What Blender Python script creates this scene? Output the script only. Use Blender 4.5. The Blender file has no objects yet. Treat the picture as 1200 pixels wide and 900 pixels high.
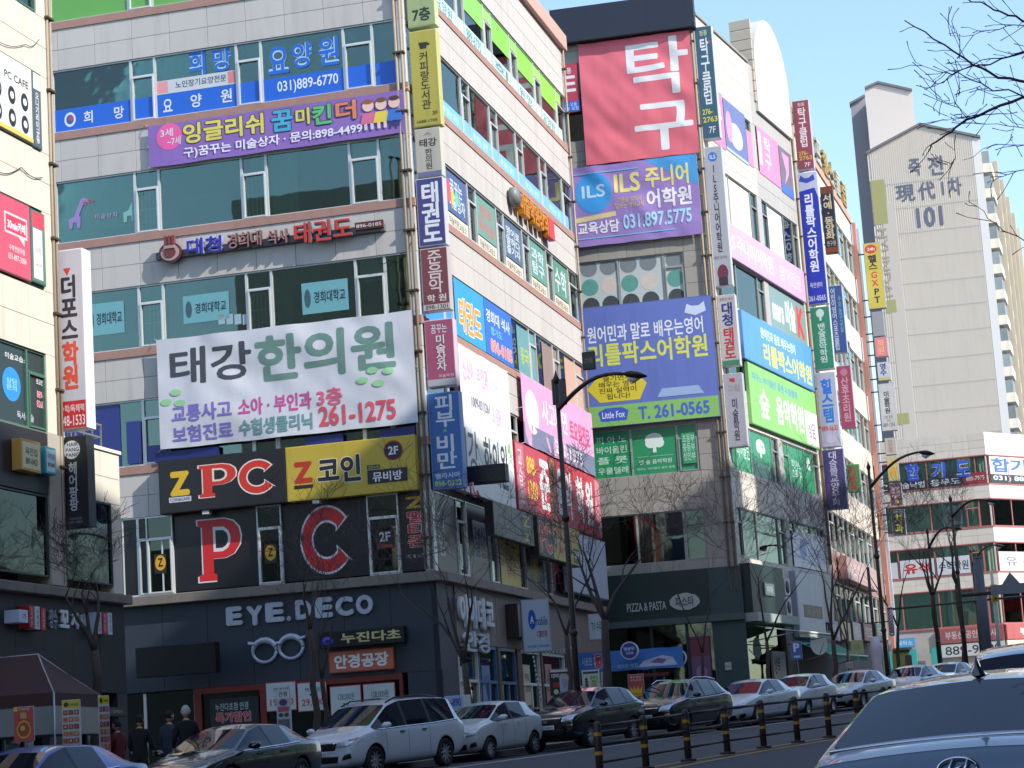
import bpy, bmesh, math, random
import numpy as np
from mathutils import Matrix, Vector, noise
rad = math.radians
scene = bpy.context.scene
COL = scene.collection
random.seed(7)

# ------------------------------------------------------------------ camera
FOC, PITCH, ROLL, EYE = 2536.96, rad(9.71406), rad(-3.75607), 1.4
fv = Vector((0, math.cos(PITCH), math.sin(PITCH)))
xv = Vector((1, 0, 0)); uv_ = xv.cross(fv)
RX = math.cos(ROLL) * xv + math.sin(ROLL) * uv_
RU = -math.sin(ROLL) * xv + math.cos(ROLL) * uv_
CAMP = Vector((0, 0, EYE))
cam = bpy.data.cameras.new("camera")
cam.sensor_width = 36.0; cam.lens = FOC / 1200 * 36
cam.clip_start = 0.2; cam.clip_end = 6000
camo = bpy.data.objects.new("camera", cam); COL.objects.link(camo)
camo.matrix_world = Matrix(((RX.x, RU.x, -fv.x, 0), (RX.y, RU.y, -fv.y, 0), (RX.z, RU.z, -fv.z, EYE), (0, 0, 0, 1)))
scene.camera = camo

# ------------------------------------------------------------------ daylight
SUN_AZ, SUN_EL = rad(124), rad(37)
wd = bpy.data.worlds.new("World"); scene.world = wd; wd.use_nodes = True
nt = wd.node_tree
sky = nt.nodes.new("ShaderNodeTexSky"); sky.sky_type = 'NISHITA'; sky.sun_disc = False
sky.sun_elevation = SUN_EL; sky.sun_rotation = SUN_AZ
sky.air_density = 1.1; sky.dust_density = 0.9; sky.ozone_density = 2.4
bg = nt.nodes["Background"]; bg.inputs[1].default_value = 0.15
nt.links.new(sky.outputs[0], bg.inputs[0])
sl = bpy.data.lights.new("sun", 'SUN'); sl.energy = 3.0; sl.angle = rad(0.5); sl.color = (1, .955, .89)
so = bpy.data.objects.new("sun", sl); COL.objects.link(so)
sd = Vector((math.sin(SUN_AZ) * math.cos(SUN_EL), math.cos(SUN_AZ) * math.cos(SUN_EL), math.sin(SUN_EL)))
so.rotation_euler = sd.to_track_quat('Z', 'Y').to_euler(); so.location = (30, -20, 60)
scene.view_settings.view_transform = 'Standard'; scene.view_settings.look = 'None'
scene.view_settings.exposure = 1.05; scene.view_settings.gamma = 1.0

# ------------------------------------------------------------------ helpers
def ray(px, py): return fv * FOC + RX * (px - 600) + RU * (450 - py)
def atY(px, py, Y):
    d = ray(px, py); return CAMP + d * (Y / d.y)
def G(x, y):
    x = max(-70, min(95, x)); y = max(-60, min(230, y))
    return .115 + .028 * x + .0219 * y - .0111 * max(0, 42 - y)
def lin(c):
    return tuple(((v / 255 / 12.92) if v / 255 <= .04045 else ((v / 255 + .055) / 1.055) ** 2.4) for v in c)

MC = {}
def mat(col, rough=.6, metal=0., var=.0, vs=2., bump=0., rand=0., coat=0., name=None, dirt=0., emit=0., alpha=1.):
    """col is sRGB 0-255; var: cloudy colour variation; dirt: vertical grime streaks; rand: per-object variation"""
    key = (col, rough, metal, var, vs, bump, rand, coat, name, dirt, emit, alpha)
    if key in MC: return MC[key]
    m = bpy.data.materials.new(name or "finish"); m.use_nodes = True
    t = m.node_tree; L = t.links; N = t.nodes
    p = N["Principled BSDF"]
    p.inputs["Roughness"].default_value = rough; p.inputs["Metallic"].default_value = metal
    c = lin(col) + (1,)
    p.inputs["Base Color"].default_value = c
    if coat: p.inputs["Coat Weight"].default_value = coat; p.inputs["Coat Roughness"].default_value = .03
    if emit: p.inputs["Emission Color"].default_value = c; p.inputs["Emission Strength"].default_value = emit
    out = None
    tc = N.new("ShaderNodeTexCoord") if (var or bump or dirt) else None
    def scaled(fac_socket, lo, hi, prev):
        mr = N.new("ShaderNodeMapRange"); L.new(fac_socket, mr.inputs[0])
        mr.inputs[3].default_value = lo; mr.inputs[4].default_value = hi
        mx = N.new("ShaderNodeVectorMath"); mx.operation = 'SCALE'
        if prev is None: mx.inputs[0].default_value = c[:3]
        else: L.new(prev, mx.inputs[0])
        L.new(mr.outputs[0], mx.inputs["Scale"]); return mx.outputs[0]
    if var:
        n = N.new("ShaderNodeTexNoise"); n.inputs["Scale"].default_value = vs; n.inputs["Detail"].default_value = 6
        L.new(tc.outputs["Object"], n.inputs["Vector"]); n.inputs["Roughness"].default_value = .65
        mr = n.outputs[0]; out = scaled(mr, 1 - var * 1.6, 1 + var * 1.6, out)
    if dirt:
        geo = N.new("ShaderNodeNewGeometry")
        mp = N.new("ShaderNodeMapping"); mp.inputs["Scale"].default_value = (2.6, 2.6, .25)
        L.new(geo.outputs["Position"], mp.inputs[0])
        n = N.new("ShaderNodeTexNoise"); n.inputs["Scale"].default_value = 1.0; n.inputs["Detail"].default_value = 5
        L.new(mp.outputs[0], n.inputs["Vector"])
        r = N.new("ShaderNodeMapRange"); r.inputs[1].default_value = .5; r.inputs[2].default_value = .78
        L.new(n.outputs[0], r.inputs[0]); out = scaled(r.outputs[0], 1.0, 1 - dirt, out)
    if rand:
        oi = N.new("ShaderNodeObjectInfo"); out = scaled(oi.outputs["Random"], 1 - rand, 1 + rand, out)
    if out is not None: L.new(out, p.inputs["Base Color"])
    if bump:
        n2 = N.new("ShaderNodeTexNoise"); n2.inputs["Scale"].default_value = vs * 12; n2.inputs["Detail"].default_value = 4
        L.new(tc.outputs["Object"], n2.inputs["Vector"])
        b = N.new("ShaderNodeBump"); b.inputs["Strength"].default_value = bump; b.inputs["Distance"].default_value = .01
        L.new(n2.outputs[0], b.inputs["Height"]); L.new(b.outputs[0], p.inputs["Normal"])
    MC[key] = m; return m

def glass(tint=(.42, .58, .56), ior=1.75, name="window_glass", wob=.0022):
    key = (tint, ior, name)
    if key in MC: return MC[key]
    m = bpy.data.materials.new(name); m.use_nodes = True
    t = m.node_tree; N = t.nodes; L = t.links; N.clear()
    o = N.new("ShaderNodeOutputMaterial"); mx = N.new("ShaderNodeMixShader")
    tr = N.new("ShaderNodeBsdfTransparent"); tr.inputs[0].default_value = tint + (1,)
    gl = N.new("ShaderNodeBsdfGlossy"); gl.inputs["Roughness"].default_value = .02
    gl.inputs["Color"].default_value = (.86, 1, .9, 1)
    fr = N.new("ShaderNodeFresnel"); fr.inputs[0].default_value = ior
    g = N.new("ShaderNodeNewGeometry"); nz = N.new("ShaderNodeTexNoise"); nz.inputs["Scale"].default_value = .9
    L.new(g.outputs["Position"], nz.inputs["Vector"])
    b = N.new("ShaderNodeBump"); b.inputs["Strength"].default_value = 1; b.inputs["Distance"].default_value = wob
    L.new(nz.outputs[0], b.inputs["Height"]); L.new(b.outputs[0], gl.inputs["Normal"])
    L.new(fr.outputs[0], mx.inputs[0]); L.new(tr.outputs[0], mx.inputs[1]); L.new(gl.outputs[0], mx.inputs[2])
    L.new(mx.outputs[0], o.inputs[0]); MC[key] = m; return m

WM = {}          # world matrix of each object
def put(name, data, world, parent=None, m=None, label=None, kind=None):
    o = bpy.data.objects.new(name, data); COL.objects.link(o)
    if m is not None and data is not None and not data.materials: data.materials.append(m)
    if m is not None and data is not None and data.materials[0] is not m:
        o.material_slots[0].link = 'OBJECT'; o.material_slots[0].material = m
    if parent is not None:
        o.parent = parent; o.matrix_basis = WM[parent.name].inverted() @ world
    else: o.matrix_basis = world
    WM[o.name] = world.copy()
    if label: o['label'] = label
    if kind: o['kind'] = kind
    return o
def T(x, y, z): return Matrix.Translation((x, y, z))
def thing(name, world, label, cat, group=None):
    o = put(name, None, world); o['label'] = label; o['category'] = cat; o.empty_display_size = .3
    if group: o['group'] = group
    return o
def mesh_from(verts, faces, name="mesh"):
    me = bpy.data.meshes.new(name); me.from_pydata(verts, [], faces); me.update(); return me
def boxes_mesh(bs):
    v = []; f = []
    for (x0, x1, y0, y1, z0, z1) in bs:
        k = len(v)
        v += [(x0, y0, z0), (x1, y0, z0), (x1, y1, z0), (x0, y1, z0), (x0, y0, z1), (x1, y0, z1), (x1, y1, z1), (x0, y1, z1)]
        f += [(k, k + 3, k + 2, k + 1), (k + 4, k + 5, k + 6, k + 7), (k, k + 1, k + 5, k + 4), (k + 1, k + 2, k + 6, k + 5), (k + 2, k + 3, k + 7, k + 6), (k + 3, k, k + 4, k + 7)]
    return mesh_from(v, f)
BC = {}
def bevel_box(sx, sy, sz, b=.0):
    key = (round(sx, 3), round(sy, 3), round(sz, 3), b)
    if key not in BC:
        me = boxes_mesh([(0, sx, 0, sy, 0, sz)])
        if b:
            bm = bmesh.new(); bm.from_mesh(me)
            bmesh.ops.bevel(bm, geom=bm.edges[:], offset=b, segments=1, affect='EDGES'); bm.to_mesh(me); bm.free()
        BC[key] = me
    return BC[key]
def copy_mat_mesh(me, m):
    """a box mesh shared per (mesh, material)"""
    k = (me.name, m.name)
    if k not in BC:
        c = me.copy(); c.materials.clear(); c.materials.append(m); BC[k] = c
    return BC[k]
def box(name, W, x0, x1, y0, y1, z0, z1, m, parent, b=.0, label=None, kind=None):
    me = copy_mat_mesh(bevel_box(x1 - x0, y1 - y0, z1 - z0, b), m)
    return put(name, me, W @ T(x0, y0, z0), parent, None, label, kind)
def joined(name, W, bs, m, parent, label=None, kind=None):
    me = boxes_mesh(bs); me.materials.append(m)
    return put(name, me, W, parent, None, label, kind)
def poly_mesh(pts, d):
    n = len(pts); v = [(x, y, 0) for x, y in pts] + [(x, y, d) for x, y in pts]
    f = [tuple(range(n - 1, -1, -1)), tuple(range(n, 2 * n))] + [(i, (i + 1) % n, n + (i + 1) % n, n + i) for i in range(n)]
    return mesh_from(v, f)
def prism(name, W, pts, d, m, parent, label=None, kind=None):
    me = poly_mesh(pts, d); me.materials.append(m); return put(name, me, W, parent, None, label, kind)
def tube(pts, radii, seg=8, close=True):
    """tapered tube along points -> verts, faces"""
    V = []; Fc = []; n = len(pts)
    prev = None
    for i, p in enumerate(pts):
        p = Vector(p)
        d = (Vector(pts[min(i + 1, n - 1)]) - Vector(pts[max(i - 1, 0)])).normalized()
        a = prev if prev is not None else (Vector((1, 0, 0)) if abs(d.x) < .8 else Vector((0, 1, 0)))
        a = (a - d * a.dot(d)).normalized(); b = d.cross(a); prev = a
        for k in range(seg):
            t = 2 * math.pi * k / seg
            V.append(tuple(p + (a * math.cos(t) + b * math.sin(t)) * radii[i]))
    for i in range(n - 1):
        for k in range(seg):
            k2 = (k + 1) % seg
            Fc.append((i * seg + k, i * seg + k2, (i + 1) * seg + k2, (i + 1) * seg + k))
    if close:
        Fc.append(tuple(range(seg - 1, -1, -1))); Fc.append(tuple((n - 1) * seg + k for k in range(seg)))
    return V, Fc
def tube_obj(name, W, pts, r, m, parent, seg=8, label=None, smooth=True, kind=None):
    rr = r if isinstance(r, (list, tuple)) else [r] * len(pts)
    v, f = tube(pts, rr, seg); me = mesh_from(v, f); me.materials.append(m)
    if smooth: me.shade_smooth()
    return put(name, me, W, parent, None, label, kind)
def merge(vf):
    V = []; Fc = []
    for v, f in vf:
        k = len(V); V += v; Fc += [tuple(i + k for i in q) for q in f]
    return V, Fc

TMPS = bpy.data.scenes.new("workbench")      # scratch scene for converting curves and modifiers, removed at the end
def evaluated_mesh(o):
    with bpy.context.temp_override(scene=TMPS, view_layer=TMPS.view_layers[0]):
        dg = bpy.context.evaluated_depsgraph_get(); return bpy.data.meshes.new_from_object(o.evaluated_get(dg))
# lettering: every string becomes a mesh fitted to its box
TC = {}; FLATC = {}
TCU = bpy.data.curves.new("t", "FONT"); TCU.resolution_u = 3
TOB = bpy.data.objects.new("t", TCU); TMPS.collection.objects.link(TOB)
def text_mesh(s, bold, vert=False, deep=False):
    """the string as a mesh scaled to a unit box; bold strokes are layered shifted copies, a hair apart in depth"""
    key = (s, round(bold, 3), vert, deep)
    if key in TC: return TC[key]
    k0 = (s, vert, deep)
    if k0 not in FLATC:
        TCU.body = "\n".join(s) if vert else s
        TCU.align_x = 'CENTER' if (vert or "\n" in s) else 'LEFT'; TCU.extrude = .5 if deep else 0
        TCU.space_line = .92 if vert else 1
        me = evaluated_mesh(TOB)
        n = len(me.vertices); a = np.empty(n * 3); me.vertices.foreach_get("co", a); a = a.reshape(-1, 3)
        F = [tuple(p.vertices) for p in me.polygons]; bpy.data.meshes.remove(me); FLATC[k0] = (a, F)
    a, F = FLATC[k0]
    e = bold * .62; sh = [(0, 0)]
    if e > .004: sh += [(e, 0), (-e, 0), (0, e), (0, -e)]
    if e > .012: sh += [(e * .72, e * .72), (-e * .72, e * .72), (e * .72, -e * .72), (-e * .72, -e * .72)]
    if e > .04: sh += [(e * .5, 0), (-e * .5, 0), (0, e * .5), (0, -e * .5)]
    V = []; Fc = []; n = len(a); m = len(sh)
    for i, (dx, dy) in enumerate(sh):
        c = a.copy(); c[:, 0] += dx; c[:, 1] += dy
        if deep: c[:, 2] = (c[:, 2] + .5) * (1 - .012 * i)
        else: c[:, 2] = 1 - .05 * i
        V.append(c); Fc += [tuple(q + i * n for q in f) for f in F]
    V = np.concatenate(V); lo = V.min(0); hi = V.max(0); lo[2] = 0; hi[2] = 1
    V = (V - lo) / np.maximum(hi - lo, 1e-6)
    me = mesh_from([tuple(v) for v in V], Fc, "lettering")
    TC[key] = me; return me
TM = {}
def letters(W, s, x0, y0, x1, y1, z, m, parent, bold=.015, vert=False, depth=.01, warp=None, name="lettering"):
    me = text_mesh(s, bold, vert, depth > .015)
    if warp is None:
        k = (me.name, m.name)
        if k not in TM: c = me.copy(); c.materials.append(m); TM[k] = c
        return put(name, TM[k], W @ T(x0, y0, z) @ Matrix.Diagonal((x1 - x0, y1 - y0, depth, 1)), parent)
    c = me.copy(); c.materials.append(m)
    for v in c.vertices: v.co = (x0 + v.co.x * (x1 - x0), y0 + v.co.y * (y1 - y0), v.co.z)
    bm = bmesh.new(); bm.from_mesh(c)
    for lim in (.7, .35, .2):
        bmesh.ops.triangulate(bm, faces=bm.faces[:])
        ed = [e for e in bm.edges if e.calc_length() > lim]
        if ed: bmesh.ops.subdivide_edges(bm, edges=ed, cuts=1)
    bmesh.ops.triangulate(bm, faces=bm.faces[:])
    for v in bm.verts: v.co.z = warp(v.co.x, v.co.y) + z + v.co.z * depth
    bm.to_mesh(c); bm.free()
    return put(name, c, W, parent)
def ellipse(cx, cy, rx, ry, n=20, jag=0):
    return [(cx + rx * (1 + jag * math.sin(i * 3.1)) * math.cos(2 * math.pi * i / n), cy + ry * (1 + jag * math.cos(i * 2.3)) * math.sin(2 * math.pi * i / n)) for i in range(n)]
PRT = dict(rough=.45)
def soft(c, k=.2, g=180): return c if max(c) < 75 else tuple(int(v * (1 - k) + g * k) for v in c)   # paler print: all but dark colours blended toward light grey
def prints(W, ox, oy, w, h, z, items, parent, warp=None):
    """flat print on a face: t=text, v=vertical text, r=rect, e=ellipse, p=polygon; coordinates are fractions of the face"""
    zz = z
    for it in items:
        k = it[0]; zz += .0011
        if k in 'tv':
            _, s, x0, y0, x1, y1, col = it[:7]
            bold = it[7] if len(it) > 7 else .02
            outl = it[8] if len(it) > 8 else None
            a = (ox + x0 * w, oy + y0 * h, ox + x1 * w, oy + y1 * h)
            if outl:
                e = .035 * (a[3] - a[1]) / (len(s) if k == 'v' else 1)
                letters(W, s, a[0] - e, a[1] - e, a[2] + e, a[3] + e, zz, mat(outl, **PRT), parent, bold + .05, k == 'v', .0015, warp); zz += .0022
            letters(W, s, *a, zz, mat(col, **PRT), parent, bold, k == 'v', .0015, warp)
        else:
            if k == 'r':
                _, x0, y0, x1, y1, col = it; pts = [(x0, y0), (x1, y0), (x1, y1), (x0, y1)]; nm = 'print_block'
            elif k == 'e':
                _, cx, cy, rx, ry, col = it; pts = ellipse(cx, cy, rx, ry); nm = 'emblem'
            else: _, pts, col = it; nm = 'emblem'
            pts = [(ox + a * w, oy + b * h) for a, b in pts]
            if warp is None: prism(nm, W @ T(0, 0, zz), pts, 0.0008, mat(col, **PRT), parent)
            else:
                # fan the shape so that it follows the cloth
                bm = bmesh.new(); vs = [bm.verts.new((a, b, 0)) for a, b in pts]; bm.faces.new(vs)
                bmesh.ops.triangulate(bm, faces=bm.faces[:])
                for _ in range(3): bmesh.ops.subdivide_edges(bm, edges=bm.edges[:], cuts=1, use_grid_fill=True)
                for v in bm.verts: v.co.z = warp(v.co.x, v.co.y) + zz
                me = bpy.data.meshes.new("print"); bm.to_mesh(me); bm.free(); me.materials.append(mat(col, **PRT))
                put(nm, me, W, parent)

class Plane:
    """a facade: u runs along it, v is height above datum, w sticks out of it"""
    def __init__(s, P, yaw):
        s.P = Vector((P[0], P[1], 0)); s.yaw = yaw
        s.d = Vector((math.sin(yaw), math.cos(yaw), 0)); s.n = Vector((math.cos(yaw), -math.sin(yaw), 0))
        s.M = Matrix(((s.d.x, 0, s.n.x, P[0]), (s.d.y, 0, s.n.y, P[1]), (0, 1, 0, 0), (0, 0, 0, 1)))
    def px(s, x, y, w=0):
        d = ray(x, y); P = s.P + s.n * w; t = (P - CAMP).dot(s.n) / d.dot(s.n); Q = CAMP + d * t
        return (Q - P).dot(s.d), Q.z
    def rect(s, x0, y0, x1, y1, w=0):
        a = s.px(x0, y0, w); b = s.px(x1, y1, w); return a[0], b[1], b[0], a[1]
    def xs(s, pts, py): return [(s.px(*x) if isinstance(x, tuple) else s.px(x, py))[0] for x in pts]
    def pt(s, u, w=0): q = s.P + s.d * u + s.n * w; return q.x, q.y

WHITE = (222, 222, 222)
def sign(pl, r, w0, w1, case, face, label, items=(), cat="sign", name="sign_board", group=None, rim=.04, prnt=True):
    u0, v0, u1, v1 = r
    root = thing(name, pl.M @ T((u0 + u1) / 2, v0, w0), label, cat, group)
    box("case", pl.M, u0, u1, v0, v1, w0, w1, mat(case, .5, var=.06, vs=1.5), root, .01)
    if face is not None:
        box("face_panel", pl.M, u0 + rim, u1 - rim, v0 + rim, v1 - rim, w1 - .01, w1 + .006, mat(soft(face), .42, var=.06, vs=.8, dirt=.16), root)
    prints(pl.M, u0 + rim, v0 + rim, u1 - u0 - 2 * rim, v1 - v0 - 2 * rim, w1 + .006, items, root)
    return root
def banner(pl, r, w, col, label, items=(), amp=.035, seed=0, name="banner", cat="banner", eyelets=True, group=None):
    u0, v0, u1, v1 = r; W_, H_ = u1 - u0, v1 - v0
    def warp(x, y):
        a = (x - u0) / W_; b = (y - v0) / H_
        s = noise.noise((x * .5 + seed, y * .8, seed * 3.1)) * 1.1 + noise.noise((x * 1.3 + y * 1.1, y * .5 - x * .35, seed)) * .8
        s += .35 * math.sin(9 * (b + a * .4) + seed) * (1 - a) + .25 * math.sin(14 * (b - a * .5) + seed * 2) * a
        return amp * s * min(1, 6 * min(a, 1 - a) + .35) + amp * 1.6
    root = thing(name, pl.M @ T((u0 + u1) / 2, v0, w), label, cat, group)
    nx = max(8, int(W_ / .14)); ny = max(6, int(H_ / .14)); V = []; Fc = []
    for k, dz in ((0, 0), (1, -.006)):
        for j in range(ny + 1):
            for i in range(nx + 1):
                x = u0 + W_ * i / nx; y = v0 + H_ * j / ny
                sag = .02 * math.sin(math.pi * 4 * i / nx) ** 2
                V.append((x, y - (sag if j in (0, ny) else 0), warp(x, y) + dz))
    n1 = (nx + 1) * (ny + 1)
    for j in range(ny):
        for i in range(nx):
            a = j * (nx + 1) + i
            Fc.append((a, a + 1, a + nx + 2, a + nx + 1)); Fc.append((n1 + a, n1 + a + nx + 1, n1 + a + nx + 2, n1 + a + 1))
    me = mesh_from(V, Fc); me.shade_smooth(); me.materials.append(mat(soft(col), .75, var=.05, vs=.6, bump=.2, dirt=.1, name="banner_cloth"))
    W = pl.M @ T(0, 0, w)
    put("cloth_sheet", me, W, root)
    if eyelets:
        for (ex, ey) in ((u0, v0), (u1, v0), (u0, v1), (u1, v1), (u0, (v0 + v1) / 2), (u1, (v0 + v1) / 2)):
            dx = -.18 if ex == u0 else .18
            tube_obj("tie_rope", pl.M, [(ex, ey, w + .03), (ex + dx, ey + (.1 if ey > (v0 + v1) / 2 else -.06), .02)], .012, mat((190, 190, 180), .8), root, 5)
    prints(W, u0, v0, W_, H_, .003, items, root, warp)
    return root

# ------------------------------------------------------------------ the ground
E_YAW = rad(29)
EV = Vector((math.sin(E_YAW), math.cos(E_YAW), 0)); MV = Vector((-EV.y, EV.x, 0))
Q0 = Vector((-1.0, 57, 0))
def street(s, t): q = Q0 + EV * s + MV * t; return q.x, q.y
def sheet(name, xs, ys, dz, m, fn, kind='structure', label=None):
    V = []; Fc = []
    for a in xs:
        for b in ys:
            x, y = fn(a, b); V.append((x, y, G(x, y) + dz))
    n = len(ys)
    for i in range(len(xs) - 1):
        for j in range(n - 1): Fc.append((i * n + j, (i + 1) * n + j, (i + 1) * n + j + 1, i * n + j + 1))
    me = mesh_from(V, Fc); me.materials.append(m)
    bm = bmesh.new(); bm.from_mesh(me); bmesh.ops.recalc_face_normals(bm, faces=bm.faces)
    if bm.faces[0].normal.z < 0: bmesh.ops.reverse_faces(bm, faces=bm.faces)
    bm.to_mesh(me); bm.free()
    return put(name, me, Matrix(), None, None, label, kind)
ASPH = mat((62, 62, 66), .85, var=.12, vs=.35, bump=.4, name="asphalt")
far = [-1500, -600, -250, -120] + list(range(-80, 241, 10)) + [300, 500, 900, 2000]
sheet("ground", far, far, -.03, mat((66, 66, 68), .9, var=.1, vs=.2, name="ground_dust"), lambda a, b: (a, b))
sh = list(range(-64, 180, 4))
sheet("road", sh, [-34, -26, -18, -12, -6, -2, 0, 1.3], 0, ASPH, street)
sheet("pavement", sh, [1.45, 6, 12, 20, 30, 45], .14, mat((120, 112, 106), .85, var=.1, vs=.6, bump=.3, name="pavers"), street)
def strip(name, t0, t1, s0, s1, dz, m, th=.0, label=None):
    V = []; Fc = []; n = 0; s = s0
    st = []
    while s <= s1 + .01: st.append(s); s += 3
    for s in st:
        for t in (t0, t1):
            x, y = street(s, t); z = G(x, y); V += [(x, y, z - .02), (x, y, z + dz + th)]
    for i in range(len(st) - 1):
        a = i * 4; b = a + 4
        Fc += [(a + 1, b + 1, b + 3, a + 3), (a, b, b + 1, a + 1), (a + 2, a + 3, b + 3, b + 2)]
    me = mesh_from(V, Fc); me.materials.append(m); return put(name, me, Matrix(), None, None, label, 'structure')
strip("kerb", 1.3, 1.45, -60, 150, 0, mat((130, 128, 122), .8, var=.1, vs=3), .15)
LINEW = mat((205, 205, 200), .7, var=.12, vs=6, name="road_paint"); LINEY = mat((205, 150, 50), .7, var=.15, vs=6, name="road_paint_yellow")
strip("road_marking", -1.55, -1.4, -60, 140, .004, LINEW)
PM = Vector(atY(853, 886, 42)[:2]).to_3d(); PM.z = 0
RT = (PM - Q0).dot(MV); RS = (PM - Q0).dot(EV)
strip("road_marking", RT - .45, RT - .3, -40, 60, .004, LINEY)
strip("road_marking", RT + .3, RT + .42, -40, 60, .004, LINEY)
strip("road_marking", (RT - 1.5) / 2 - .07, (RT - 1.5) / 2 + .07, 0, 3, .004, LINEW)

# ------------------------------------------------------------------ materials of the buildings
TILE_A = mat((192, 187, 180), .62, var=.03, vs=1.3, rand=.035, dirt=.16, name="stone_tile")
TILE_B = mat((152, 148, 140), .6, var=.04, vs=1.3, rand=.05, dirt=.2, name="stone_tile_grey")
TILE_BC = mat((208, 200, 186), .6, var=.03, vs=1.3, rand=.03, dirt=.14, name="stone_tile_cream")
BRICK = mat((164, 128, 116), .8, var=.1, vs=4, dirt=.12, name="brick_band")
CORE = mat((150, 146, 138), .85, var=.05, name="wall_mortar")
JOINT = mat((118, 112, 104), .9)
ALU = mat((205, 207, 205), .38, .25, var=.03, name="window_frame_paint")
INTW = mat((120, 122, 118), .9, var=.1, vs=.5, name="room_wall")
CEIL = mat((150, 152, 146), .9, var=.06, vs=.6, name="ceiling_board")
GLL = glass((.8, .95, .9), 1.7, "pale_window_glass"); GL = glass((.55, .74, .68), 2.0); GLD = glass((.2, .27, .28), 1.7, "dark_window_glass")
CURT = [mat((196, 196, 186), .9, var=.05, name="blind_cloth"), mat((150, 170, 160), .9), mat((110, 120, 112), .9), mat((170, 160, 150), .9), mat((70, 116, 140), .9)]
PIPE = mat((150, 136, 116), .55, var=.1, vs=5, name="pipe_paint")
BLACK = mat((24, 24, 27), .5, var=.1)

WC = {}
def window(root, pl, u0, u1, v0, v1, kind='f', frame=ALU, pane=None, w=-.17):
    W_, H_ = round(u1 - u0, 2), round(v1 - v0, 2); k = (W_, H_, kind, frame.name)
    if k not in WC:
        b = .045; tr = H_ * .72; bars = kind == 'b'; kind = 'o' if bars else kind
        bs = [(0, b, 0, H_, 0, .12), (W_ - b, W_, 0, H_, 0, .12), (b, W_ - b, 0, b, 0, .12), (b, W_ - b, H_ - b, H_, 0, .12)]
        if kind == 'o':
            bs += [(b, W_ - b, tr - b / 2, tr + b / 2, 0, .12)]
            c = b + .05
            bs += [(b, c, b, tr - b / 2, .03, .15), (W_ - c, W_ - b, b, tr - b / 2, .03, .15), (c, W_ - c, b, c, .03, .15), (c, W_ - c, tr - b / 2 - .05, tr - b / 2, .03, .15)]
        if bars: bs += [(x, x + .025, b, tr - b, -.08, -.055) for x in np.linspace(b + .1, W_ - b - .12, 5)] + [(b, W_ - b, tr * .55, tr * .55 + .03, -.09, -.081)]
        me = boxes_mesh(bs); me.materials.append(frame); WC[k] = me
    o = put("window", WC[k], pl.M @ T(u0, v0, w), root)
    box("pane", pl.M, u0 + .045, round(u0 + W_ - .045, 4), v0 + .045, round(v0 + H_ - .045, 4), w + .05, w + .062, pane or GL, o)
    return o
def blinds(root, pl, u0, u1, v0, v1, p=.6, rnd=None):
    r = rnd or random
    if r.random() < p:
        h = (v1 - v0) * (r.choice((.25, .35, .5, .8, 1)) if p < .8 else .97); c = r.choice(CURT if p < .8 else CURT[:2])
        a = u0 + .06; b = u1 - .06
        if p < .8 and r.random() < .5: b = a + (b - a) * r.uniform(.3, .6)
        n = max(3, int((b - a) / .16)); V = []; Fc = []
        for i in range(n + 1):
            x = a + (b - a) * i / n
            V += [(x, v1 - h, .04 * (i % 2)), (x, v1, .03 * (i % 2))]
        for i in range(n): Fc.append((2 * i, 2 * i + 2, 2 * i + 3, 2 * i + 1))
        me = mesh_from(V, Fc); me.materials.append(c); put("blind", me, pl.M @ T(0, 0, -.42), root)
def ribbon(root, pl, us, kinds, v0, v1, frame=ALU, pane=None, bp=.5, pairs=None):
    for i, k in enumerate(kinds):
        a, b = us[i], us[i + 1]
        if k == ' ': continue
        window(root, pl, a, b, v0, v1, k, frame, pane)
        blinds(root, pl, a, b, v0, v1, bp)
PN = {}
def panels(root, pl, u0, u1, v0, v1, nu, nv, m, gap=.014, w=0, th=.04, name="cladding_panel"):
    du = (u1 - u0) / nu; dv = (v1 - v0) / nv
    for j in range(nv):
        for i in range(nu):
            if PN.get(root.name, 0) >= 296: return
            PN[root.name] = PN.get(root.name, 0) + 1
            box(name, pl.M, round(u0 + i * du + gap / 2, 3), round(u0 + i * du + gap / 2, 3) + round(du - gap, 3), round(v0 + j * dv + gap / 2, 3), round(v0 + j * dv + gap / 2, 3) + round(dv - gap, 3), w - th, w, m, root, .004)
def band(root, pl, u0, u1, v0, v1, w0, w1, m, name):
    return box(name, pl.M, u0, u1, v0, v1, w0, w1, m, root)
def volume(root, pts, z0, z1, m, name):
    """closed solid on a ground plan"""
    a = sum(pts[i][0] * pts[(i + 1) % len(pts)][1] - pts[(i + 1) % len(pts)][0] * pts[i][1] for i in range(len(pts)))
    if a < 0: pts = pts[::-1]
    return prism(name, T(0, 0, z0), [tuple(p) for p in pts], z1 - z0, m, root)
def pipe(root, pl, u, v0, v1, w=.12, r=.055, name="drain_pipe", m=None):
    o = tube_obj(name, pl.M, [(u, v0, w), (u, v1, w)], r, m or PIPE, root, 8)
    bs = []; v = v0 + 1
    while v < v1: bs.append((u - .1, u + .1, v, v + .06, w - .1, w + .09)); v += 2.05
    joined("pipe_clamp", pl.M, bs, mat((84, 68, 56), .7, .3, var=.1), o, kind="stuff")

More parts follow.
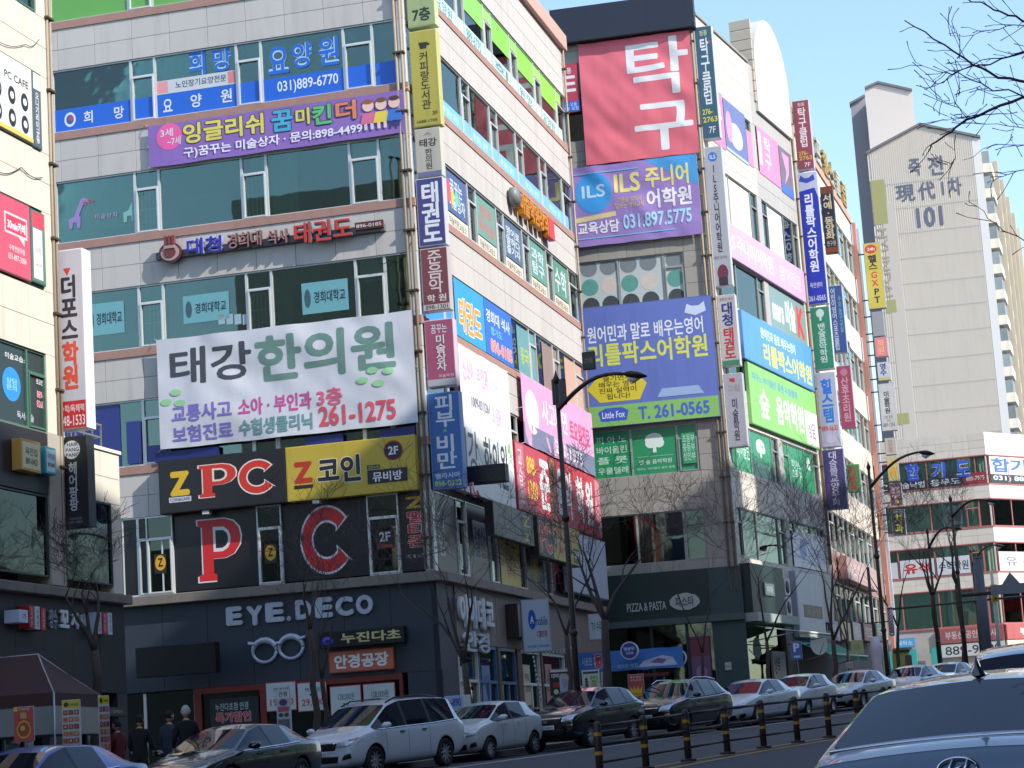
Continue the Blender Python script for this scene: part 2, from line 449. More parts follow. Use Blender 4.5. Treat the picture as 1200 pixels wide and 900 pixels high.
# ================================================================== BUILDING A: corner block in the middle
PA = atY(486, 250, 70)
AL = Plane(PA, rad(104.3587)); AR = Plane(PA, rad(14.3587))
A = thing("office_building", T(PA.x, PA.y, G(PA.x, PA.y)), "seven storey beige corner block with ribbon windows behind the white clinic banner", "building")
WIN = [(7.45, 10.1), (11.85, 14.12), (15.9, 18.07), (19.9, 22.12), (23.9, 26.17), (27.95, 30.3)]
TOPA = 32.5
def plan(pl1, u1, pl2, u2, back, ins=0):
    """rectangle-like plan behind two facades that share their corner"""
    a = pl1.pt(u1, -ins); c = (pl1.P - pl1.n * ins - pl2.n * ins); b = (c.x, c.y)
    d = pl2.pt(u2, -ins); e = pl2.pt(u2, -back); f = pl1.pt(u1, -back)
    return [a, b, d, e, f]
volume(A, plan(AL, -15.9, AR, 24.3, 16, 4.2), .5, TOPA - .6, INTW, "room_wall")
edges = [5.9] + [t for w_ in WIN for t in w_] + [TOPA]
spans = [(edges[0], edges[1])] + [(edges[2 * i], edges[2 * i + 1]) for i in range(1, 7)]
for i, (a, b) in enumerate(spans):
    if i == 0: continue
    sp = plan(AL, -15.9, AR, 24.3, 16, .37)
    volume(A, sp, a + .12, a + .5, CEIL, "floor_slab")
    AW = -.045
    box("spandrel_wall", AL.M, -16, -.045, a, b - (.3 if i < 6 else 0), -.36, AW, JOINT, A)
    box("spandrel_wall", AR.M, .37, 24.5, a, b - (.3 if i < 6 else 0), -.36, AW, JOINT, A)
    if i < 6:
        box("brick_band", AL.M, -16, .03, b - .28, b, -.36, .035, BRICK, A)
        box("brick_band", AR.M, .37, 24.5, b - .28, b, -.36, .035, BRICK, A)
    top = b - .28 if i < 6 else b
    nv = 2 if i < 6 else 3
    if i == 6: panels(A, AL, -5.7, 0, a, top, 3, 2, TILE_A); panels(A, AR, 0, 24.5, a, top, 10, nv, TILE_A)
    else:
        panels(A, AL, -15.62, 0, a, top, 11, nv, TILE_A)
        if i != 1: panels(A, AR, 0, 24.5, a, top, 13, nv, TILE_A)
# corner pier, end walls, roof
for (v0_, v1_) in WIN:
    box("corner_pier", AL.M, -.33, -.0, v0_, v1_, -.33, .0, ALU, A, .01)
box("end_wall", AR.M, 24.3, 24.5, .5, TOPA, -16, -.37, mat((200, 186, 168), .7, var=.05, vs=.5, dirt=.15), A)
box("end_wall", AL.M, -16, -15.8, .5, TOPA, -16, -.37, mat((200, 186, 168), .7, var=.05, vs=.5), A)
volume(A, plan(AL, -15.9, AR, 24.3, 16, .37), TOPA - .5, TOPA - .2, CORE, "roof")
volume(A, [AL.pt(-15.9, -15.7), AL.pt(-15.9, -16), AR.pt(24.3, -16), AR.pt(24.3, -15.6)], .5, TOPA, CORE, "rear_wall")
TERRA = mat((196, 156, 142), .7, var=.08, vs=2, name="terracotta")
box("coping", AR.M, -.2, 24.7, TOPA, TOPA + .75, -.3, .22, TERRA, A, .03)
box("coping", AL.M, -16, -.24, TOPA, TOPA + .75, -.3, .22, TERRA, A, .03)
bnd = [0]
UL = [-16, -13.2, -13.04, -10.05, -9.15, -6.1, -5.2, -2.2, -1.17, -.33]
for k, (v0_, v1_) in enumerate(WIN):
    if k == 0:
        ribbon(A, AL, [-13.2, -10.4, -9.45, -6.05, -5.15, -1.75, -.33 - .35, -.33][:3], "fo", v0_, v1_, bp=0)
        us = AL.xs([145, 172, 203, 302, 331, 431, 468], 650)
        window(A, AL, -13.0, us[0] - .02, v0_, v1_, 'f', pane=GLD)
        continue
    ribbon(A, AL, UL[2:], "fofofof" if k in (1, 4, 5) else "fbfbfof", v0_, v1_, bp=.75)
    window(A, AL, -16, -13.1, v0_, v1_)
for k, (v0_, v1_) in enumerate(WIN):
    us = [.4, 1.2, 3.05, 4.1]
    x = 4.1
    ribbon(A, AR, [.36, 3.0, 4.05], "fo", v0_, v1_, bp=.3, pane=GLD if k == 0 else None)
    us = [4.15]
    while us[-1] < 24: us += [us[-1] + 2.85, us[-1] + 3.95]
    us = us[:11]; us[-1] = 24.4
    ribbon(A, AR, us, "fofofofofo"[:len(us) - 1], v0_, v1_, bp=.6, pane=GLD if k == 0 else None)
    box("mullion_cover", AR.M, 4.05, 4.15, v0_, v1_, -.2, -.02, ALU, A)
# ledge above the ground floor and 2F frames
box("ledge", AL.M, -16, .25, 7.1, 7.42, -.36, .28, mat((120, 112, 104), .7, var=.1, dirt=.3), A, .02)
box("ledge", AR.M, .37, 24.5, 7.1, 7.42, -.36, .28, mat((140, 128, 116), .7, var=.1, dirt=.3), A, .02)
def slab_P(k, c):
    o = [(-.02, .0), (.40, 0), (.40, .1), (.33, .12), (.33, .36), (.62, .36), (.82, .42), (.96, .56), (.99, .70), (.95, .84), (.82, .95), (.62, 1), (-.02, 1), (-.02, .9), (.08, .88), (.08, .12), (-.02, .1)]
    return ('p', [(.30 + .50 * (.48 + (x - .48) * (1 + k)), .1 + .8 * (.5 + (y - .5) * (1 + k * .6))) for x, y in o], c)
def slab_hole(k, c):
    o = [(.34, .47), (.56, .47), (.68, .52), (.74, .60), (.75, .70), (.71, .80), (.60, .87), (.34, .88)]
    return ('p', [(.30 + .50 * (.54 + (x - .54) * (1 + k)), .1 + .8 * (.675 + (y - .675) * (1 + k))) for x, y in o], c)
def slab_C(k, c):
    ro, ri = .5 + k, .30 - k; o = []
    for t in np.linspace(rad(40 - k * 90), rad(320 + k * 90), 26): o.append((.5 + ro * math.cos(t), .5 + ro * math.sin(t)))
    e0 = .06 + k * .6
    t = rad(320 + k * 90); o += [(.5 + (ro + e0) * math.cos(t + .02), .5 + (ro + e0 * .6) * math.sin(t)), (.5 + (ri - e0 * .6) * math.cos(t + .14), .5 + (ri - e0) * math.sin(t + .14))]
    for t in np.linspace(rad(314 + k * 90), rad(46 - k * 90), 24): o.append((.5 + ri * math.cos(t), .5 + ri * math.sin(t)))
    t = rad(40 - k * 90); o += [(.5 + (ri - e0 * .6) * math.cos(t - .1), .5 + (ri - e0) * math.sin(t)), (.5 + (ro + e0) * math.cos(t), .5 + (ro + e0) * math.sin(t))]
    return ('p', [(.22 + .58 * x, .08 + .84 * y) for x, y in o], c)
SW = (214, 214, 218)
def remap(it, x0, y0, x1, y1, src=(.22, .08, .80, .92)):
    return ('p', [(x0 + (a - src[0]) / (src[2] - src[0]) * (x1 - x0), y0 + (b - src[1]) / (src[3] - src[1]) * (y1 - y0)) for a, b in it[1]], it[2])
# windows of the second floor on the left face sit between the black films
us = AL.xs([(172, 650), (203, 650), (302, 640), (331, 640), (431, 620), (468, 620)], 650)
for a, b in ((0, 1), (2, 3), (4, 5)): window(A, AL, us[a], us[b], 7.45, 10.08, 'o', pane=GLD, w=-.1)
FILMK = mat((30, 28, 30), .35, var=.08, vs=1, name="black_film")
spansF = [(-12.4, us[0]), (us[1], us[2]), (us[3], us[4])]
def film(pl, r, col, items=(), w=-.09, root=None, name="window_film", ops=True):
    u0, v0, u1, v1 = r
    o = box(name, pl.M, u0, u1, v0, v1, w, w + .006, mat(soft(col, .08), .38, var=.05, vs=.8), root or A)
    prints(pl.M, u0, v0, u1 - u0, v1 - v0, w + .006, items, o); return o
RED = (205, 38, 42)
P_ = ('t', "P", .30, .12, .70, .90, RED, .055, (225, 225, 225))
film(AL, (-12.8, 7.5, us[0], 10.05), (28, 26, 28))
film(AL, (us[1], 7.5, us[2], 10.05), (30, 28, 30), [slab_P(.07, SW), slab_P(0, RED), slab_hole(0, SW), slab_hole(-.28, (30, 28, 30))])
film(AL, (us[3], 7.5, us[4], 10.05), (30, 28, 30), [slab_C(.035, SW), slab_C(0, RED)])
film(AL, (us[5], 7.5, -.02, 10.05), (24, 22, 24), [('t', "Z", .2, .80, .8, .95, (226, 176, 40), .06), ('v', "멀티존", .2, .3, .8, .76, RED, .04, (215, 200, 200)), ('t', "PC & 노래방", .15, .16, .85, .22, (170, 170, 170))])
for a, b in ((0, 1), (2, 3)):
    m_ = (us[a] + us[b]) / 2
    film(AL, (m_ - .22, 8.15, m_ + .22, 8.8), (40, 34, 20), [('e', .5, .55, .44, .4, (214, 160, 40)), ('t', "Z", .3, .35, .7, .8, (30, 26, 20), .05)], w=-.02)
film(AL, (us[4] + .25, 8.3, us[5] - .2, 8.9), (26, 26, 28), [('t', "2F", .2, .4, .8, .9, (220, 220, 220), .03), ('t', "Game", .1, .05, .9, .3, (190, 70, 70))], w=-.02)

# films and stickers of the upper windows, left face
BLU = (22, 92, 205)
def pf(pl, x0, y0, x1, y1, col, items=(), w=-.09, root=None): return film(pl, pl.rect(x0, y0, x1, y1), col, items, w, root)
h6 = (23.95, 24.72)
film(AL, (-13.0, 23.95, -10.1, 24.75), BLU, [('e', .2, .5, .075, .33, (215, 220, 225)), ('e', .2, .5, .05, .22, (70, 90, 150)), ('e', .215, .55, .022, .1, (220, 60, 60)), ('t', "희", .38, .22, .50, .78, WHITE, .03), ('t', "망", .78, .22, .91, .78, WHITE, .03)])
film(AL, (-10.0, 23.97, -9.2, 24.75), BLU)
film(AL, (-9.1, 23.95, -6.15, 24.75), BLU, [('t', "요", .07, .2, .19, .78, WHITE, .03), ('t', "양", .42, .22, .56, .82, WHITE, .03), ('t', "원", .80, .24, .94, .84, WHITE, .03)])
film(AL, (-9.1, 24.76, -6.15, 25.25), (200, 205, 210), [('r', 0, .1, .14, .95, (225, 150, 150)), ('r', .9, .1, 1, .95, (215, 130, 130)), ('t', "노인장기요양전문", .24, .3, .88, .8, (60, 66, 90), .01)])
film(AL, (-6.05, 23.97, -5.25, 24.75), BLU)
film(AL, (-5.15, 23.95, -2.25, 24.75), BLU, [('t', "031)889-6770", .17, .22, .93, .82, (225, 230, 240), .02)])
film(AL, (-2.12, 23.97, -1.25, 24.75), BLU); film(AL, (-1.1, 23.95, -.38, 24.75), BLU)
for s_, x0, y0, x1, y1 in (("희", 219, 57, 240, 87), ("망", 247, 57, 271, 81), ("요", 312, 55, 338, 84), ("양", 340, 50, 366, 77), ("원", 371, 44, 397, 74)):
    r_ = AL.rect(x0, y0, x1, y1)
    q = letters(AL.M, s_, *r_, -.095, mat((170, 205, 235), .5), A, .09, depth=.004); letters(AL.M, s_, *r_, -.088, mat((34, 104, 200), .5), A, .03, depth=.004)
# giraffes and lettering on the fifth floor window
def giraffe(W, x, y, h, col, parent):
    p = [(0, 0), (.12, 0), (.14, .22), (.3, .22), (.32, 0), (.44, 0), (.46, .4), (.4, .46), (.62, .95), (.8, .93), (.8, 1.02), (.6, 1.12), (.5, 1.08), (.2, .44), (-.02, .36)]
    return prism("window_sticker", W, [(x + a * h, y + b * h) for a, b in p], .004, mat(col, .5), parent)
giraffe(AL.M @ T(0, 0, -.09), *AL.px(80, 268), .95, (150, 128, 190), A)
giraffe(AL.M @ T(0, 0, -.09), *AL.px(144, 260), .95, (120, 180, 170), A)
letters(AL.M, "미술상자", *AL.rect(110, 252, 137, 243)[:1], AL.px(110, 257)[1], AL.px(137, 250)[0], AL.px(137, 247)[1], -.09, mat((170, 160, 190), .5), A)
letters(AL.M, "꿈꾸는", AL.px(96, 240)[0], AL.px(96, 240)[1], AL.px(110, 240)[0], AL.px(110, 232)[1], -.09, mat((190, 120, 130), .5), A)
for x0, y0, x1, y1 in ((100, 357, 145, 389), (213, 347, 268, 373), (352, 332, 408, 362)):
    pf(AL, x0, y0, x1, y1, (104, 168, 176), [('e', .12, .5, .07, .3, (60, 90, 100)), ('t', "경희대학교", .26, .32, .94, .7, (36, 58, 70), .03)], w=-.09)
for i in range(4):
    a_ = AL.px(255 + i * 9.5, 380); film(AL, (a_[0], a_[1], a_[0] + .24, a_[1] + .35), (150, 180, 190), w=-.09)
# seventh floor green film, left face
GRN = (104, 178, 62)
film(AL, (-13.0, 28.0, -6.2, 30.25), (96, 164, 72), [('t', "7층", .42, .18, .72, .75, (28, 50, 70), .04)])
film(AL, (-6.1, 28.0, -2.25, 30.25), (110, 176, 84)); film(AL, (-2.15, 28.0, -.4, 30.25), (110, 176, 84))
# dark blue film on the third floor left of the banner
film(AL, (-13.0, 11.9, AL.px(140, 510)[0], 14.05), (28, 42, 120)); film(AL, (AL.px(148, 510)[0], 11.95, AL.px(165, 510)[0], 13.4), (28, 42, 120), w=-.02)
film(AL, (AL.px(172, 510)[0], 11.95, AL.px(196, 510)[0], 12.5), (34, 48, 128), w=-.02)

# right face films
ucur = 4.15
k = 0
while ucur < 23:
    film(AR, (ucur + .06, 29.2, ucur + 2.8, 30.25), (132, 205, 62)); film(AR, (ucur + .06, 28.0, ucur + 2.8, 28.62), (196, 228, 222), [('t', ("요양원", "889-6770", "희", "원 망", "요양원", "요양")[k % 6], .1, .15, .85, .85, (70, 120, 130), .02)])
    film(AR, (ucur + 2.9, 29.75, ucur + 3.9, 30.25), (150, 214, 90)); film(AR, (ucur + 2.95, 28.0, ucur + 3.85, 28.6), (196, 226, 214))
    film(AR, (ucur + .06, 23.95, ucur + 2.8, 24.6), (112, 186, 232), [('t', "책 읽는 공간", .1, .3, .85, .75, (210, 232, 245), .02)])
    film(AR, (ucur + 2.95, 23.95, ucur + 3.85, 24.6), (112, 186, 232))
    ucur += 3.95; k += 1
for j, (us_, cs, tx) in enumerate(((4.2, (60, 80, 130), "꿈꾸는\n미술상자"), (8.15, (96, 150, 130), "한우리\n독서논술"), (12.1, (70, 92, 120), "영어로\n말하다\n즐기자"), (16.05, (90, 150, 130), "과학\n탐구"), (20, (84, 140, 120), "수학"))):
    film(AR, (us_ + .1, 20.5, us_ + 2.7, 22.0), cs, [('t', tx, .1, .12, .9, .85, ((206, 90, 90) if j == 1 else (205, 215, 220)), .03)] + ([('e', .12, .5, .1, .3, (214, 80, 96)), ('e', .3, .4, .08, .2, (230, 190, 80)), ('e', .5, .45, .1, .2, (110, 190, 170))] if j == 0 else []), w=-.09)
    film(AR, (us_ + .1, 19.95, us_ + 2.7, 20.45), (226, 216, 190), [('t', "미술전문교습소", .08, .2, .92, .8, (60, 60, 60))])
OR = (238, 130, 30)
film(AR, (.5, 15.95, 4.0, 18.0), (30, 140, 215))
film(AR, (4.2, 15.95, 8.05, 18.02), (26, 150, 222), [('t', "태권도", .12, .12, .88, .72, (240, 150, 40), .05, (240, 235, 210))], w=-.0)
film(AR, (8.1, 15.95, 12.0, 18.02), (24, 96, 196), [('t', "경희대 석사", .06, .6, .92, .84, WHITE, .03), ('t', "합기도", .2, .4, .6, .55, (130, 200, 240), .02), ('t', "896-0185", .16, .08, .95, .32, (232, 130, 120), .05, WHITE)], w=-.0)
for a_, b_, c_ in ((13.1, 15.8, (96, 150, 150)), (17.1, 19.6, (146, 120, 108)), (21.0, 24.2, (205, 164, 144))):
    film(AR, (a_, 15.95, b_, 17.9), c_, [('t', "중국어", .15, .25, .8, .6, (170, 190, 80), .05)] if a_ < 14 else [], w=-.09)
for u_ in (-.1, -.3): pipe(A, AL, u_, 7.5, TOPA, .1, .05)
pipe(A, AR, 24.3, 8, TOPA, .1, .05)


# ------------------------------------------------------------------ signs on the left face of building A
kid = lambda x, c1, c2, hair: [('e', x, .72, .022, .13, (236, 200, 180)), ('e', x, .82, .02, .06, hair), ('p', [(x - .022, .56), (x + .022, .56), (x + .032, .3), (x - .032, .3)], c1), ('r', x - .018, .16, x - .006, .3, c2), ('r', x + .006, .16, x + .018, .3, c2)]
banner(AL, (AL.px(175, 146)[0], 22.14, -.12, 23.62), .12, (128, 88, 178), "purple banner with yellow and rainbow lettering and three cartoon children below the blue window strips",
       [('e', .085, .68, .052, .32, (232, 96, 160)), ('t', "3세", .05, .68, .1, .88, WHITE, .02), ('t', "~7세", .075, .46, .13, .66, WHITE, .02),
        ('t', "잉글리쉬", .14, .44, .46, .93, (222, 208, 96), .05, (70, 50, 40)), ('t', "꿈", .49, .42, .575, .93, (70, 170, 205), .05, (60, 50, 70)), ('t', "미", .585, .5, .64, .9, (214, 206, 90), .05, (60, 50, 60)),
        ('t', "킨", .65, .45, .725, .92, (90, 190, 110), .05, (50, 60, 60)), ('t', "더", .74, .47, .82, .93, (226, 132, 90), .05, (70, 50, 50)),
        ('t', "구)꿈꾸는 미술상자 · 문의:898-4499", .14, .08, .84, .36, (235, 230, 240), .035)]
       + kid(.865, (210, 110, 140), (220, 200, 220), (150, 90, 60)) + kid(.915, (226, 200, 80), (230, 200, 190), (120, 80, 50)) + kid(.965, (60, 120, 200), (40, 60, 110), (90, 50, 40)), amp=.012, seed=1.3)
bw = AL.rect(189, 391, 488, 524)
banner(AL, (AL.px(189, 470)[0], 12.3, AL.px(489, 440)[0], 16.05), .14, (212, 214, 222), "large white clinic banner with dark green lettering on the corner block",
       [('t', "태강", .05, .56, .375, .90, (70, 72, 78), .035), ('t', "한의원", .39, .50, .93, .92, (106, 140, 130), .05),
        ('t', "교통사고", .05, .22, .29, .38, (128, 112, 190), .05), ('t', "보험진료", .05, .04, .29, .19, (128, 112, 190), .05),
        ('t', "소아 · 부인과", .315, .22, .60, .38, (196, 84, 150), .05), ('t', "3층", .62, .23, .72, .39, (214, 96, 124), .05),
        ('t', "수험생클리닉", .315, .04, .60, .19, (110, 150, 150), .05), ('t', "261-1275", .625, .05, .92, .23, (214, 84, 100), .05)]
       + [('e', x, y, .022, .03, (150, 205, 150)) for x, y in ((.03, .42), (.085, .40), (.07, .5), (.90, .48), (.80, .42), (.86, .38), (.84, .5))], amp=.05, seed=4.2)
for x_ in (-9.6, -8.6, -4.2, -1.6): box("banner_batten", AL.M, x_, x_ + 1.3 if x_ < -2 else x_ + 1.2, 11.88, 12.22, -.05, .1, mat((30, 40, 110), .5), A)
sgt = AL.rect(190, 310, 452, 262)
st_ = thing("channel_letter_sign", AL.M @ T(-5.5, 18.6, 0), "raised blue, brown and red channel letters on a grey rail under the white framed windows", "sign")
y_c = AL.px(330, 283)[1]
joined("backing_rail", AL.M, [(AL.px(185, 300)[0], AL.px(452, 265)[0], y_c - .12, y_c + .12, .0, .18)], mat((96, 100, 104), .6), st_)
def chan(s_, x0, x1, y0, y1, col, side, dx=0):
    r_ = AL.px(x0, (y0 + y1) / 2)[0], AL.px((x0 + x1) / 2, y1)[1], AL.px(x1, (y0 + y1) / 2)[0], AL.px((x0 + x1) / 2, y0)[1]
    letters(AL.M, s_, *r_, .18, mat(side, .5), st_, .06, depth=.13); letters(AL.M, s_, *r_, .312, mat(col, .4), st_, .02, depth=.015)
chan("대청", 223, 264, 280, 299, (40, 44, 170), (150, 150, 190)); chan("경희대", 270, 310, 274, 292, (160, 116, 112), (90, 56, 56)); chan("석사", 316, 342, 271, 288, (170, 124, 120), (90, 56, 56))
chan("태권도", 348, 416, 260, 285, (208, 52, 44), (110, 110, 116))
r_ = (AL.px(419, 268)[0], AL.px(435, 270)[1], AL.px(452, 268)[0], AL.px(435, 263)[1])
box("number_plate", AL.M, *(r_[0], r_[2], r_[1], r_[3] + .05), .18, .28, mat((92, 40, 40), .5), st_)
letters(AL.M, "896-0185", r_[0] + .05, r_[1] + .06, r_[2] - .05, r_[3] - .02, .283, mat((215, 205, 200), .5), st_, .03)
lx, ly = AL.px(203, 294)
prism("emblem", AL.M @ T(0, 0, .18), ellipse(lx, ly - .12, .42, .36), .1, mat((92, 44, 44), .5), st_); prism("emblem", AL.M @ T(0, 0, .28), ellipse(lx, ly - .12, .34, .28), .02, mat((176, 150, 142), .5), st_)
prism("emblem", AL.M @ T(0, 0, .3), ellipse(lx, ly - .12, .22, .18), .02, mat((110, 54, 50), .5), st_)
for i in (-1, 0, 1): box("emblem_bar", AL.M, lx + i * .14 - .05, lx + i * .14 + .05, ly + .05, ly + .46, .2, .34, mat((120, 60, 56), .5), st_)
box("emblem_bar", AL.M, lx - .2, lx + .2, ly + .02, ly + .12, .2, .343, mat((170, 140, 134), .5), st_)
# PC sign band
sb_ = sign(AL, (AL.px(193, 590)[0], 10.08, AL.px(340, 560)[0], 11.88), .05, .42, (30, 30, 33), (32, 30, 33), "black sign box with a yellow Z and red PC letters above the second floor windows",
     [('t', "Z", .08, .3, .24, .78, (222, 178, 40), .09), ('r', .07, .18, .25, .28, (200, 200, 210)), ('t', "COIN&GAME", .08, .2, .24, .26, (40, 40, 60))] + [remap(q, .32, .22, .62, .84, (.29, .1, .80, .9)) for q in (slab_P(.08, (226, 214, 200)), slab_P(0, (206, 52, 40)), slab_hole(0, (226, 214, 200)), slab_hole(-.28, (32, 30, 33)))] + [remap(q, .64, .2, .93, .84) for q in (slab_C(.04, (226, 214, 200)), slab_C(0, (206, 52, 40)))])
sign(AL, (AL.px(341, 560)[0], 10.08, AL.px(492, 545)[0], 11.88), .05, .43, (196, 172, 60), (190, 160, 32), "yellow sign box with dark coin noraebang lettering above the second floor windows",
     [('t', "Z", .05, .3, .2, .72, (176, 52, 36), .09), ('r', .05, .2, .2, .27, (40, 36, 30)), ('t', "코인", .24, .25, .58, .76, (36, 36, 48), .06, (220, 210, 180)),
      ('e', .84, .76, .075, .19, (150, 40, 40)), ('e', .84, .76, .066, .165, (32, 34, 50)), ('t', "2F", .8, .68, .88, .84, WHITE, .04),
      ('r', .63, .44, .73, .52, (40, 40, 50)), ('t', "코인노래", .64, .45, .72, .51, (200, 190, 120)), ('r', .63, .16, .94, .42, (34, 32, 36)), ('t', "뮤비방", .67, .19, .9, .38, (222, 222, 224), .04)])
for x_ in (246, 375): # spot lamps under the sign
    u_, v_ = AL.px(x_, 600); box("spot_lamp", AL.M, u_ - .12, u_ + .12, 9.95, 10.06, .1, .38, mat((200, 200, 200), .4), A)

# ------------------------------------------------------------------ ground floor of building A, left face
NAVY = mat((44, 52, 64), .55, var=.05, vs=.6, dirt=.15, name="shopfront_panel")
us = [-16] + [-16 + 1.6 * i for i in range(1, 10)]
for a, b in zip(us, us[1:] + [-.02]):
    box("fascia_panel", AL.M, round(a + .006, 3), round(b - .006, 3), 4.25 if b < -8 or b > -1.2 else 4.25, 7.09, -.2, -.0, NAVY, A)
box("shop_pier", AL.M, AL.px(476, 760)[0], .0, .5, 4.24, -.2, -.0, NAVY, A)
box("shop_pier", AL.M, -16, -12.2, .5, 4.24, -.2, -.02, mat((34, 34, 38), .6), A)
REDP = mat((112, 38, 32), .5, var=.1)
uA, uB = AL.px(228, 830)[0], AL.px(468, 800)[0]
zb = G(*AL.pt(-5)) + .15
u3 = AL.px(347, 815)[0]
box("shop_frame", AL.M, uA, uB + .12, 4.05, 4.24, -.2, .03, REDP, A); box("shop_frame", AL.M, uA, uA + .25, zb, 4.05, -.2, .02, REDP, A)
box("shop_frame", AL.M, uB, uB + .12, zb, 4.05, -.2, .02, REDP, A); box("shop_frame", AL.M, AL.px(304, 800)[0], AL.px(311, 800)[0], zb, 4.05, -.2, .02, REDP, A)
box("shop_glass", AL.M, uA + .26, uB - .01, zb, 4.04, -.12, -.1, GLD, A); box("room_wall", AL.M, uA, uB, zb, 4.2, -3.2, -3, INTW, A)
box("shop_glass", AL.M, -12.1, uA - .05, zb, 4.2, -.12, -.1, GLD, A); box("door_frame", AL.M, -10.4, -10.3, zb, 4.2, -.14, -.04, ALU, A); box("door_frame", AL.M, -8.6, -8.5, zb, 4.2, -.14, -.04, ALU, A)
bm_ = AL.px(310, 860)[1]
for x0, x1, a_, b_, w_ in ((312, 348, "79,000원", "19,000", "leftmost"), (349, 384, "99,000원", "29,000", "second from the left"), (387, 424, "138,000원", "75,000원", "third from the left"), (426, 464, "128,000원", "79,000원", "rightmost")):
    u0_, u1_ = AL.px(x0, 812)[0], AL.px(x1, 812)[0]
    v1_ = AL.px((x0 + x1) / 2, 799)[1] if x0 < 385 else 3.98; v0_ = v1_ - .95 if x0 < 385 else v1_ - 1.4
    sign(AL, (u0_, v0_, u1_, v1_), .03, .06, (176, 60, 50), (190, 205, 205), "white price poster with red figures on the optician window, " + w_ + " of four",
         [('t', a_, .25, .66, .8, .85, (60, 70, 76), .01), ('t', "▼ ▼", .4, .5, .6, .6, (60, 70, 76)), ('t', b_, .12, .14, .92, .42, (196, 70, 60), .03)], cat="poster", name="price_poster", rim=.03)
sign(AL, (AL.px(246, 815)[0], 2.95, AL.px(303, 810)[0], 3.85), .0, .05, (60, 30, 30), (28, 40, 44), "dark window poster with a line of white and a line of red letters",
     [('t', "누진다초점 안경", .1, .56, .8, .86, (170, 190, 190), .02), ('t', "특가할인", .1, .1, .85, .5, (190, 60, 70), .05, (190, 190, 190))], cat="poster", name="window_poster", rim=.03)
tl = AL.px(387, 775); br_ = AL.px(464, 785)
sign(AL, (tl[0], AL.px(425, 787)[1], AL.px(464, 775)[0], AL.px(425, 761)[1]), .0, .16, (150, 66, 44), (196, 84, 54), "orange sign box with white lettering under the LED board",
     [('t', "안경공장", .07, .14, .93, .86, (225, 226, 226), .06)])
sign(AL, (AL.px(377, 755)[0], AL.px(425, 757)[1], AL.px(478, 742)[0], AL.px(425, 738)[1]), .1, .42, (16, 16, 18), (12, 12, 16), "black LED board with pale yellow lettering and a blue picture",
     [('e', .11, .42, .07, .3, (40, 40, 190)), ('e', .11, .52, .05, .2, (110, 80, 200)), ('e', .11, .4, .03, .12, (20, 20, 60)), ('t', "누진다초", .27, .14, .98, .9, (196, 188, 130), .05)])
ed = thing("raised_letter_sign", AL.M @ T(-5, 6, 0), "silver grey raised EYE.DECO letters on the dark blue shopfront", "sign")
def raised(s_, x0, y0, x1, y1, col, par, w0=.0, d=.16, pl=AL, bold=.05):
    letters(pl.M, s_, pl.px(x0, (y0 + y1) / 2)[0], pl.px((x0 + x1) / 2, y1)[1], pl.px(x1, (y0 + y1) / 2)[0], pl.px((x0 + x1) / 2, y0)[1], w0, mat(col, .4, .2), par, bold, depth=d)
SIL = (176, 184, 196)
for ch, x0, x1, y0, y1 in (("E", 266, 285, 711, 733), ("Y", 290, 309, 710, 733), ("E", 312, 334, 706, 729), (".", 337, 342, 722, 728), ("D", 347, 366, 703, 726), ("E", 370, 391, 700, 724), ("C", 394, 415, 699, 722), ("O", 418, 438, 697, 720)):
    raised(ch, x0, y0, x1, y1, SIL, ed, d=.1, bold=.09 if ch != '.' else .05)
gs = thing("glasses_sign", AL.M @ T(-7, 5, 0), "giant silver spectacle frame mounted on the dark blue shopfront", "sign")
for cx_, cy_ in ((311, 764), (342, 759.5)):
    u_, v_ = AL.px(cx_, cy_); pts = []
    for i in range(29):
        t_ = 2 * math.pi * i / 28; pts.append((u_ + .41 * math.cos(t_) * (1 + .05 * math.sin(t_)), v_ + .34 * math.sin(t_) + .04 * max(0, math.sin(t_)), .06))
    tube_obj("lens_rim", AL.M, pts, [.055 + .05 * max(0, math.sin(2 * math.pi * i / 28)) for i in range(29)], mat(SIL, .35, .3), gs, 8)
a_ = AL.px(311, 762); b_ = AL.px(342, 757)
tube_obj("bridge", AL.M, [(a_[0] + .34, a_[1] + .1, .1), ((a_[0] + b_[0]) / 2, a_[1] + .2, .12), (b_[0] - .34, b_[1] + .1, .1)], .06, mat(SIL, .35, .3), gs)
for s_, q in ((-1, a_), (1, b_)): tube_obj("hinge", AL.M, [(q[0] + s_ * .3, q[1] + .2, .1), (q[0] + s_ * .55, q[1] + .27, .12)], [.07, .05], mat(SIL, .35, .3), gs)
sign(AL, (AL.px(178, 770)[0], AL.px(225, 792)[1], AL.px(270, 765)[0], AL.px(225, 757)[1]), .9, 1.3, (12, 12, 14), (14, 14, 16), "blank black box sign hanging in front of the dark blue shopfront", rim=.05)

# ------------------------------------------------------------------ perpendicular signs on the corners (faces look down the street)
def blade(px0, py0, px1, py1, Y, case, face, label, items=(), th=.4, group=None, rim=.03, yaw=104.36, arms=True, name="blade_sign"):
    """sign standing out from a wall: its face looks towards the traffic"""
    P0 = atY(px0, (py0 + py1) / 2, Y); pl = Plane(P0, rad(yaw))
    cx = (px0 + px1) / 2; cy = (py0 + py1) / 2
    r = (0, pl.px(cx, py1)[1], pl.px(px1, cy)[0], pl.px(cx, py0)[1])
    root = sign(pl, r, -th, 0, case, face, label, items, name=name, group=group, rim=rim)
    if arms:
        h = r[3] - r[1]
        for f_ in (.15, .85):
            box("mount_arm", pl.M, -.55, 0, r[1] + h * f_ - .04, r[1] + h * f_ + .04, -th * .6, -th * .4, mat((70, 70, 72), .6, .3), root)
    return root
CG = "blade signs on the corner of the beige block"
YC = 70.1
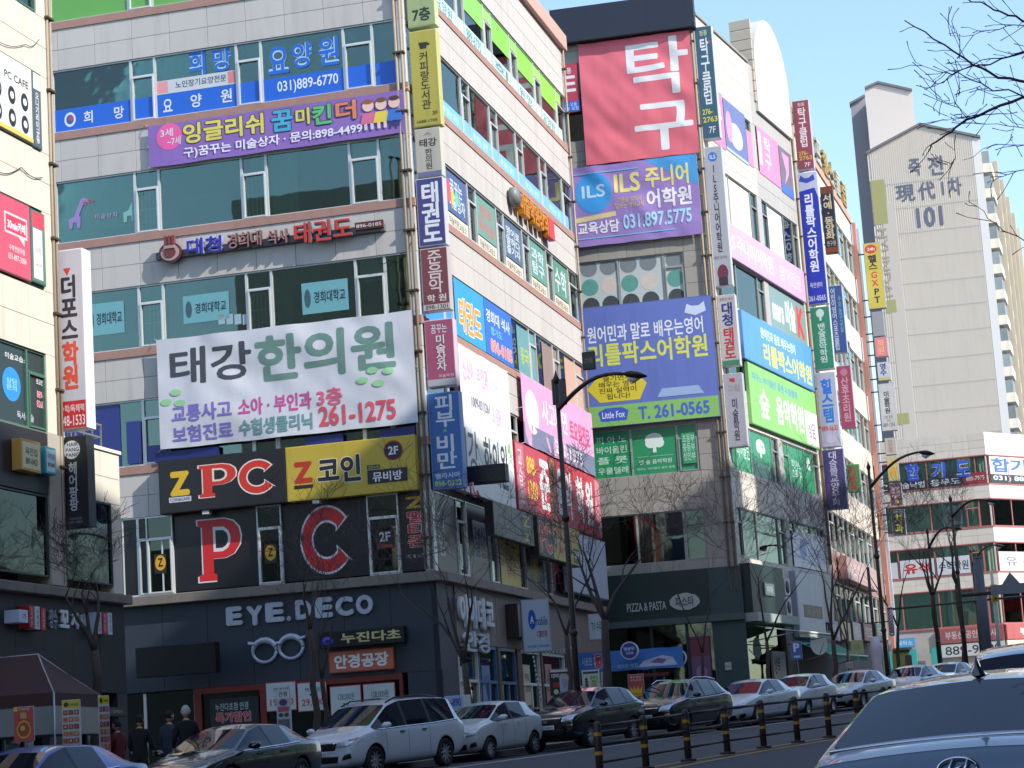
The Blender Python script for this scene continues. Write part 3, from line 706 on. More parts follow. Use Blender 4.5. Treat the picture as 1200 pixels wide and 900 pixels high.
blade(477, -14, 509.5, 31, YC, (190, 200, 150), (152, 172, 106), "pale green blade sign at the top of the corner column", [('t', "7층", .15, .12, .85, .5, (44, 50, 34), .05)], group=CG)
blade(482, 35, 514, 148, YC, (190, 184, 110), (178, 166, 44), "olive yellow cafe blade sign with a coffee cup above its vertical lettering", [('p', [(.32, .88), (.68, .88), (.62, .81), (.38, .81)], (50, 44, 30)), ('e', .7, .855, .06, .015, (50, 44, 30)), ('v', "커피랑도서관", .33, .17, .68, .78, (58, 54, 30), .02), ('t', "3F", .72, .1, .92, .14, (60, 56, 30)), ('t', "1688-1705", .1, .03, .9, .06, (90, 84, 40))], group=CG)
blade(487, 150, 517, 207, YC, (196, 190, 176), (186, 178, 160), "beige clinic blade sign between the olive and the navy ones", [('t', "태강", .15, .62, .88, .80, (70, 60, 60), .05), ('v', "한의원", .36, .14, .66, .58, (90, 80, 70), .03), ('p', [(.3, .86), (.5, .93), (.7, .87), (.5, .89)], (130, 130, 120)), ('r', 0, 0, 1, .09, (110, 110, 150))], group=CG)
blade(489, 208, 521, 288, YC, (190, 190, 200), (38, 40, 112), "navy taekwondo blade sign with big white vertical lettering", [('v', "태권도", .14, .05, .88, .95, (226, 226, 232), .05)], group=CG)
blade(494, 290, 526, 364, YC, (180, 170, 170), (104, 34, 44), "maroon music school blade sign with white handwriting style letters", [('v', "준음악", .24, .27, .8, .97, (214, 200, 196), .02), ('t', "학 원", .14, .13, .9, .25, (220, 206, 200), .03), ('r', 0, 0, 1, .09, (196, 186, 180)), ('t', "898-1301", .06, .01, .94, .08, (60, 50, 50), .02)], group=CG)
blade(499, 374, 533, 453, YC, (196, 180, 190), (158, 54, 92), "pink art school blade sign with scribbled dark outlined letters", [('t', "꿈꾸는", .2, .8, .8, .94, (224, 200, 210), .04, (60, 40, 50)), ('v', "미술상자", .34, .22, .72, .78, (224, 206, 212), .04, (60, 40, 50)), ('t', "미술학원", .4, .12, .95, .17, (220, 190, 200)), ('r', 0, 0, 1, .1, (170, 172, 176))], group=CG)
blade(504, 459, 541, 573, YC, (120, 150, 200), (20, 84, 168), "bright blue skin clinic blade sign at the bottom of the corner column", [('v', "피부", .2, .64, .84, .98, (214, 220, 228), .04), ('e', .5, .6, .05, .015, (120, 190, 90)), ('v', "비만", .18, .2, .84, .56, (214, 220, 228), .04), ('t', "벨라시아", .08, .1, .92, .16, (214, 220, 228), .02), ('t', "896-0322", .05, .02, .95, .08, (180, 200, 120), .04)], group=CG)

# ------------------------------------------------------------------ signs on the right face of building A
def on(pl, px0, py0, px1, py1, wfront):  # rect from top-left/bottom-right pixels at a given stand-off
    return pl.rect(px0, py0, px1, py1, wfront)
gold = thing("raised_letter_sign", AR.M @ T(14, 22.8, 0), "gold raised letters with a round lamp and a red end tile", "sign")
ga = AR.px(610, 257, .3); gb = AR.px(650, 293, .3)
vtop = AR.px(630, 262, .3)[1]
letters(AR.M, "미술학원창의", ga[0], 22.45, gb[0] - 1, 23.3, .1, mat((214, 142, 30), .4, .3), gold, .06, depth=.25)
box("red_tile", AR.M, gb[0] - .9, gb[0], 22.45, 23.3, .1, .35, mat((214, 60, 70), .5), gold)
tube_obj("round_lamp", AR.M, [(ga[0] - .5, 22.95, .1), (ga[0] - .5, 22.95, .4)], .38, mat((120, 122, 124), .5), gold, 16)
joined("backing_rail", AR.M, [(ga[0] - .4, gb[0], 22.8, 22.9, 0, .1)], mat((90, 80, 70), .6), gold)
banner(AR, (3.6, 13.0, AR.px(597, 470, .2)[0], 15.55), .16, (236, 232, 240), "white banner with pale pink lettering and a black phone number on the street face",
       [('t', "신소아 · 부인과", .06, .52, .55, .84, (226, 170, 200), .04), ('t', "수험생클리닉", .58, .5, .95, .8, (210, 214, 222), .03), ('t', "1009-031)261", .2, .16, .56, .34, (110, 110, 120), .02), ('t', "3층", .6, .1, .8, .36, (222, 186, 210), .03)], amp=.02, seed=2)
sign(AR, (2.2, 10.3, AR.px(601, 530, .3)[0], 12.95), .05, .3, (214, 214, 214), (226, 228, 226), "big white clinic sign with black lettering and green leaves on the street face",
     [('t', "태강", .02, .22, .36, .86, (60, 56, 56), .02), ('t', "한의원", .46, .2, .88, .86, (40, 42, 44), .03), ('e', .93, .84, .02, .07, (120, 196, 120)), ('e', .96, .76, .02, .06, (150, 210, 140))])
pk = banner(AR, (AR.px(614, 500, .2)[0], 13.1, 24.4, 15.85), .16, (214, 150, 196), "pink and grey banner with white lettering below the fourth floor windows at the far end",
       [('r', 0, 0, 1, .3, (120, 122, 150)), ('e', .12, .5, .09, .32, (226, 210, 220)), ('t', "사고나면", .25, .42, .6, .78, (236, 226, 232), .04), ('t', "토요일진료", .64, .4, .94, .72, (226, 80, 130), .03), ('t', "261-1275", .4, .06, .8, .26, (226, 226, 230), .03)], amp=.02, seed=5)
sign(AR, (AR.px(600, 550, .2)[0] + .25, 10.35, 24.3, 12.95), .02, .3, (176, 40, 54), (190, 34, 52), "red music school sign with white letters and a yellow phone number on the street face",
     [('r', .0, .02, .08, .98, (190, 110, 130)), ('v', "교습소", .02, .1, .06, .9, (214, 200, 200)), ('t', "898-", .11, .58, .21, .86, (226, 196, 60), .03), ('t', "1301", .11, .2, .21, .5, (226, 196, 60), .03), ('t', "준", .24, .12, .36, .9, (226, 222, 222), .06), ('r', .37, .02, .42, .98, (196, 150, 80)), ('v', "피아노바이올린", .38, .06, .41, .94, (60, 50, 40)),
      ('t', "음악", .44, .12, .63, .9, (226, 222, 222), .06), ('t', "학", .68, .12, .78, .9, (226, 222, 222), .06), ('t', "원", .8, .14, .9, .9, (226, 222, 222), .06), ('r', .93, .02, 1, .98, (206, 130, 140))])
SS = (AR.px(665, 620)[0], 8.3)
sign(AR, (17.4, 7.7, 24.3, 10.2), .1, .4, (176, 186, 200), (186, 196, 214), "pale blue blank sign panel beside the yellow PC sign on the street face")
sign(AR, (4.6, 8.9, 10.2, 10.1), .5, .8, (28, 26, 28), (40, 42, 50), "dark sign box with grey print and a neon staff on the street face", [('v', "Zz", .72, .08, .9, .9, (196, 180, 70), .03), ('t', "노래 연습실", .3, .5, .62, .8, (130, 140, 160), .01), ('t', "PC 게임 코인", .3, .2, .62, .42, (130, 140, 160), .01)])
sign(AR, (10.4, 8.6, 17.2, 10.1), .5, .9, (34, 30, 28), (180, 150, 34), "yellow and black PC and coin song room sign on the street face",
     [('r', 0, 0, .34, 1, (34, 26, 28)), ('t', "PC", .03, .1, .31, .9, (196, 44, 40), .08, (200, 190, 180)), ('e', .39, .5, .04, .2, (34, 36, 50)), ('t', "2F", .37, .42, .41, .58, WHITE, .03), ('t', "Z", .46, .2, .56, .85, (176, 52, 36), .08), ('t', "코인", .6, .25, .78, .8, (36, 36, 44), .06), ('r', .82, .05, .98, .45, (30, 30, 34)), ('t', "뮤비방", .84, .1, .96, .4, (214, 214, 214), .03)])
blk = atY(541, 562, 71.5)
sign(Plane(atY(538, 560, 71.6), rad(104.36)), (0, Plane(atY(538, 560, 71.6), rad(104.36)).px(565, 566)[1], Plane(atY(538, 560, 71.6), rad(104.36)).px(592, 555)[0], Plane(atY(538, 560, 71.6), rad(104.36)).px(565, 545)[1]), -.5, 0, (20, 20, 24), (26, 27, 32), "blank black blade sign next to the bright blue clinic sign", name="blade_sign")
ns = thing("neon_sign", AR.M @ T(4.2, 9, 1), "small pink and white outline neon figure over the second floor ledge", "sign")
q = Plane(atY(543, 575, 71.3), rad(104.36))
def npx(l): return [(q.px(a, b)[0], q.px(a, b)[1], 0) for a, b in l]
tube_obj("neon_tube", q.M, npx([(544, 580), (546, 567), (554, 566), (556, 577), (561, 580)]), .035, mat((226, 190, 196), .4), ns, 6)
tube_obj("neon_tube", q.M, npx([(551, 567), (552, 578), (557, 583), (561, 579), (559, 575)]), .035, mat((220, 90, 110), .4), ns, 6)
tube_obj("support_rod", q.M, npx([(546, 580), (563, 581)]), .02, BLACK, ns, 5)
# second floor window films on the street face
film(AR, (.6, 7.5, 2.9, 10.05), (36, 34, 38), [('v', "게임", .1, .2, .4, .8, (170, 170, 180), .02)])
film(AR, (4.2, 7.5, 6.95, 10.05), (34, 34, 36), [('r', .3, .25, .9, .8, (180, 184, 190)), ('t', "24시\n영업", .36, .3, .84, .75, (50, 50, 54), .03)])
film(AR, (8.15, 7.48, 10.95, 10.05), (206, 168, 34), [('t', "코인", .2, .55, .85, .8, (36, 36, 44), .05), ('t', "Z", .3, .82, .6, .96, (176, 52, 36), .06), ('t', "노래방\n뮤비", .2, .12, .8, .45, (180, 60, 40), .03)], w=.0)
film(AR, (12.1, 7.5, 14.85, 10.05), (40, 40, 42), [('e', .5, .5, .2, .4, (190, 160, 50)), ('e', .5, .55, .13, .28, (40, 40, 42)), ('r', .42, .1, .58, .5, (200, 166, 40))])
film(AR, (16.05, 7.5, 18.8, 10.05), (28, 26, 28), [('t', "PC", .08, .1, .95, .8, (190, 40, 46), .07, (205, 200, 200))])
film(AR, (20.0, 7.5, 22.6, 9.9), (38, 74, 68))

# ------------------------------------------------------------------ ground floor, street face of A
gz = lambda u, pl=AR: G(*pl.pt(u)) + .1
box("fascia", AR.M, 0.0, 1.9, .5, 7.09, -.2, .0, NAVY, A); 
FAS = mat((128, 116, 106), .6, var=.08, dirt=.2, name="shop_fascia")
for a, b in ((1.92, 6.9), (6.95, 11.9), (11.95, 17.9), (17.95, 24.3)): box("fascia", AR.M, a, b, 5.2, 7.09, -.2, .04, FAS, A)
SG = mat((70, 108, 150), .4, name="blue_frame")
for i, (a, b, c_) in enumerate(((2.0, 4.4, ALU), (4.5, 6.8, SG), (7.2, 9.4, SG), (10.2, 13, ALU), (13.3, 17, ALU), (18.2, 21, ALU), (21.2, 24, ALU))):
    z0 = gz(a)
    o = box("shop_glass", AR.M, a, b, z0, 5.18, -.12, -.1, GLD, A)
    joined("shop_frame", AR.M, [(a, a + .1, z0, 5.19, -.1, .0), (b - .1, b, z0, 5.19, -.1, .0), (a + .1, b - .1, 5.08, 5.19, -.1, .0), (a + .1, b - .1, 3.9, 4.0, -.1, .0), ((a + b) / 2 - .05, (a + b) / 2 + .05, z0, 3.9, -.1, .0)], c_, A)
for a, b in ((6.85, 7.15), (9.5, 10.1), (13.05, 13.25), (17.1, 18.1)): box("shop_pier", AR.M, a, b, .5, 5.18, -.25, .06, mat((110, 90, 76), .7, var=.1, dirt=.2), A)
box("room_wall", AR.M, 2, 24, 1.5, 5.3, -3.4, -3.2, mat((120, 118, 112), .9, var=.2, vs=.8), A)
ul = thing("raised_letter_sign", AR.M @ T(2.6, 6, 0), "two rows of white metal letters on the street side of the optician", "sign")
letters(AR.M, "아이데코", 2.0, 5.7, 6.2, 6.8, .06, mat((210, 214, 220), .4), ul, .05, depth=.12); letters(AR.M, "안경", 2.4, 4.9, 5.4, 5.6, .06, mat((200, 204, 210), .4), ul, .05, depth=.12)
sign(AR, (8.2, 5.55, 10.6, 6.75), .05, .5, (40, 32, 34), (44, 34, 54), "small dark purple sign box beside the pale mobile shop sign", [('t', "네일", .2, .3, .8, .8, (120, 110, 190), .04), ('r', .5, .05, .9, .2, (200, 200, 200))])
pm = Plane(atY(612, 735, 76.5), rad(104.36 - 22))
mob = sign(pm, (0, pm.px(630, 764)[1], pm.px(645, 735)[0], pm.px(630, 702)[1]), -.3, 0, (150, 160, 172), (170, 186, 204), "pale blue square mobile phone shop sign with an oval emblem, fastened over the pavement",
     [('e', .35, .62, .15, .2, (24, 84, 170)), ('t', "A", .28, .54, .42, .7, WHITE, .04), ('t', "mobile", .46, .5, .94, .68, (40, 70, 110), .02), ('t', "C할인점", .5, .27, .9, .4, (150, 50, 50), .04), ('t', "최신형 스마트폰", .12, .06, .95, .12, (70, 110, 190))])
pm = Plane(atY(690, 740, 82), rad(104.36 - 10))
sign(pm, (0, pm.px(700, 750)[1], pm.px(712, 735)[0], pm.px(700, 719)[1]), -.3, 0, (150, 160, 172), (176, 190, 200), "pale sign with dark lettering half hidden behind a tree trunk at the alley", [('t', "TV 수리점", .1, .3, .9, .75, (60, 70, 90), .02)])

# ================================================================== BUILDING C: left edge of the view
PC_ = atY(64, 400, 56); C1 = Plane(PC_, rad(14.5))
C = thing("office_building", T(PC_.x, PC_.y, G(PC_.x, PC_.y)), "cream tiled building at the left edge with a two storey wing and a roof rail", "building")
TC_ = mat((212, 204, 188), .6, var=.03, vs=1.2, rand=.03, dirt=.13, name="cream_tile")
def cplan(u0, u1, back, ins): return [C1.pt(u0, -ins), C1.pt(u1, -ins), C1.pt(u1, -back), C1.pt(u0, -back)]
CW = [(6.65, 8.75), (10.42, 12.5), (14.2, 16.35), (18.0, 20.14), (21.82, 24)]
volume(C, cplan(-30, -.2, 7.5, 4), .3, 24.6, INTW, "room_wall"); volume(C, cplan(.2, 3.6, 12, 3), .3, 10, INTW, "room_wall")
ce = [6.4] + [t for w_ in CW for t in w_] + [25.2]
for i in range(1, 6):
    a, b = ce[2 * i], ce[2 * i + 1]
    box("spandrel_wall", C1.M, -30, -.02, a, b, -.4, -.045, JOINT, C); volume(C, cplan(-30, -.2, 7.5, .4), a + .1, a + .5, CEIL, "floor_slab")
    if i > 1: panels(C, C1, -8.4, 0, a, b, 6, 2, TC_)
for (a, b) in CW[1:]:
    box("corner_pier", C1.M, -.5, 0, a, b, -.4, 0, TC_, C, .01)
    ribbon(C, C1, [-6.6, -3.6, -1.5, -.5], "ffo", a, b, frame=mat((70, 110, 92), .5, name="green_frame"), bp=.5)
box("end_wall", C1.M, -.4, -.05, 10.4, 25.2, -7.5, -.42, TC_, C)
for u_ in (.12, .3, .5):
    pipe(C, C1, u_ - .08, 6.5 if u_ < .4 else 10.6, 26, .02 if u_ < .4 else -.2, .05)
# wing
box("spandrel_wall", C1.M, .2, 3.65, 8.9, 10.33, -.4, -.045, JOINT, C); panels(C, C1, .2, 3.7, 8.9, 10.33, 3, 2, TC_)
box("wing_pier", C1.M, 3.1, 3.7, 6.45, 8.89, -.4, .0, TC_, C, .01); box("corner_column", C1.M, -.62, .18, 6.45, 10.4, -.3, .06, mat((170, 164, 150), .6, var=.08, dirt=.25), C, .02)
for (v0_, v1_) in ((7.0, 7.02), (8.0, 8.02), (9, 9.02)): pass
window(C, C1, .2, 3.1, 6.65, 8.9, 'f', frame=mat((50, 70, 66), .5), pane=glass((.06, .09, .09), 1.32, "mirror_glass", .0008), w=-.12)
for a_, b_ in ((-3.6, -.65), (-6.8, -3.65)): window(C, C1, a_, b_, 6.65, 8.75, 'f', frame=mat((50, 70, 66), .5), pane=glass((.06, .09, .09), 1.32, "mirror_glass", .0008), w=-.12)
box("wing_end_wall", C1.M, 3.35, 3.65, .5, 10.3, -12, -.42, mat((150, 146, 138), .7, var=.05), C)
volume(C, cplan(.2, 3.6, 12, .4), 10.0, 10.2, CORE, "terrace_slab"); volume(C, cplan(.2, 3.6, 12, .4), 8.95, 9.2, CEIL, "floor_slab")
box("coping", C1.M, .2, 3.75, 10.33, 10.42, -.42, .05, mat((230, 224, 210), .5), C)
rl = mat((150, 150, 148), .4, .6)
bs = [(.6, 3.2, 11.1, 11.15, -.3, -.25), (.6, 3.2, 10.76, 10.8, -.3, -.26)] + [(x, x + .04, 10.42, 11.1, -.3, -.26) for x in (.6, 1.1, 1.6, 2.1, 2.63, 3.16)]
joined("guard_rail", C1.M, bs, rl, C); joined("guard_rail", C1.M, [(3.16, 3.2, 11.1, 11.15, -4, -.31), (3.16, 3.2, 10.76, 10.8, -4, -.31)] + [(3.16, 3.2, 10.42, 11.1, -z, -z + .04) for z in (1.2, 2.1, 3, 4)], rl, C)
box("ledge", C1.M, -30, 3.75, 6.15, 6.4, -.4, .25, mat((120, 112, 104), .7, var=.1, dirt=.3), C, .02)
for a in np.arange(-12, 3.5, 1.57): box("fascia_panel", C1.M, round(a + .005, 3), round(a + 1.565, 3), 3.75, 6.14, -.3, .0, mat((30, 31, 34), .55, var=.08, dirt=.15, name="dark_panel"), C)
zc = G(*C1.pt(0)) + .1
DK = mat((40, 40, 44), .5, var=.1)
box("shop_pier", C1.M, 3.1, 3.7, .3, 3.74, -.3, .0, DK, C); box("shop_pier", C1.M, -.9, .2, .3, 3.74, -.3, -.01, DK, C)
box("shop_glass", C1.M, .2, 3.1, zc, 3.74, -.25, -.23, GLD, C); box("shop_glass", C1.M, -9, -.9, zc, 3.74, -.25, -.23, GLD, C)
for a_ in (1.5, -3, -5.2): joined("door_frame", C1.M, [(a_, a_ + .06, zc, 3.74, -.22, -.15), (a_ + 1.1, a_ + 1.16, zc, 3.74, -.22, -.15), (a_ + .06, a_ + 1.1, 3.2, 3.26, -.22, -.15)], mat((60, 60, 64), .4, .3), C)
box("room_wall", C1.M, -9, 3.6, zc, 3.8, -3.3, -3.1, mat((90, 88, 84), .9, var=.2), C)
aw = sign(C1, (-.4, 3.1, 3.0, 3.35), .05, .3, (30, 30, 34), (40, 40, 44), "long thin dark shop board with three short lines of grey print at the left shop", [('t', "꼬치 우동", .05, .25, .25, .8, (150, 150, 150)), ('t', "사케 맥주", .38, .25, .6, .8, (150, 150, 150)), ('t', "OPEN", .75, .3, .92, .75, (150, 150, 150))])
# signs of building C
sign(C1, (-3.4, 18.02, -1.55 + .55, 20.12), .0, .06, (90, 96, 84), (226, 226, 214), "white PC cafe window sign with round black icons at the left edge",
     [('t', "PC CAFE", .36, .7, .92, .8, (30, 34, 40), .02)] + [('e', x, y, .085, .12, (34, 36, 44)) for x in (.2, .52, .82) for y in (.5, .2)] + [('e', x, y, .045, .05, (224, 224, 214)) for x in (.2, .52, .82) for y in (.5, .2)] + [('r', 0, 0, 1, .06, (222, 190, 90))])
sign(C1, (-.98, 18.0, -.5, 20.1), .0, .06, (70, 90, 92), (54, 72, 84), "narrow slate green window sign with vertical white print by the corner pipes", [('v', "오니기리이규동", .25, .05, .75, .74, (214, 220, 220), .03), ('r', 0, .78, 1, 1, (224, 224, 220))])
sign(C1, (-3.5, 14.25, -1.32, 16.3), .0, .06, (120, 60, 66), (214, 58, 84), "red window sign with a white speech outline at the left edge", [('r', .35, .52, .93, .8, (232, 200, 206)), ('r', .38, .55, .9, .77, (214, 58, 84)), ('t', "30min카페", .42, .58, .88, .72, (235, 225, 228), .05), ('p', [(.7, .52), (.85, .52), (.85, .42)], (232, 200, 206)), ('t', "수학전문학원", .45, .3, .85, .38, (235, 215, 220), .02), ('t', "031-897-3004", .42, .18, .88, .26, (235, 215, 220), .02)])
sign(C1, (-1.28, 14.3, -.5, 16.25), .0, .06, (60, 110, 90), (70, 110, 96), "narrow green framed window sign with a red head and white panel", [('r', .05, .78, 1, 1, (210, 66, 84)), ('r', .08, .04, .8, .76, (222, 226, 224)), ('t', "수학", .2, .4, .7, .5, (214, 120, 130), .02), ('t', "국어", .2, .2, .7, .28, (214, 120, 130), .02)])
DSG = [('t', "미술교습소", .32, .82, .72, .9, (206, 212, 212), .03, (40, 44, 50)), ('e', .42, .5, .16, .22, (44, 140, 220)), ('t', "상담\n문의", .33, .42, .52, .58, (150, 210, 240), .02), ('t', "독서논술", .5, .08, .8, .18, (190, 196, 200), .02), ('t', "889-\n8260", .86, .3, .99, .52, (220, 150, 160), .04), ('t', "토요반", .86, .6, .99, .68, (210, 214, 214), .03)]
film(C1, (-3.55, 10.45, -.52, 12.45), (40, 58, 58), DSG, w=-.1, root=C)
box("sign_band", C1.M, -12, -.64, 8.78, 10.38, -.36, .02, mat((38, 36, 40), .5, var=.08), C)
sign(C1, (-2.6, 9.2, -1.55, 10.0), .03, .3, (196, 150, 70), (226, 210, 150), "yellow rimmed little sign box on the dark band at the left edge", [('t', "육전집", .15, .5, .85, .8, (60, 60, 60), .03), ('t', "889-0403", .15, .15, .85, .4, (60, 60, 60), .03)], rim=.07)
sign(C1, (-1.3, 9.25, -.72, 9.95), .03, .3, (60, 160, 170), (196, 220, 220), "turquoise rimmed little sign box on the dark band by the corner column", [('t', "수학교실", .1, .55, .9, .8, (60, 66, 70), .02), ('t', "897-0098", .1, .2, .9, .4, (60, 66, 70), .03)], rim=.06)
ks = thing("raised_letter_sign", C1.M @ T(1, 5, 0), "white brush letters between red and white blocks, dark left shopfront", "sign")
def cbox(x0, y0, x1, y1, w1, col, items=()):
    r = C1.rect(x0, y0, x1, y1, w1); o = box("letter_block", C1.M, r[0], r[2], r[1], r[3], .0, w1, mat(col, .5), ks)
    prints(C1.M, r[0], r[1], r[2] - r[0], r[3] - r[1], w1, items, o)
cbox(22, 714, 33, 730, .4, (190, 200, 220), [('t', "가", .4, .3, .8, .7, (150, 40, 60), .05)])
for i, c_ in enumerate(((170, 32, 40), (196, 204, 214), (170, 32, 40))): cbox(34 + i * 7, 709 + i * 1.5, 40 + i * 7, 736 + i * 1.5, .3, c_, [('v', "꼬치전문" if i != 1 else "사케집", .3, .08, .75, .92, (220, 190, 190) if i != 1 else (60, 50, 60), .02)])
raised("장수", 56, 714, 65, 737, (150, 160, 170), ks, 0, .06, C1, .01); raised("꼬", 68, 715, 79, 736, (206, 212, 220), ks, 0, .06, C1, .06); raised("지사께", 82, 719, 108, 738, (200, 206, 214), ks, 0, .06, C1, .02)
for i, c_ in enumerate(((170, 180, 200), (170, 32, 40), (196, 204, 214))): cbox(114 + i * 6.2, 717 + i * .5, 119.5 + i * 6.2, 743 + i * .5, .3, c_, [('v', "맥주소주", .3, .08, .75, .92, (60, 50, 60) if i != 1 else (220, 190, 190), .02)])
# blade signs of building C
YQ = 56.3
blade(65, 292, 99.5, 503, YQ, (226, 224, 230), (196, 194, 206), "tall white academy blade sign with a red triangle and red foot on the left building",
      [('p', [(.32, .9), (.6, .9), (.46, .855)], (206, 60, 44)), ('v', "더포스", .2, .50, .8, .86, (50, 42, 50), .06), ('v', "학원", .2, .215, .8, .485, (214, 76, 48), .06), ('r', 0, .0, 1, .15, (190, 34, 44)), ('t', "수학/독해력", .06, .085, .94, .13, (226, 200, 200), .03), ('t', "548-1533", .04, .012, .96, .07, (228, 214, 214), .02)], th=.5)
blade(70, 511, 103, 618, YQ, (36, 36, 40), (34, 34, 38), "black hair salon blade sign with a round white emblem on the left building",
      [('e', .46, .86, .32, .105, (200, 202, 206)), ('t', "HAIR\nPANG\nPANG", .24, .78, .74, .94, (40, 40, 44), .03), ('v', "헤어팡팡", .32, .17, .66, .72, (190, 192, 196), .04), ('t', "예약전화\n889-4802", .3, .03, .8, .1, (130, 132, 136)), ('r', .1, .38, .14, .5, (170, 140, 50))], th=.45)

# ================================================================== BUILDING B: second block
PB = atY(831, 250, 97); BL = Plane(PB, rad(101.3975)); BR = Plane(PB, rad(22.43642))
B = thing("office_building", T(PB.x, PB.y, G(PB.x, PB.y)), "grey and cream tiled block with the red table tennis banner and a rounded roof panel", "building")
WB = [(9.52, 11.8), (13.53, 15.72), (17.5, 19.7), (21.45, 23.7), (25.5, 28.0), (29.5, 31.8)]
TOPB = 35
volume(B, plan(BL, -12, BR, 15.9, 16, 4), .8, TOPB - .5, INTW, "room_wall")
be = [7.0] + [t for w_ in WB for t in w_] + [TOPB]
for i in range(7):
    a, b = be[2 * i], be[2 * i + 1]
    volume(B, plan(BL, -12, BR, 15.9, 16, .37), a + .1, a + .5, CEIL, "floor_slab")
    box("spandrel_wall", BL.M, -12, -.05, a, b, -.36, -.045, JOINT, B); box("spandrel_wall", BR.M, .37, 16.2, a, b, -.36, -.045, JOINT, B)
    nv = 3 if i else 3
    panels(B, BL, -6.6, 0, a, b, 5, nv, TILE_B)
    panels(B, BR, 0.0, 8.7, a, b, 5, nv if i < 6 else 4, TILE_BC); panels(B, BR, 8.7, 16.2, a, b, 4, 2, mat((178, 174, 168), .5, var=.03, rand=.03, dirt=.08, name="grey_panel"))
for (a, b) in WB:
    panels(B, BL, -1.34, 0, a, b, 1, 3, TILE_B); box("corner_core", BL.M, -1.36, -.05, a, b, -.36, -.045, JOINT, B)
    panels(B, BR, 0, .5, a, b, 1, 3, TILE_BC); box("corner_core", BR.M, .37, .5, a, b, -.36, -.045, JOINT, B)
xb = BL.xs([700, 741, 795, 817], 535)
BU = [-12, -9.2, -6.3, xb[1] - .03, xb[2], -1.36]
DIMF = mat((150, 156, 150), .45, .2)
for k, (a, b) in enumerate(WB):
    ribbon(B, BL, BU, "fffffo"[-5:], a, b, frame=DIMF, bp=.4, pane=GLD if k == 0 else None)
    ribbon(B, BR, [.5, 1.3, 3.7, 7.28, 8.34], "offo", a, b, frame=DIMF, bp=.5, pane=GLD if k == 0 else None)
    box("shaft_pier", BR.M, 8.34, 9.13, a, b, -.36, -.0, mat((178, 174, 168), .5, var=.03), B, .01)
    ribbon(B, BR, [9.13, 10.2, 13.2, 14.9, 15.8], "offo", a, b, frame=DIMF, bp=.5, pane=GLD if k == 0 else None)
    box("end_pier", BR.M, 15.8, 16.2, a, b, -.36, -.0, TILE_BC, B, .01)
box("end_wall", BR.M, 16.0, 16.2, 1, TOPB, -16, -.38, mat((190, 186, 176), .7, var=.05, dirt=.1), B)
volume(B, plan(BL, -12, BR, 15.9, 16, .37), TOPB - .4, TOPB - .1, CORE, "roof"); volume(B, [BL.pt(-12, -15.7), BL.pt(-12, -16), BR.pt(16.2, -16), BR.pt(16.2, -15.6)], 1, TOPB, CORE, "rear_wall")
box("coping", BR.M, .2, 8.7, TOPB, TOPB + .12, -.3, .08, mat((150, 146, 138), .6), B)
# rounded roof panel
ac = 12.75; pts = [(9.6, 32.7)] + [(ac - 3.15 * math.cos(t), 35.0 + 3.3 * math.sin(t) * (1.0)) for t in np.linspace(0, math.pi, 20)] + [(15.9, 32.7)]
prism("arch_panel", BR.M @ T(0, 0, -1.0), pts, 1.15, mat((196, 195, 188), .5, var=.03, vs=.5, dirt=.06), B)
for z_ in np.arange(33.2, 37.6, .55): box("arch_side_slat", BR.M, 9.44, 9.6, z_, z_ + .48, -1.0, .1, mat((190, 178, 158), .6), B)
for u_ in (-.12, -.4): pipe(B, BL, u_, 8, TOPB - 1, .1, .055)
pipe(B, BR, 16.1, 10, TOPB, .1, .08)
# signs, left face of B
sign(BL, (-6.7, 34.2, .1, 35.9), -.1, .5, (30, 34, 46), (32, 36, 50), "long blank dark header box across the top of the grey block")
banner(BL, (-5.5, 28.25, -.2, 34.15), 0.1, (226, 88, 106), "huge red hanging banner with white table tennis letters on the grey block",
       [('t', "탁", .42, .5, .97, .97, WHITE, .02), ('t', "구", .45, .05, .97, .44, WHITE, .03)], amp=.06, seed=8.8)
sign(BL, (-6.75, 30.9, -5.6, 33.3), .0, .12, (150, 40, 60), (178, 34, 56), "small dark red club sign squeezed beside the huge red banner", [('t', "핑퐁", .3, .8, .75, .93, (220, 200, 200), .03), ('t', "E", .3, .42, .9, .76, (225, 215, 215), .04), ('r', 0, 0, 1, .22, (40, 100, 190)), ('t', "초·중·고등\n성인부 모집", .08, .03, .95, .19, (200, 214, 235), .02)])
banner(BL, (-6.5, 24.4, -.35, 28.2), .1, (142, 110, 190), "purple junior language school banner with a blue shield and cream letters",
       [('p', [(.6, 1), (1, 1), (1, .6)], (70, 150, 210)), ('e', .2, .66, .14, .26, (60, 150, 215)), ('t', "ILS", .11, .6, .29, .76, (190, 214, 235), .03), ('p', [(.05, .3), (.36, .34), (.36, .4), (.05, .36)], (214, 200, 150)),
        ('t', "ILS", .36, .62, .56, .86, (226, 214, 130), .05), ('t', "주니어", .6, .64, .93, .9, (226, 214, 130), .05), ('t', "기본을 알차게\n말하는 영어교육", .36, .42, .58, .56, (214, 190, 120), .01), ('t', "어학원", .6, .38, .94, .62, (230, 226, 230), .05),
        ('t', "교육상담", .06, .14, .38, .3, (230, 226, 235), .05), ('t', "031.897.5775", .41, .16, .93, .34, (170, 214, 240), .04), ('r', .02, .085, .8, .1, (120, 180, 225)), ('r', .02, .9, .55, .915, (120, 180, 225))], amp=.06, seed=3.3)
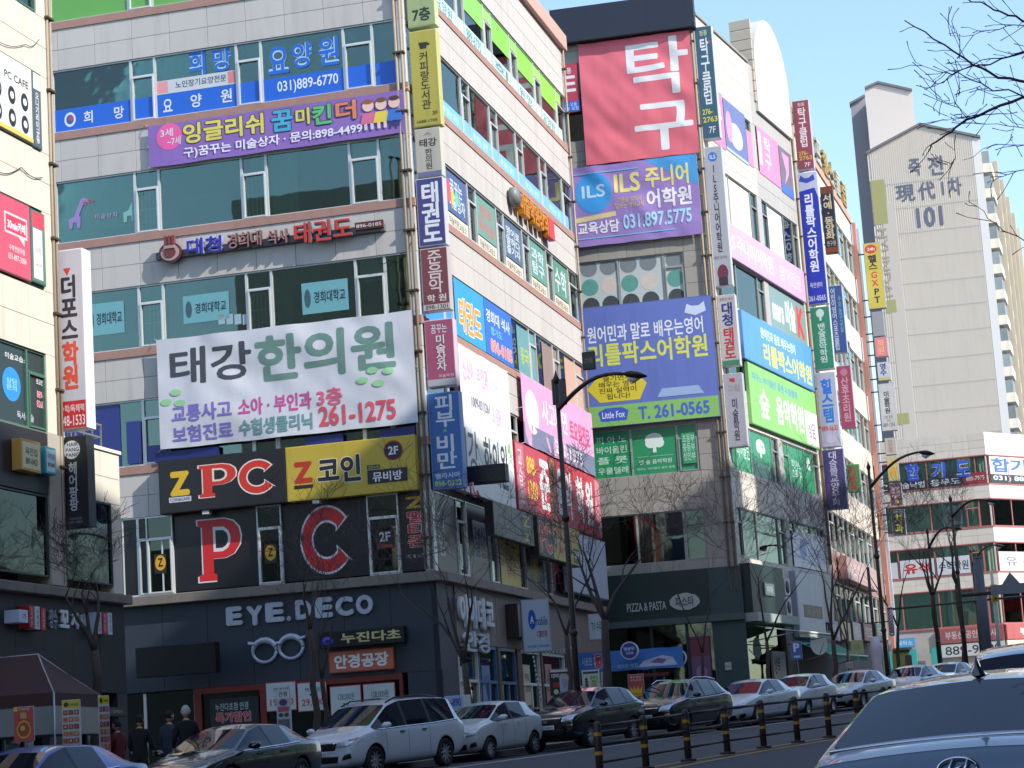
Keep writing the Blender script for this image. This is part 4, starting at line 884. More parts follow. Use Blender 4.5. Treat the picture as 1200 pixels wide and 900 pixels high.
# round translucent stickers on the fifth floor windows
def dots(u0, u1, v0, v1, root):
    fl = box("window_film", BL.M, u0 + .06, u1 - .06, v0 + .06, v1 - .06, -.09, -.085, mat((180, 190, 190), .5), root)
    n = 2 if u1 - u0 > 1.5 else 1
    for i in range(n + (1 if u1 - u0 > 2.6 else 0)):
        for j in range(3):
            c_ = (120, 128, 132) if j == 2 else ((64, 68, 72) if j == 0 else ((90, 150, 140), (200, 190, 180), (160, 166, 170))[i % 3])
            prism("round_sticker", BL.M @ T(0, 0, -.084), ellipse(u0 + .5 + i * .92, v0 + .15 + j * .9, .4, .4 if j else .42, 24), .003, mat(c_, .5, var=.1, vs=3), fl)
for a, b in zip(BU[2:-1], BU[3:]): dots(a, b, *WB[3], B)
FB = [('t', "원어민과 말로 배우는영어", .06, .70, .93, .84, (222, 226, 235), .03), ('t', "리틀팍스어학원", .06, .50, .95, .69, (212, 216, 90), .04), ('p', [(.80, .88), (.82, .95), (.86, .93), (.91, .93), (.95, .96), (.96, .88), (.88, .85)], (200, 210, 235)),
      ('p', [(.14, .44), (.4, .44), (.48, .33), (.42, .2), (.12, .2), (.03, .32)], (214, 196, 50)), ('t', "즐기면서\n배우는 영어\n진짜 실력이\n됩니다!", .12, .22, .4, .42, (50, 50, 40), .02),
      ('r', 0, 0, 1, .17, (132, 186, 100)), ('p', [(.1, .12), (.16, .15), (.28, .15), (.33, .12), (.31, .04), (.12, .04)], (60, 90, 190)), ('t', "Little Fox", .13, .065, .3, .12, (220, 225, 235), .02), ('t', "T. 261-0565", .40, .03, .93, .14, (70, 100, 190), .05),
      ('p', [(.55, .2), (.9, .2), (.86, .27), (.59, .27)], (150, 176, 214))]
sign(BL, (-6.45, 15.85, -.2, 21.5), .0, .25, (80, 96, 140), (78, 100, 190), "large blue English school board with yellow letters and a green phone strip", FB)
GF = (22, 138, 84)
gu = [BU[2], BU[3], BU[4], BU[5]]
film(BL, (gu[0] + .05, 13.56, gu[1] - .03, 15.7), GF, [('t', "피 아 노", .12, .74, .9, .9, (190, 222, 204), .02), ('t', "바이올린", .12, .52, .9, .68, (190, 222, 204), .02), ('t', "플 룻", .12, .3, .9, .45, (190, 222, 204), .02), ('t', "우쿨렐레", .12, .08, .9, .23, (190, 222, 204), .02)], root=B)
treep = [('e', .5, .74, .2, .14, (214, 230, 220)), ('e', .42, .66, .12, .1, (214, 230, 220)), ('e', .6, .66, .12, .1, (214, 230, 220)), ('p', [(.46, .46), (.54, .46), (.53, .7), (.47, .7)], (214, 230, 220))]
film(BL, (gu[1] + .03, 13.56, gu[2] - .03, 15.7), GF, treep + [('t', "밴 숲 음악학원", .14, .22, .86, .32, (200, 226, 212), .02), ('r', .1, .38, .9, .39, (150, 210, 180)), ('t', "피아노 바이올린 첼로 플룻", .08, .1, .92, .15, (170, 214, 190))], root=B)
film(BL, (gu[2] + .05, 13.56, gu[3] - .03, 15.7), GF, root=B, w=-.09)
film(BL, (gu[2] + .2, 13.9, gu[3] - .12, 15.3), (40, 146, 96), [('t', "초등부\n중등부\n성인부", .05, .1, .95, .95, (170, 214, 190), .02)], root=B, w=-.02)
# dark green shopfront
DG = mat((22, 44, 40), .5, var=.06, dirt=.1, name="green_panel"); DG2 = mat((44, 66, 66), .5, var=.06, dirt=.12)
box("fascia", BL.M, -12, -1.4, 7.0, 9.1, -.2, .06, DG, B); box("fascia", BL.M, -1.38, .1, 7.0, 9.1, -.2, .1, DG2, B)
box("ledge", BL.M, -12, .12, 6.7, 6.99, -.3, .3, mat((70, 84, 84), .6), B); box("shop_pier", BL.M, -1.38, .1, 1, 6.69, -.2, .08, DG2, B)
box("shop_glass", BL.M, -12, -1.4, 2.4, 6.69, -.12, -.1, GLD, B); box("room_wall", BL.M, -12, -1.4, 2, 6.6, -2.8, -2.6, INTW, B)
for x_ in (-6.2, -4.2, -2.6): box("shop_frame", BL.M, x_, x_ + .12, 2.3, 6.69, -.1, .02, DG, B)
ps = thing("raised_letter_sign", BL.M @ T(-4, 7.8, 0), "grey PIZZA and PASTA letters with a rough white emblem on the dark green fascia", "sign")
raised("PIZZA & PASTA", 735, 706, 781, 716, (176, 190, 184), ps, .06, .05, BL, .01)
r_ = BL.rect(787, 697, 818, 713); prism("emblem", BL.M @ T(0, 0, .06), ellipse((r_[0] + r_[2]) / 2, (r_[1] + r_[3]) / 2, .68, .38, 24, .06), .04, mat((170, 176, 172), .5), ps)
letters(BL.M, "파스타", r_[0] + .15, r_[1] + .12, r_[2] - .15, r_[3] - .12, .102, mat((70, 80, 80), .5), ps, .04)
sign(BL, (BL.px(810, 780)[0], 3.2, BL.px(834, 780)[0], 6.1), -.05, .05, (70, 40, 80), (84, 42, 84), "dark violet vertical poster in the window of the green shopfront", [('r', 0, .7, 1, 1, (110, 40, 60)), ('e', .5, .45, .3, .1, (130, 110, 150)), ('t', "와인\n파스타", .2, .1, .8, .3, (150, 130, 160), .02)], cat="poster")
sign(BL, (BL.px(849, 768)[0], 4.5, BL.px(857, 768)[0] - .01, 4.85), .1, .16, (150, 160, 160), (170, 178, 178), "small grey notice plate on the green corner pier", [('t', "주차금지", .1, .3, .9, .7, (90, 90, 90), .01)], rim=.02)
# B street face
box("fascia", BR.M, .12, 5.4, 7.0, 9.2, -.2, .5, DG, B); box("ledge", BR.M, .12, 7.0, 6.6, 6.98, -.2, .7, mat((150, 156, 150), .6), B)
sign(BR, (2.0, 7.8, 3.6, 8.4), .5, .56, (60, 80, 76), (70, 90, 86), "tiny pale plate on the green fascia of the street face", [('t', "피자", .2, .2, .8, .8, (170, 180, 176), .02)])
box("shop_wall", BR.M, 7.0, 16.2, 1, 6.6, -.3, -.05, mat((112, 108, 104), .7, var=.15, dirt=.3), B); box("shop_glass", BR.M, .3, 6.9, 2.6, 6.58, -.3, -.27, GLD, B)
sign(BR, (8.3, 6.1, 13.2, 9.3), .0, .3, (150, 156, 170), (170, 178, 196), "white shop panel with a small dark plank sign on the second block", [('r', .2, .3, .92, .5, (60, 46, 44)), ('t', "목공방", .3, .32, .85, .48, (120, 96, 80), .03)])
for j in range(2):  # outdoor units
    ac = thing("air_conditioner", BR.M @ T(6.2, 7.1 + j * .95, .3), "white outdoor unit, " + ("lower" if j == 0 else "upper") + " of two beside the green fascia on the second block", "air conditioner", "outdoor units")
    box("housing", BR.M, 5.8, 6.7, 7.02 + j * .95, 7.85 + j * .95, .1, .45, mat((196, 196, 190), .5, var=.05), ac, .02); tube_obj("fan_grille", BR.M, [(6.2, 7.43 + j * .95, .45), (6.2, 7.43 + j * .95, .47)], .3, mat((60, 62, 64), .6), ac, 16)
def awning(pl, u0, u1, v, w, drop, col, label, roll=(214, 214, 200)):
    t = thing("awning", pl.M @ T((u0 + u1) / 2, v, 0), label, "awning"); n = 14; V = []; Fc = []
    for i in range(n + 1):
        x = u0 + (u1 - u0) * i / n; sg = .03 * math.sin(i * 1.7)
        for k in range(5): f = k / 4; V.append((x, v - drop * f - .06 * math.sin(math.pi * f) + sg * f, .05 + w * f))
        V.append((x, v - drop - .22 + sg, .05 + w))
    for i in range(n):
        for k in range(5): a = i * 6 + k; Fc.append((a, a + 1, a + 7, a + 6))
    me = mesh_from(V, Fc); me.materials.append(mat(col, .8, var=.06)); put("canvas", me, pl.M, t)
    for x in (u0 + .1, u1 - .1): tube_obj("awning_arm", pl.M, [(x, v - drop - .3, .05), (x, v - drop, w)], .03, mat((170, 170, 168), .4, .4), t, 6)
    tube_obj("front_bar", pl.M, [(u0, v - drop - .02, w + .05), (u1, v - drop - .02, w + .05)], .05, mat(roll, .5), t, 8)
    return t
awning(BR, .4, 6.9, 6.5, 2.4, .5, (150, 168, 158), "grey green awning stretched over the pavement from the pizza shop")
awning(BR, 8.2, 15.8, 5.95, 1.6, .75, (28, 132, 104), "teal green awning on the second block beside a satellite dish")
dsh = thing("satellite_dish", BR.M @ T(8, 5.8, 1), "white satellite dish mounted at the end of the teal green awning", "satellite dish")
V = []; Fc = []
for i in range(6):
    for k in range(20): r__ = .5 * i / 5; t_ = 2 * math.pi * k / 20; V.append((r__ * math.cos(t_), r__ * math.sin(t_) * 1.1, .35 * (r__ ** 2)))
for i in range(5):
    for k in range(20): Fc.append((i * 20 + k, i * 20 + (k + 1) % 20, (i + 1) * 20 + (k + 1) % 20, (i + 1) * 20 + k))
me = mesh_from(V, Fc); me.shade_smooth(); me.materials.append(mat((206, 206, 200), .4)); WD = BR.M @ T(8.0, 5.7, 1.2) @ Matrix.Rotation(rad(-40), 4, 'Y')
put("reflector", me, WD, dsh); tube_obj("feed_arm", WD, [(0, -.5, .1), (0, 0, .5)], .02, mat((150, 150, 150), .4), dsh, 6); tube_obj("bracket", WD, [(0, 0, 0), (0, 0, -.9)], .04, mat((120, 120, 120), .4), dsh, 6)
# posters and boards, street face of B
PK = (232, 150, 188)
film(BR, (.6, 29.2, 3.6, 32.0), (230, 120, 160), [('t', "탁구", .1, .3, .9, .8, (220, 200, 210), .05)], root=B, w=.02)
film(BR, (3.7, 29.3, 7.3, 31.9), (96, 106, 158), [('e', .5, .4, .3, .25, (200, 204, 226)), ('e', .2, .5, .14, .3, (214, 150, 190)), ('r', 0, 0, 1, .06, (170, 190, 225))], root=B, w=.02)
film(BR, (7.35, 29.4, 8.3, 31.2), (226, 130, 166), [], root=B, w=.02)
film(BR, (9.3, 29.4, 13.2, 31.9), (230, 130, 172), [('v', "탁구", .3, .2, .6, .9, (226, 200, 214), .04), ('r', .04, .2, .16, .9, (224, 214, 210))], root=B, w=.02)
film(BR, (13.3, 29.3, 15.6, 31.8), (110, 100, 120), [('p', [(.2, .9), (.5, .5), (.3, .2), (.7, .5), (.8, .9)], (214, 150, 190)), ('r', 0, 0, 1, .2, (70, 110, 190))], root=B, w=.02)
film(BR, (.6, 25.6, 7.2, 27.9), (214, 220, 196), [('t', "어학원", .3, .3, .7, .7, (200, 206, 180), .01)], root=B, w=-.09)
film(BR, (10.2, 25.6, 13.0, 27.9), (214, 214, 214), [('t', "ILS", .1, .3, .5, .6, (196, 206, 216))], root=B, w=-.09)
sign(BR, (.8, 23.75, 15.7, 25.45), .0, .15, (220, 170, 210), (224, 168, 216), "long pale pink board with faint white letters on the street face of the second block", [('t', "ILS 주니어어학원", .08, .2, .6, .8, (236, 206, 232), .04), ('t', "영어전문", .68, .25, .95, .75, (200, 200, 236), .03)])
film(BR, (9.2, 21.5, 15.7, 23.6), (120, 150, 146), [('t', "mars 미술", .05, .15, .7, .9, (214, 222, 220), .07), ('t', "K", .75, .1, .95, .9, (214, 60, 60), .08)], root=B, w=-.02)
sign(BR, (3.2, 19.0, 15.6, 21.35), .0, .2, (90, 140, 200), (62, 146, 224), "sky blue English school board with white and yellow letters on the street face", [('t', "원어민과 말로 배우는영어", .24, .62, .74, .86, (220, 232, 240), .04), ('t', "리틀팍스어학원", .26, .08, .97, .55, (226, 220, 90), .045)])
sign(BR, (3.6, 15.95, 15.6, 18.9), .0, .18, (130, 190, 110), (128, 206, 84), "bright green and white music school board with white letters below the sky blue one", [('t', "피아노 바이올린 플룻 우쿨렐레", .04, .74, .7, .88, (90, 150, 190), .03), ('t', "숲", .12, .16, .26, .66, (226, 236, 222), .05), ('t', "음악학원", .36, .16, .78, .66, (226, 236, 222), .06), ('r', .8, .02, 1, .62, (226, 228, 224)), ('t', "상담", .84, .14, .96, .44, (150, 120, 160), .03)])
for a, b, it in ((.5, 1.3, []), (1.3, 3.7, [('t', "바이올린", .1, .3, .95, .7, (190, 222, 204), .03)]), (3.7, 7.28, treep + [('t', "밴 숲 음악학원", .14, .22, .86, .32, (200, 226, 212), .02)]), (9.2, 10.2, []), (10.2, 13.2, [('t', "피아노\n초등부", .2, .25, .8, .7, (190, 222, 204), .02)]), (13.2, 14.9, treep[:3])):
    film(BR, (a + .05, 13.56, b - .05, 15.68), GF, it, root=B)
film(BR, (9.5, 9.6, 15.6, 11.4), (190, 196, 214), [('e', .3, .5, .1, .3, (120, 150, 200)), ('t', "요가 필라테스", .45, .3, .95, .6, (110, 130, 180), .02)], root=B, w=-.02)
# B near corner column
G2 = "blade signs on the near corner of the grey block"
Y2 = 97.05
blade(817.5, 30, 839, 163, Y2, (190, 194, 200), (28, 72, 96), "teal table tennis club blade sign with white brush letters and a yellow phone number", [('t', "핑퐁", .3, .92, .75, .97, (190, 200, 150), .03), ('v', "탁구클럽", .26, .3, .78, .9, (222, 226, 226), .03), ('e', .85, .86, .05, .012, (214, 60, 50)), ('t', "276-", .1, .21, .7, .26, (214, 206, 70), .04), ('t', "2763", .1, .14, .95, .19, (214, 206, 70), .04), ('t', "7F", .4, .04, .8, .1, WHITE, .01)], group=G2, th=.5)
blade(829.5, 171, 852, 336, Y2, (190, 194, 200), (172, 174, 184), "light grey junior language school blade sign with black vertical letters", [('e', .5, .93, .26, .035, (50, 120, 200)), ('t', "ILS", .34, .915, .66, .945, WHITE, .03), ('v', "ILS주니어어학원", .36, .24, .66, .87, (44, 44, 56), .03), ('t', "897 5775", .15, .19, .85, .21, (120, 120, 130)), ('e', .55, .09, .3, .06, (110, 50, 70)), ('r', .3, .0, .8, .06, (60, 44, 60))], group=G2, th=.5)
blade(843, 345, 864.5, 429, Y2, (196, 196, 200), (190, 186, 184), "grey taekwondo blade sign with navy and red vertical letters", [('t', "경희대 석사", .1, .92, .9, .97, (110, 90, 90), .01), ('v', "대청", .18, .56, .82, .9, (40, 52, 130), .05), ('v', "태권도", .18, .1, .82, .54, (190, 44, 54), .05), ('r', 0, 0, 1, .07, (60, 130, 100))], group=G2, th=.5)
blade(850.5, 437, 873, 524, Y2, (180, 180, 190), (168, 168, 178), "grey art school blade sign with a red mark and thin dark letters", [('p', [(.3, .94), (.6, .94), (.6, .88), (.3, .9)], (190, 50, 50)), ('t', "그림", .16, .76, .84, .85, (150, 140, 140), .01), ('v', "미술학원", .34, .08, .66, .66, (50, 50, 60), .03)], group=G2, th=.5)
# B far corner column
G3 = "blade signs on the far corner of the grey block"; Y3 = 112.1
blade(931.5, 117, 951, 199, Y3, (180, 180, 190), (134, 38, 52), "dark red table tennis club blade sign with white brush letters", [('t', "핑퐁", .3, .92, .75, .97, (210, 190, 190), .03), ('v', "탁구클럽", .26, .32, .78, .9, (222, 214, 214), .03), ('t', "276-", .1, .2, .7, .26, (214, 170, 80), .04), ('t', "2763", .1, .13, .95, .19, (214, 170, 80), .04), ('t', "7F", .4, .03, .8, .09, WHITE, .01)], group=G3, th=.5)
blade(939, 201, 964, 357, Y3, (190, 194, 214), (186, 194, 220), "long white and royal blue English school blade sign with white vertical letters", [('p', [(.1, .94), (.2, .985), (.4, .96), (.6, .96), (.85, .985), (.9, .94), (.5, .92)], (60, 70, 170)), ('p', [(0, 0), (1, 0), (1, .8), (.85, .88), (.05, .86), (0, .8)], (34, 50, 168)), ('v', "리틀팍스어학원", .28, .24, .76, .84, (224, 228, 236), .05), ('t', "죽전센터", .2, .12, .8, .16, (200, 206, 226), .02), ('t', "261-0565", .08, .02, .92, .06, (200, 206, 226), .03)], group=G3, th=.5)
blade(952, 359, 975, 433, Y3, (190, 200, 196), (18, 122, 82), "green music school blade sign with a white tree and white vertical letters", [('e', .5, .9, .22, .07, (200, 220, 210)), ('r', .44, .78, .56, .88, (200, 220, 210)), ('v', "밴숲음악학원", .3, .1, .72, .74, (200, 222, 212), .03)], group=G3, th=.5)
blade(959, 436, 982, 524, Y3, (190, 194, 210), (182, 182, 204), "pale lilac blade sign with bright blue vertical letters and a red number", [('v', "힐스템", .2, .32, .82, .92, (40, 120, 214), .06), ('t', "889-5633", .06, .21, .94, .28, (200, 80, 80), .04), ('e', .5, .1, .3, .075, (200, 170, 200)), ('e', .5, .1, .24, .058, (190, 186, 210))], group=G3, th=.5)
blade(964.5, 526, 991, 597, Y3, (170, 170, 190), (52, 38, 110), "deep violet blade sign with white vertical letters at the foot of its column", [('v', "대승불교양우회", .32, .05, .7, .97, (214, 208, 226), .02)], group=G3, th=.5)

# ================================================================== BUILDING E
a0 = atY(951, 600, 117); a1 = atY(1029, 600, 147)
EY = math.atan2(a1.x - a0.x, a1.y - a0.y); E1 = Plane(a0, EY); E0 = Plane(a0, EY + rad(90)); LE = 30.9
E_ = thing("office_building", T(a0.x, a0.y, G(a0.x, a0.y)), "narrow looking cream block behind the two rows of blade signs with gold roof letters", "building")
ET = E1.px(1000, 268)[1]
def eplan(ins, back): return [E1.pt(0 + ins, -ins), E1.pt(LE - .2, -ins), E1.pt(LE - .2, -back), E1.pt(0 + ins, -back)]
volume(E_, eplan(4, 14), 1, ET - 1, INTW, "room_wall")
TE_ = mat((212, 200, 182), .6, var=.04, vs=1, rand=.03, dirt=.08, name="cream_render")
v = ET - 1.6; lv = []
while v > 12: lv.append((v - 2.3, v)); v -= 4.1
lv.append((v - 2.6, v)); prev = ET
for i, (a, b) in enumerate(lv):
    box("spandrel_wall", E1.M, 0, LE, b, prev, -.3, 0, TE_ if i < len(lv) - 1 else mat((150, 120, 112), .6, var=.1), E_, .01)
    box("front_wall", E0.M, -12, -.01, b, prev, -.3, 0, TE_, E_); volume(E_, eplan(.32, 14), b + .1, b + .4, CEIL, "floor_slab"); prev = a
    us = list(np.round(np.linspace(.3, LE - .5, 15), 2)); ribbon(E_, E1, us, "fofofofofofofo", a, b, frame=ALU, bp=.6, pane=GLD if i == len(lv) - 1 else None)
    box("corner_pier", E1.M, 0, .3, a, b, -.3, 0, TE_, E_); box("end_pier", E1.M, LE - .5, LE, a, b, -.3, .1, mat((176, 128, 112), .7), E_)
    box("front_wall", E0.M, -12, -.01, a, b, -.3, -.0, TE_, E_)
box("shop_wall", E1.M, 0, LE, 1.5, prev, -.4, -.1, mat((96, 92, 90), .8, var=.3, vs=.6, dirt=.3), E_)
box("coping", E1.M, 0, LE, ET, ET + .5, -.3, .1, mat((190, 150, 130), .7), E_); volume(E_, eplan(.3, 14), ET - .4, ET - .1, CORE, "roof")
box("end_wall", E1.M, LE - .2, LE, 2, ET, -14, -.32, TE_, E_); box("corner_trim", E1.M, LE - .5, LE + .1, 3, ET, 0.11, .35, mat((186, 130, 112), .7, var=.08), E_)
gs_ = thing("roof_letter_sign", E1.M @ T(15, ET, 0), "row of gold and white letters standing along the roof edge of the narrow cream block", "sign")
for i, ch in enumerate("수지골프헬스클럽"): letters(E1.M, ch, 6 + i * 2.9, ET + .5, 7.9 + i * 2.9, ET + 2.1, .0, mat((176, 150, 84) if i % 3 else (190, 186, 170), .45, .2), gs_, .03, depth=.2)
joined("backing_rail", E1.M, [(5.5, 29.5, ET + .95, ET + 1.05, -.1, 0), (5.5, 29.5, ET + 1.7, ET + 1.78, -.1, 0)], mat((60, 56, 50), .6), gs_)
banner(E1, (14, lv[2][1] + .1, 24, lv[1][0] - .05), .1, (226, 190, 186), "faded pink and white banner on the street face of the narrow cream block", [('t', "무료체험", .1, .2, .6, .8, (200, 90, 90), .03)], amp=.02, seed=9)
sign(E1, (8, lv[-1][1] + .15, 22, lv[-2][0] - .3), .1, .6, (170, 130, 124), (176, 140, 134), "dull pink strip board above the second floor of the narrow cream block", [('t', "종로 학원", .1, .2, .5, .8, (200, 180, 176), .03)])
G4 = "blade signs on the near corner of the narrow cream block"; Y4 = 118.5
blade(964, 218, 979, 297, Y4, (70, 66, 66), (48, 48, 64), "black calligraphy school blade sign with cream vertical letters and orange ends", [('r', 0, .9, 1, 1, (120, 66, 44)), ('v', "서예·동양화", .12, .2, .9, .89, (214, 200, 160), .04), ('t', "연구원", .15, .1, .9, .18, (200, 190, 160), .02), ('r', 0, 0, 1, .08, (130, 70, 44))], group=G4)
blade(974, 334, 990, 414, Y4, (180, 190, 210), (38, 72, 150), "blue children's sports club blade sign with two columns of white letters", [('v', "어린이영어스포츠클럽", .08, .04, .45, .97, (206, 214, 232), .03), ('v', "수지농구교실", .62, .3, .88, .85, (130, 190, 200), .02)], group=G4)
blade(983, 428, 1000, 502, Y4, (190, 160, 170), (170, 56, 92), "rose pink postnatal care blade sign with thin pale vertical letters", [('e', .5, .9, .28, .06, (200, 130, 150)), ('v', "산후조리원", .2, .1, .78, .82, (220, 180, 194), .02)], group=G4)
blade(993, 544, 1008, 577, Y4, (120, 150, 110), (60, 130, 70), "small green blade sign with red letters below the rose pink one", [('v', "미용실", .1, .08, .7, .92, (190, 60, 50), .05)], group=G4)
G5 = "blade signs on the far corner of the narrow cream block"; Y5 = 146
for (x0, y0, x1, y1, c_, it, lb) in (
    (1014.5, 284, 1035, 362, (206, 186, 60), [('e', .42, .91, .36, .07, (206, 70, 50)), ('t', "24h", .2, .885, .66, .935, WHITE, .03), ('v', "헬스", .2, .6, .72, .82, (50, 50, 50), .05), ('v', "GX", .3, .34, .68, .56, (206, 66, 60), .03), ('v', "PT", .36, .08, .72, .3, (40, 44, 60), .03)], "yellow fitness blade sign with a round red head, highest of the far column"),
    (1022, 365, 1036, 394, (140, 142, 150), [], "blank grey blade box under the yellow fitness sign"),
    (1025, 395, 1040, 418, (222, 110, 130), [('v', "학원", .2, .1, .8, .9, (226, 180, 120), .03)], "short pink blade sign in the far column"),
    (1028, 424, 1043, 446, (196, 200, 214), [('v', "영수", .2, .25, .75, .95, (50, 70, 140), .05), ('r', 0, 0, 1, .14, (190, 180, 120))], "short white blade sign with blue letters in the far column"),
    (1031, 449, 1049, 505, (196, 198, 202), [('v', "미술학원", .3, .36, .7, .84, (50, 50, 54), .04), ('t', "889-1234", .1, .08, .9, .16, (110, 110, 114), .02), ('t', "초등 중등\n입시", .2, .18, .8, .32, (130, 130, 134))], "long pale grey art school blade sign in the far column"),
    (1037, 513, 1050, 533, (180, 176, 166), [('v', "모집중", .25, .1, .75, .9, (160, 120, 110), .02)], "short beige blade sign in the far column"),
    (1040, 536, 1053, 564, (186, 172, 96), [('e', .5, .4, .3, .2, (196, 150, 60))], "ochre blade sign with a faint ring in the far column"),
    (1043, 566, 1057, 592, (90, 46, 70), [('t', "음악\n아카\n데미", .12, .3, .88, .85, (206, 190, 196), .04), ('e', .5, .14, .2, .1, (200, 170, 60))], "dark plum blade sign with three rows of letters in the far column"),
    (1045, 597, 1061, 627, (52, 50, 70), [('v', "치과", .2, .06, .85, .84, (178, 180, 70), .05), ('t', "하얀나라", .1, .88, .9, .96, (150, 150, 160))], "dark dental blade sign with yellow green letters, lowest of the far column")):
    blade(x0, y0, x1, y1, Y5, (150, 150, 156), c_, lb, it, group=G5, th=.5)
box("sign_post", Plane(atY(1036, 450, 147), rad(104.36)).M, -1.1, -.75, 3, 36, -.6, -.2, mat((200, 206, 214), .5, .2), E_)

# ================================================================== BUILDING D: corner block at the end of the street
PD = atY(1159, 570, 165); DL = Plane(PD, rad(106.6)); DR = Plane(PD, rad(49.7))
D = thing("office_building", T(PD.x, PD.y, G(PD.x, PD.y)), "low cream corner block with red window frames at the far end of the street", "building")
TD = mat((214, 204, 190), .6, var=.04, vs=.8, rand=.04, dirt=.1, name="pale_tile"); RF = mat((172, 106, 102), .5, name="red_frame")
dt = DL.px(1153, 506)[1]
rows = [tuple(DL.px(1100, q)[1] for q in pr) for pr in ((571.5, 539), (621.5, 590), (675, 641.5), (736, 693))]
volume(D, plan(DL, -9.8, DR, 16, 12, 3), 3, dt - .4, INTW, "room_wall")
prev = dt
for i, (a, b) in enumerate(rows):
    box("spandrel_wall", DL.M, -10, -.04, b, prev, -.3, -.045, JOINT, D); box("spandrel_wall", DR.M, .3, 16, b, prev, -.3, -.045, JOINT, D)
    panels(D, DL, -10, 0, b, prev, 8, 3 if i == 0 else 2, TD); panels(D, DR, 0, 8, b, prev, 6, 3 if i == 0 else 2, TD)
    volume(D, plan(DL, -9.8, DR, 16, 12, .35), b + .05, b + .3, CEIL, "floor_slab"); prev = a
    ribbon(D, DL, [-10, -7.4, -4.6, -1.9, -.9, -.1], "fffof" if i else "fffff", a, b, frame=RF, bp=.85, pane=GLL); ribbon(D, DR, [.3, 2.6, 5, 7.4, 9.8], "ffff", a, b, frame=RF, bp=.85, pane=GLL)
    box("red_sill", DL.M, -10, .03, a - .1, a, -.3, .03, RF, D); box("red_sill", DR.M, .04, 16, a - .1, a, -.3, .03, RF, D)
    box("red_lintel", DL.M, -10, .03, b, b + .08, -.2, .03, RF, D); box("red_lintel", DR.M, .04, 16, b, b + .08, -.2, .03, RF, D)
    box("corner_pier", DL.M, -.1, 0, a, b, -.2, 0, TD, D)
box("shop_wall", DL.M, -10, -.05, 3, prev - .1, -.3, -.05, mat((176, 168, 158), .7, var=.2, vs=.6), D); box("shop_wall", DR.M, .3, 16, 3, prev - .1, -.3, -.05, mat((190, 182, 168), .7, var=.1), D)
volume(D, plan(DL, -9.8, DR, 16, 12, .3), dt - .3, dt - .05, CORE, "roof")
HB = (50, 90, 205)
a, b = rows[0]
for s_, x0, x1, y0, y1 in (("합", 1060, 1079, 544, 563), ("기", 1090, 1109, 543, 561), ("도", 1119, 1138, 541, 558)):
    pt = DL.rect(x0, y0, x1, y1); letters(DL.M, s_, pt[0], pt[1], pt[2], pt[3], .0, mat((200, 210, 225), .5), D, .1, depth=.01); letters(DL.M, s_, pt[0], pt[1], pt[2], pt[3], .012, mat(HB, .5), D, .05, depth=.01)
film(DL, (-9.9, a + .03, -7.5, a + .75), (48, 54, 58), [('t', "쌍절곤", .05, .15, .95, .85, (214, 218, 220), .03)], root=D, w=-.02); film(DL, (-7.3, a + .03, -4.7, a + .75), (48, 54, 58), [('t', "평술낙법", .05, .15, .95, .85, (214, 218, 220), .03)], root=D, w=-.02)
film(DL, (-4.5, a + .03, -2, a + .75), (48, 54, 58), [('t', "용무도", .05, .15, .95, .85, (214, 218, 220), .03)], root=D, w=-.02); film(DL, (-1.85, a + .03, -.1, a + .9), (150, 44, 48), [('t', "889-7979", .1, .3, .9, .7, (220, 200, 200), .03)], root=D, w=-.02)
film(DR, (.35, a + .03, 9.8, b - .05), (224, 224, 224), [('t', "합기도", .02, .4, .75, .95, (70, 110, 200), .05), ('r', 0, 0, 1, .33, (60, 64, 70)), ('t', "031) 889-7979", .03, .06, .8, .28, (224, 226, 226), .03)], root=D, w=.0)
for x_ in (2.6, 5.0, 7.4): box("mullion_cap", DR.M, x_ - .03, x_ + .03, a, b, .0, .03, RF, D)
a, b = rows[2]
film(DL, (-9.9, a + .05, -7.5, a + 1.3), (200, 200, 202), root=D, w=-.02)
film(DL, (-7.3, a + .05, -4.7, a + 1.4), (206, 206, 208), [('t', "유석", .1, .2, .9, .8, (190, 40, 40), .06)], root=D, w=-.02); film(DL, (-4.5, a + .05, -2, a + 1.4), (206, 208, 212), [('t', "수학학원", .05, .2, .95, .75, (60, 70, 80), .03)], root=D, w=-.02)
film(DR, (.35, a + .03, 9.8, a + 1.5), (216, 216, 216), [('t', "유 신 학 원", .08, .25, .9, .75, (110, 112, 116), .01)], root=D, w=-.02)
film(DL, (-3.5, rows[1][0] + .3, -2.2, rows[1][1] - .3), (60, 80, 84), [('t', "논술", .1, .2, .9, .8, (30, 36, 40), .04)], root=D, w=-.02)
a, b = rows[3]
sign(DL, (-4.9, a - 1.25, .0, a - .1), .02, .2, (150, 90, 86), (140, 66, 66), "dark red shop board with pale letters on the left face of the end block", [('t', "부동산 공인중개사", .1, .25, .9, .8, (200, 190, 186), .02)])
sign(DL, (-4.9, a - 2.3, .0, a - 1.3), .02, .16, (180, 180, 176), (196, 198, 196), "white shop board with a big black phone number below the dark red board", [('t', "889-9000", .08, .15, .95, .85, (44, 48, 54), .01)])
sign(DR, (.1, a - 1.25, 8, a - .1), .02, .2, (180, 86, 80), (176, 82, 78), "sunlit red shop board with white letters on the right face of the end block", [('t', "부동산 부동산", .2, .25, .8, .8, (230, 226, 214), .04)])
sign(DR, (.1, a - 2.3, 8, a - 1.3), .02, .16, (210, 200, 180), (216, 206, 180), "cream shop board with thin dark letters on the right face of the end block", [('t', "현 대 공 인", .2, .2, .8, .8, (90, 80, 70), .02)])
for x0, x1 in ((-9, -6.6), (-3.9 - 1.6, -4.95)): sign(DL, (x0, a - 2.9, x1, a - 1.5), .3, .8, (20, 140, 140), (24, 160, 156), ("wide" if x0 < -7 else "narrow") + " turquoise shop canopy box at the foot of the end block")
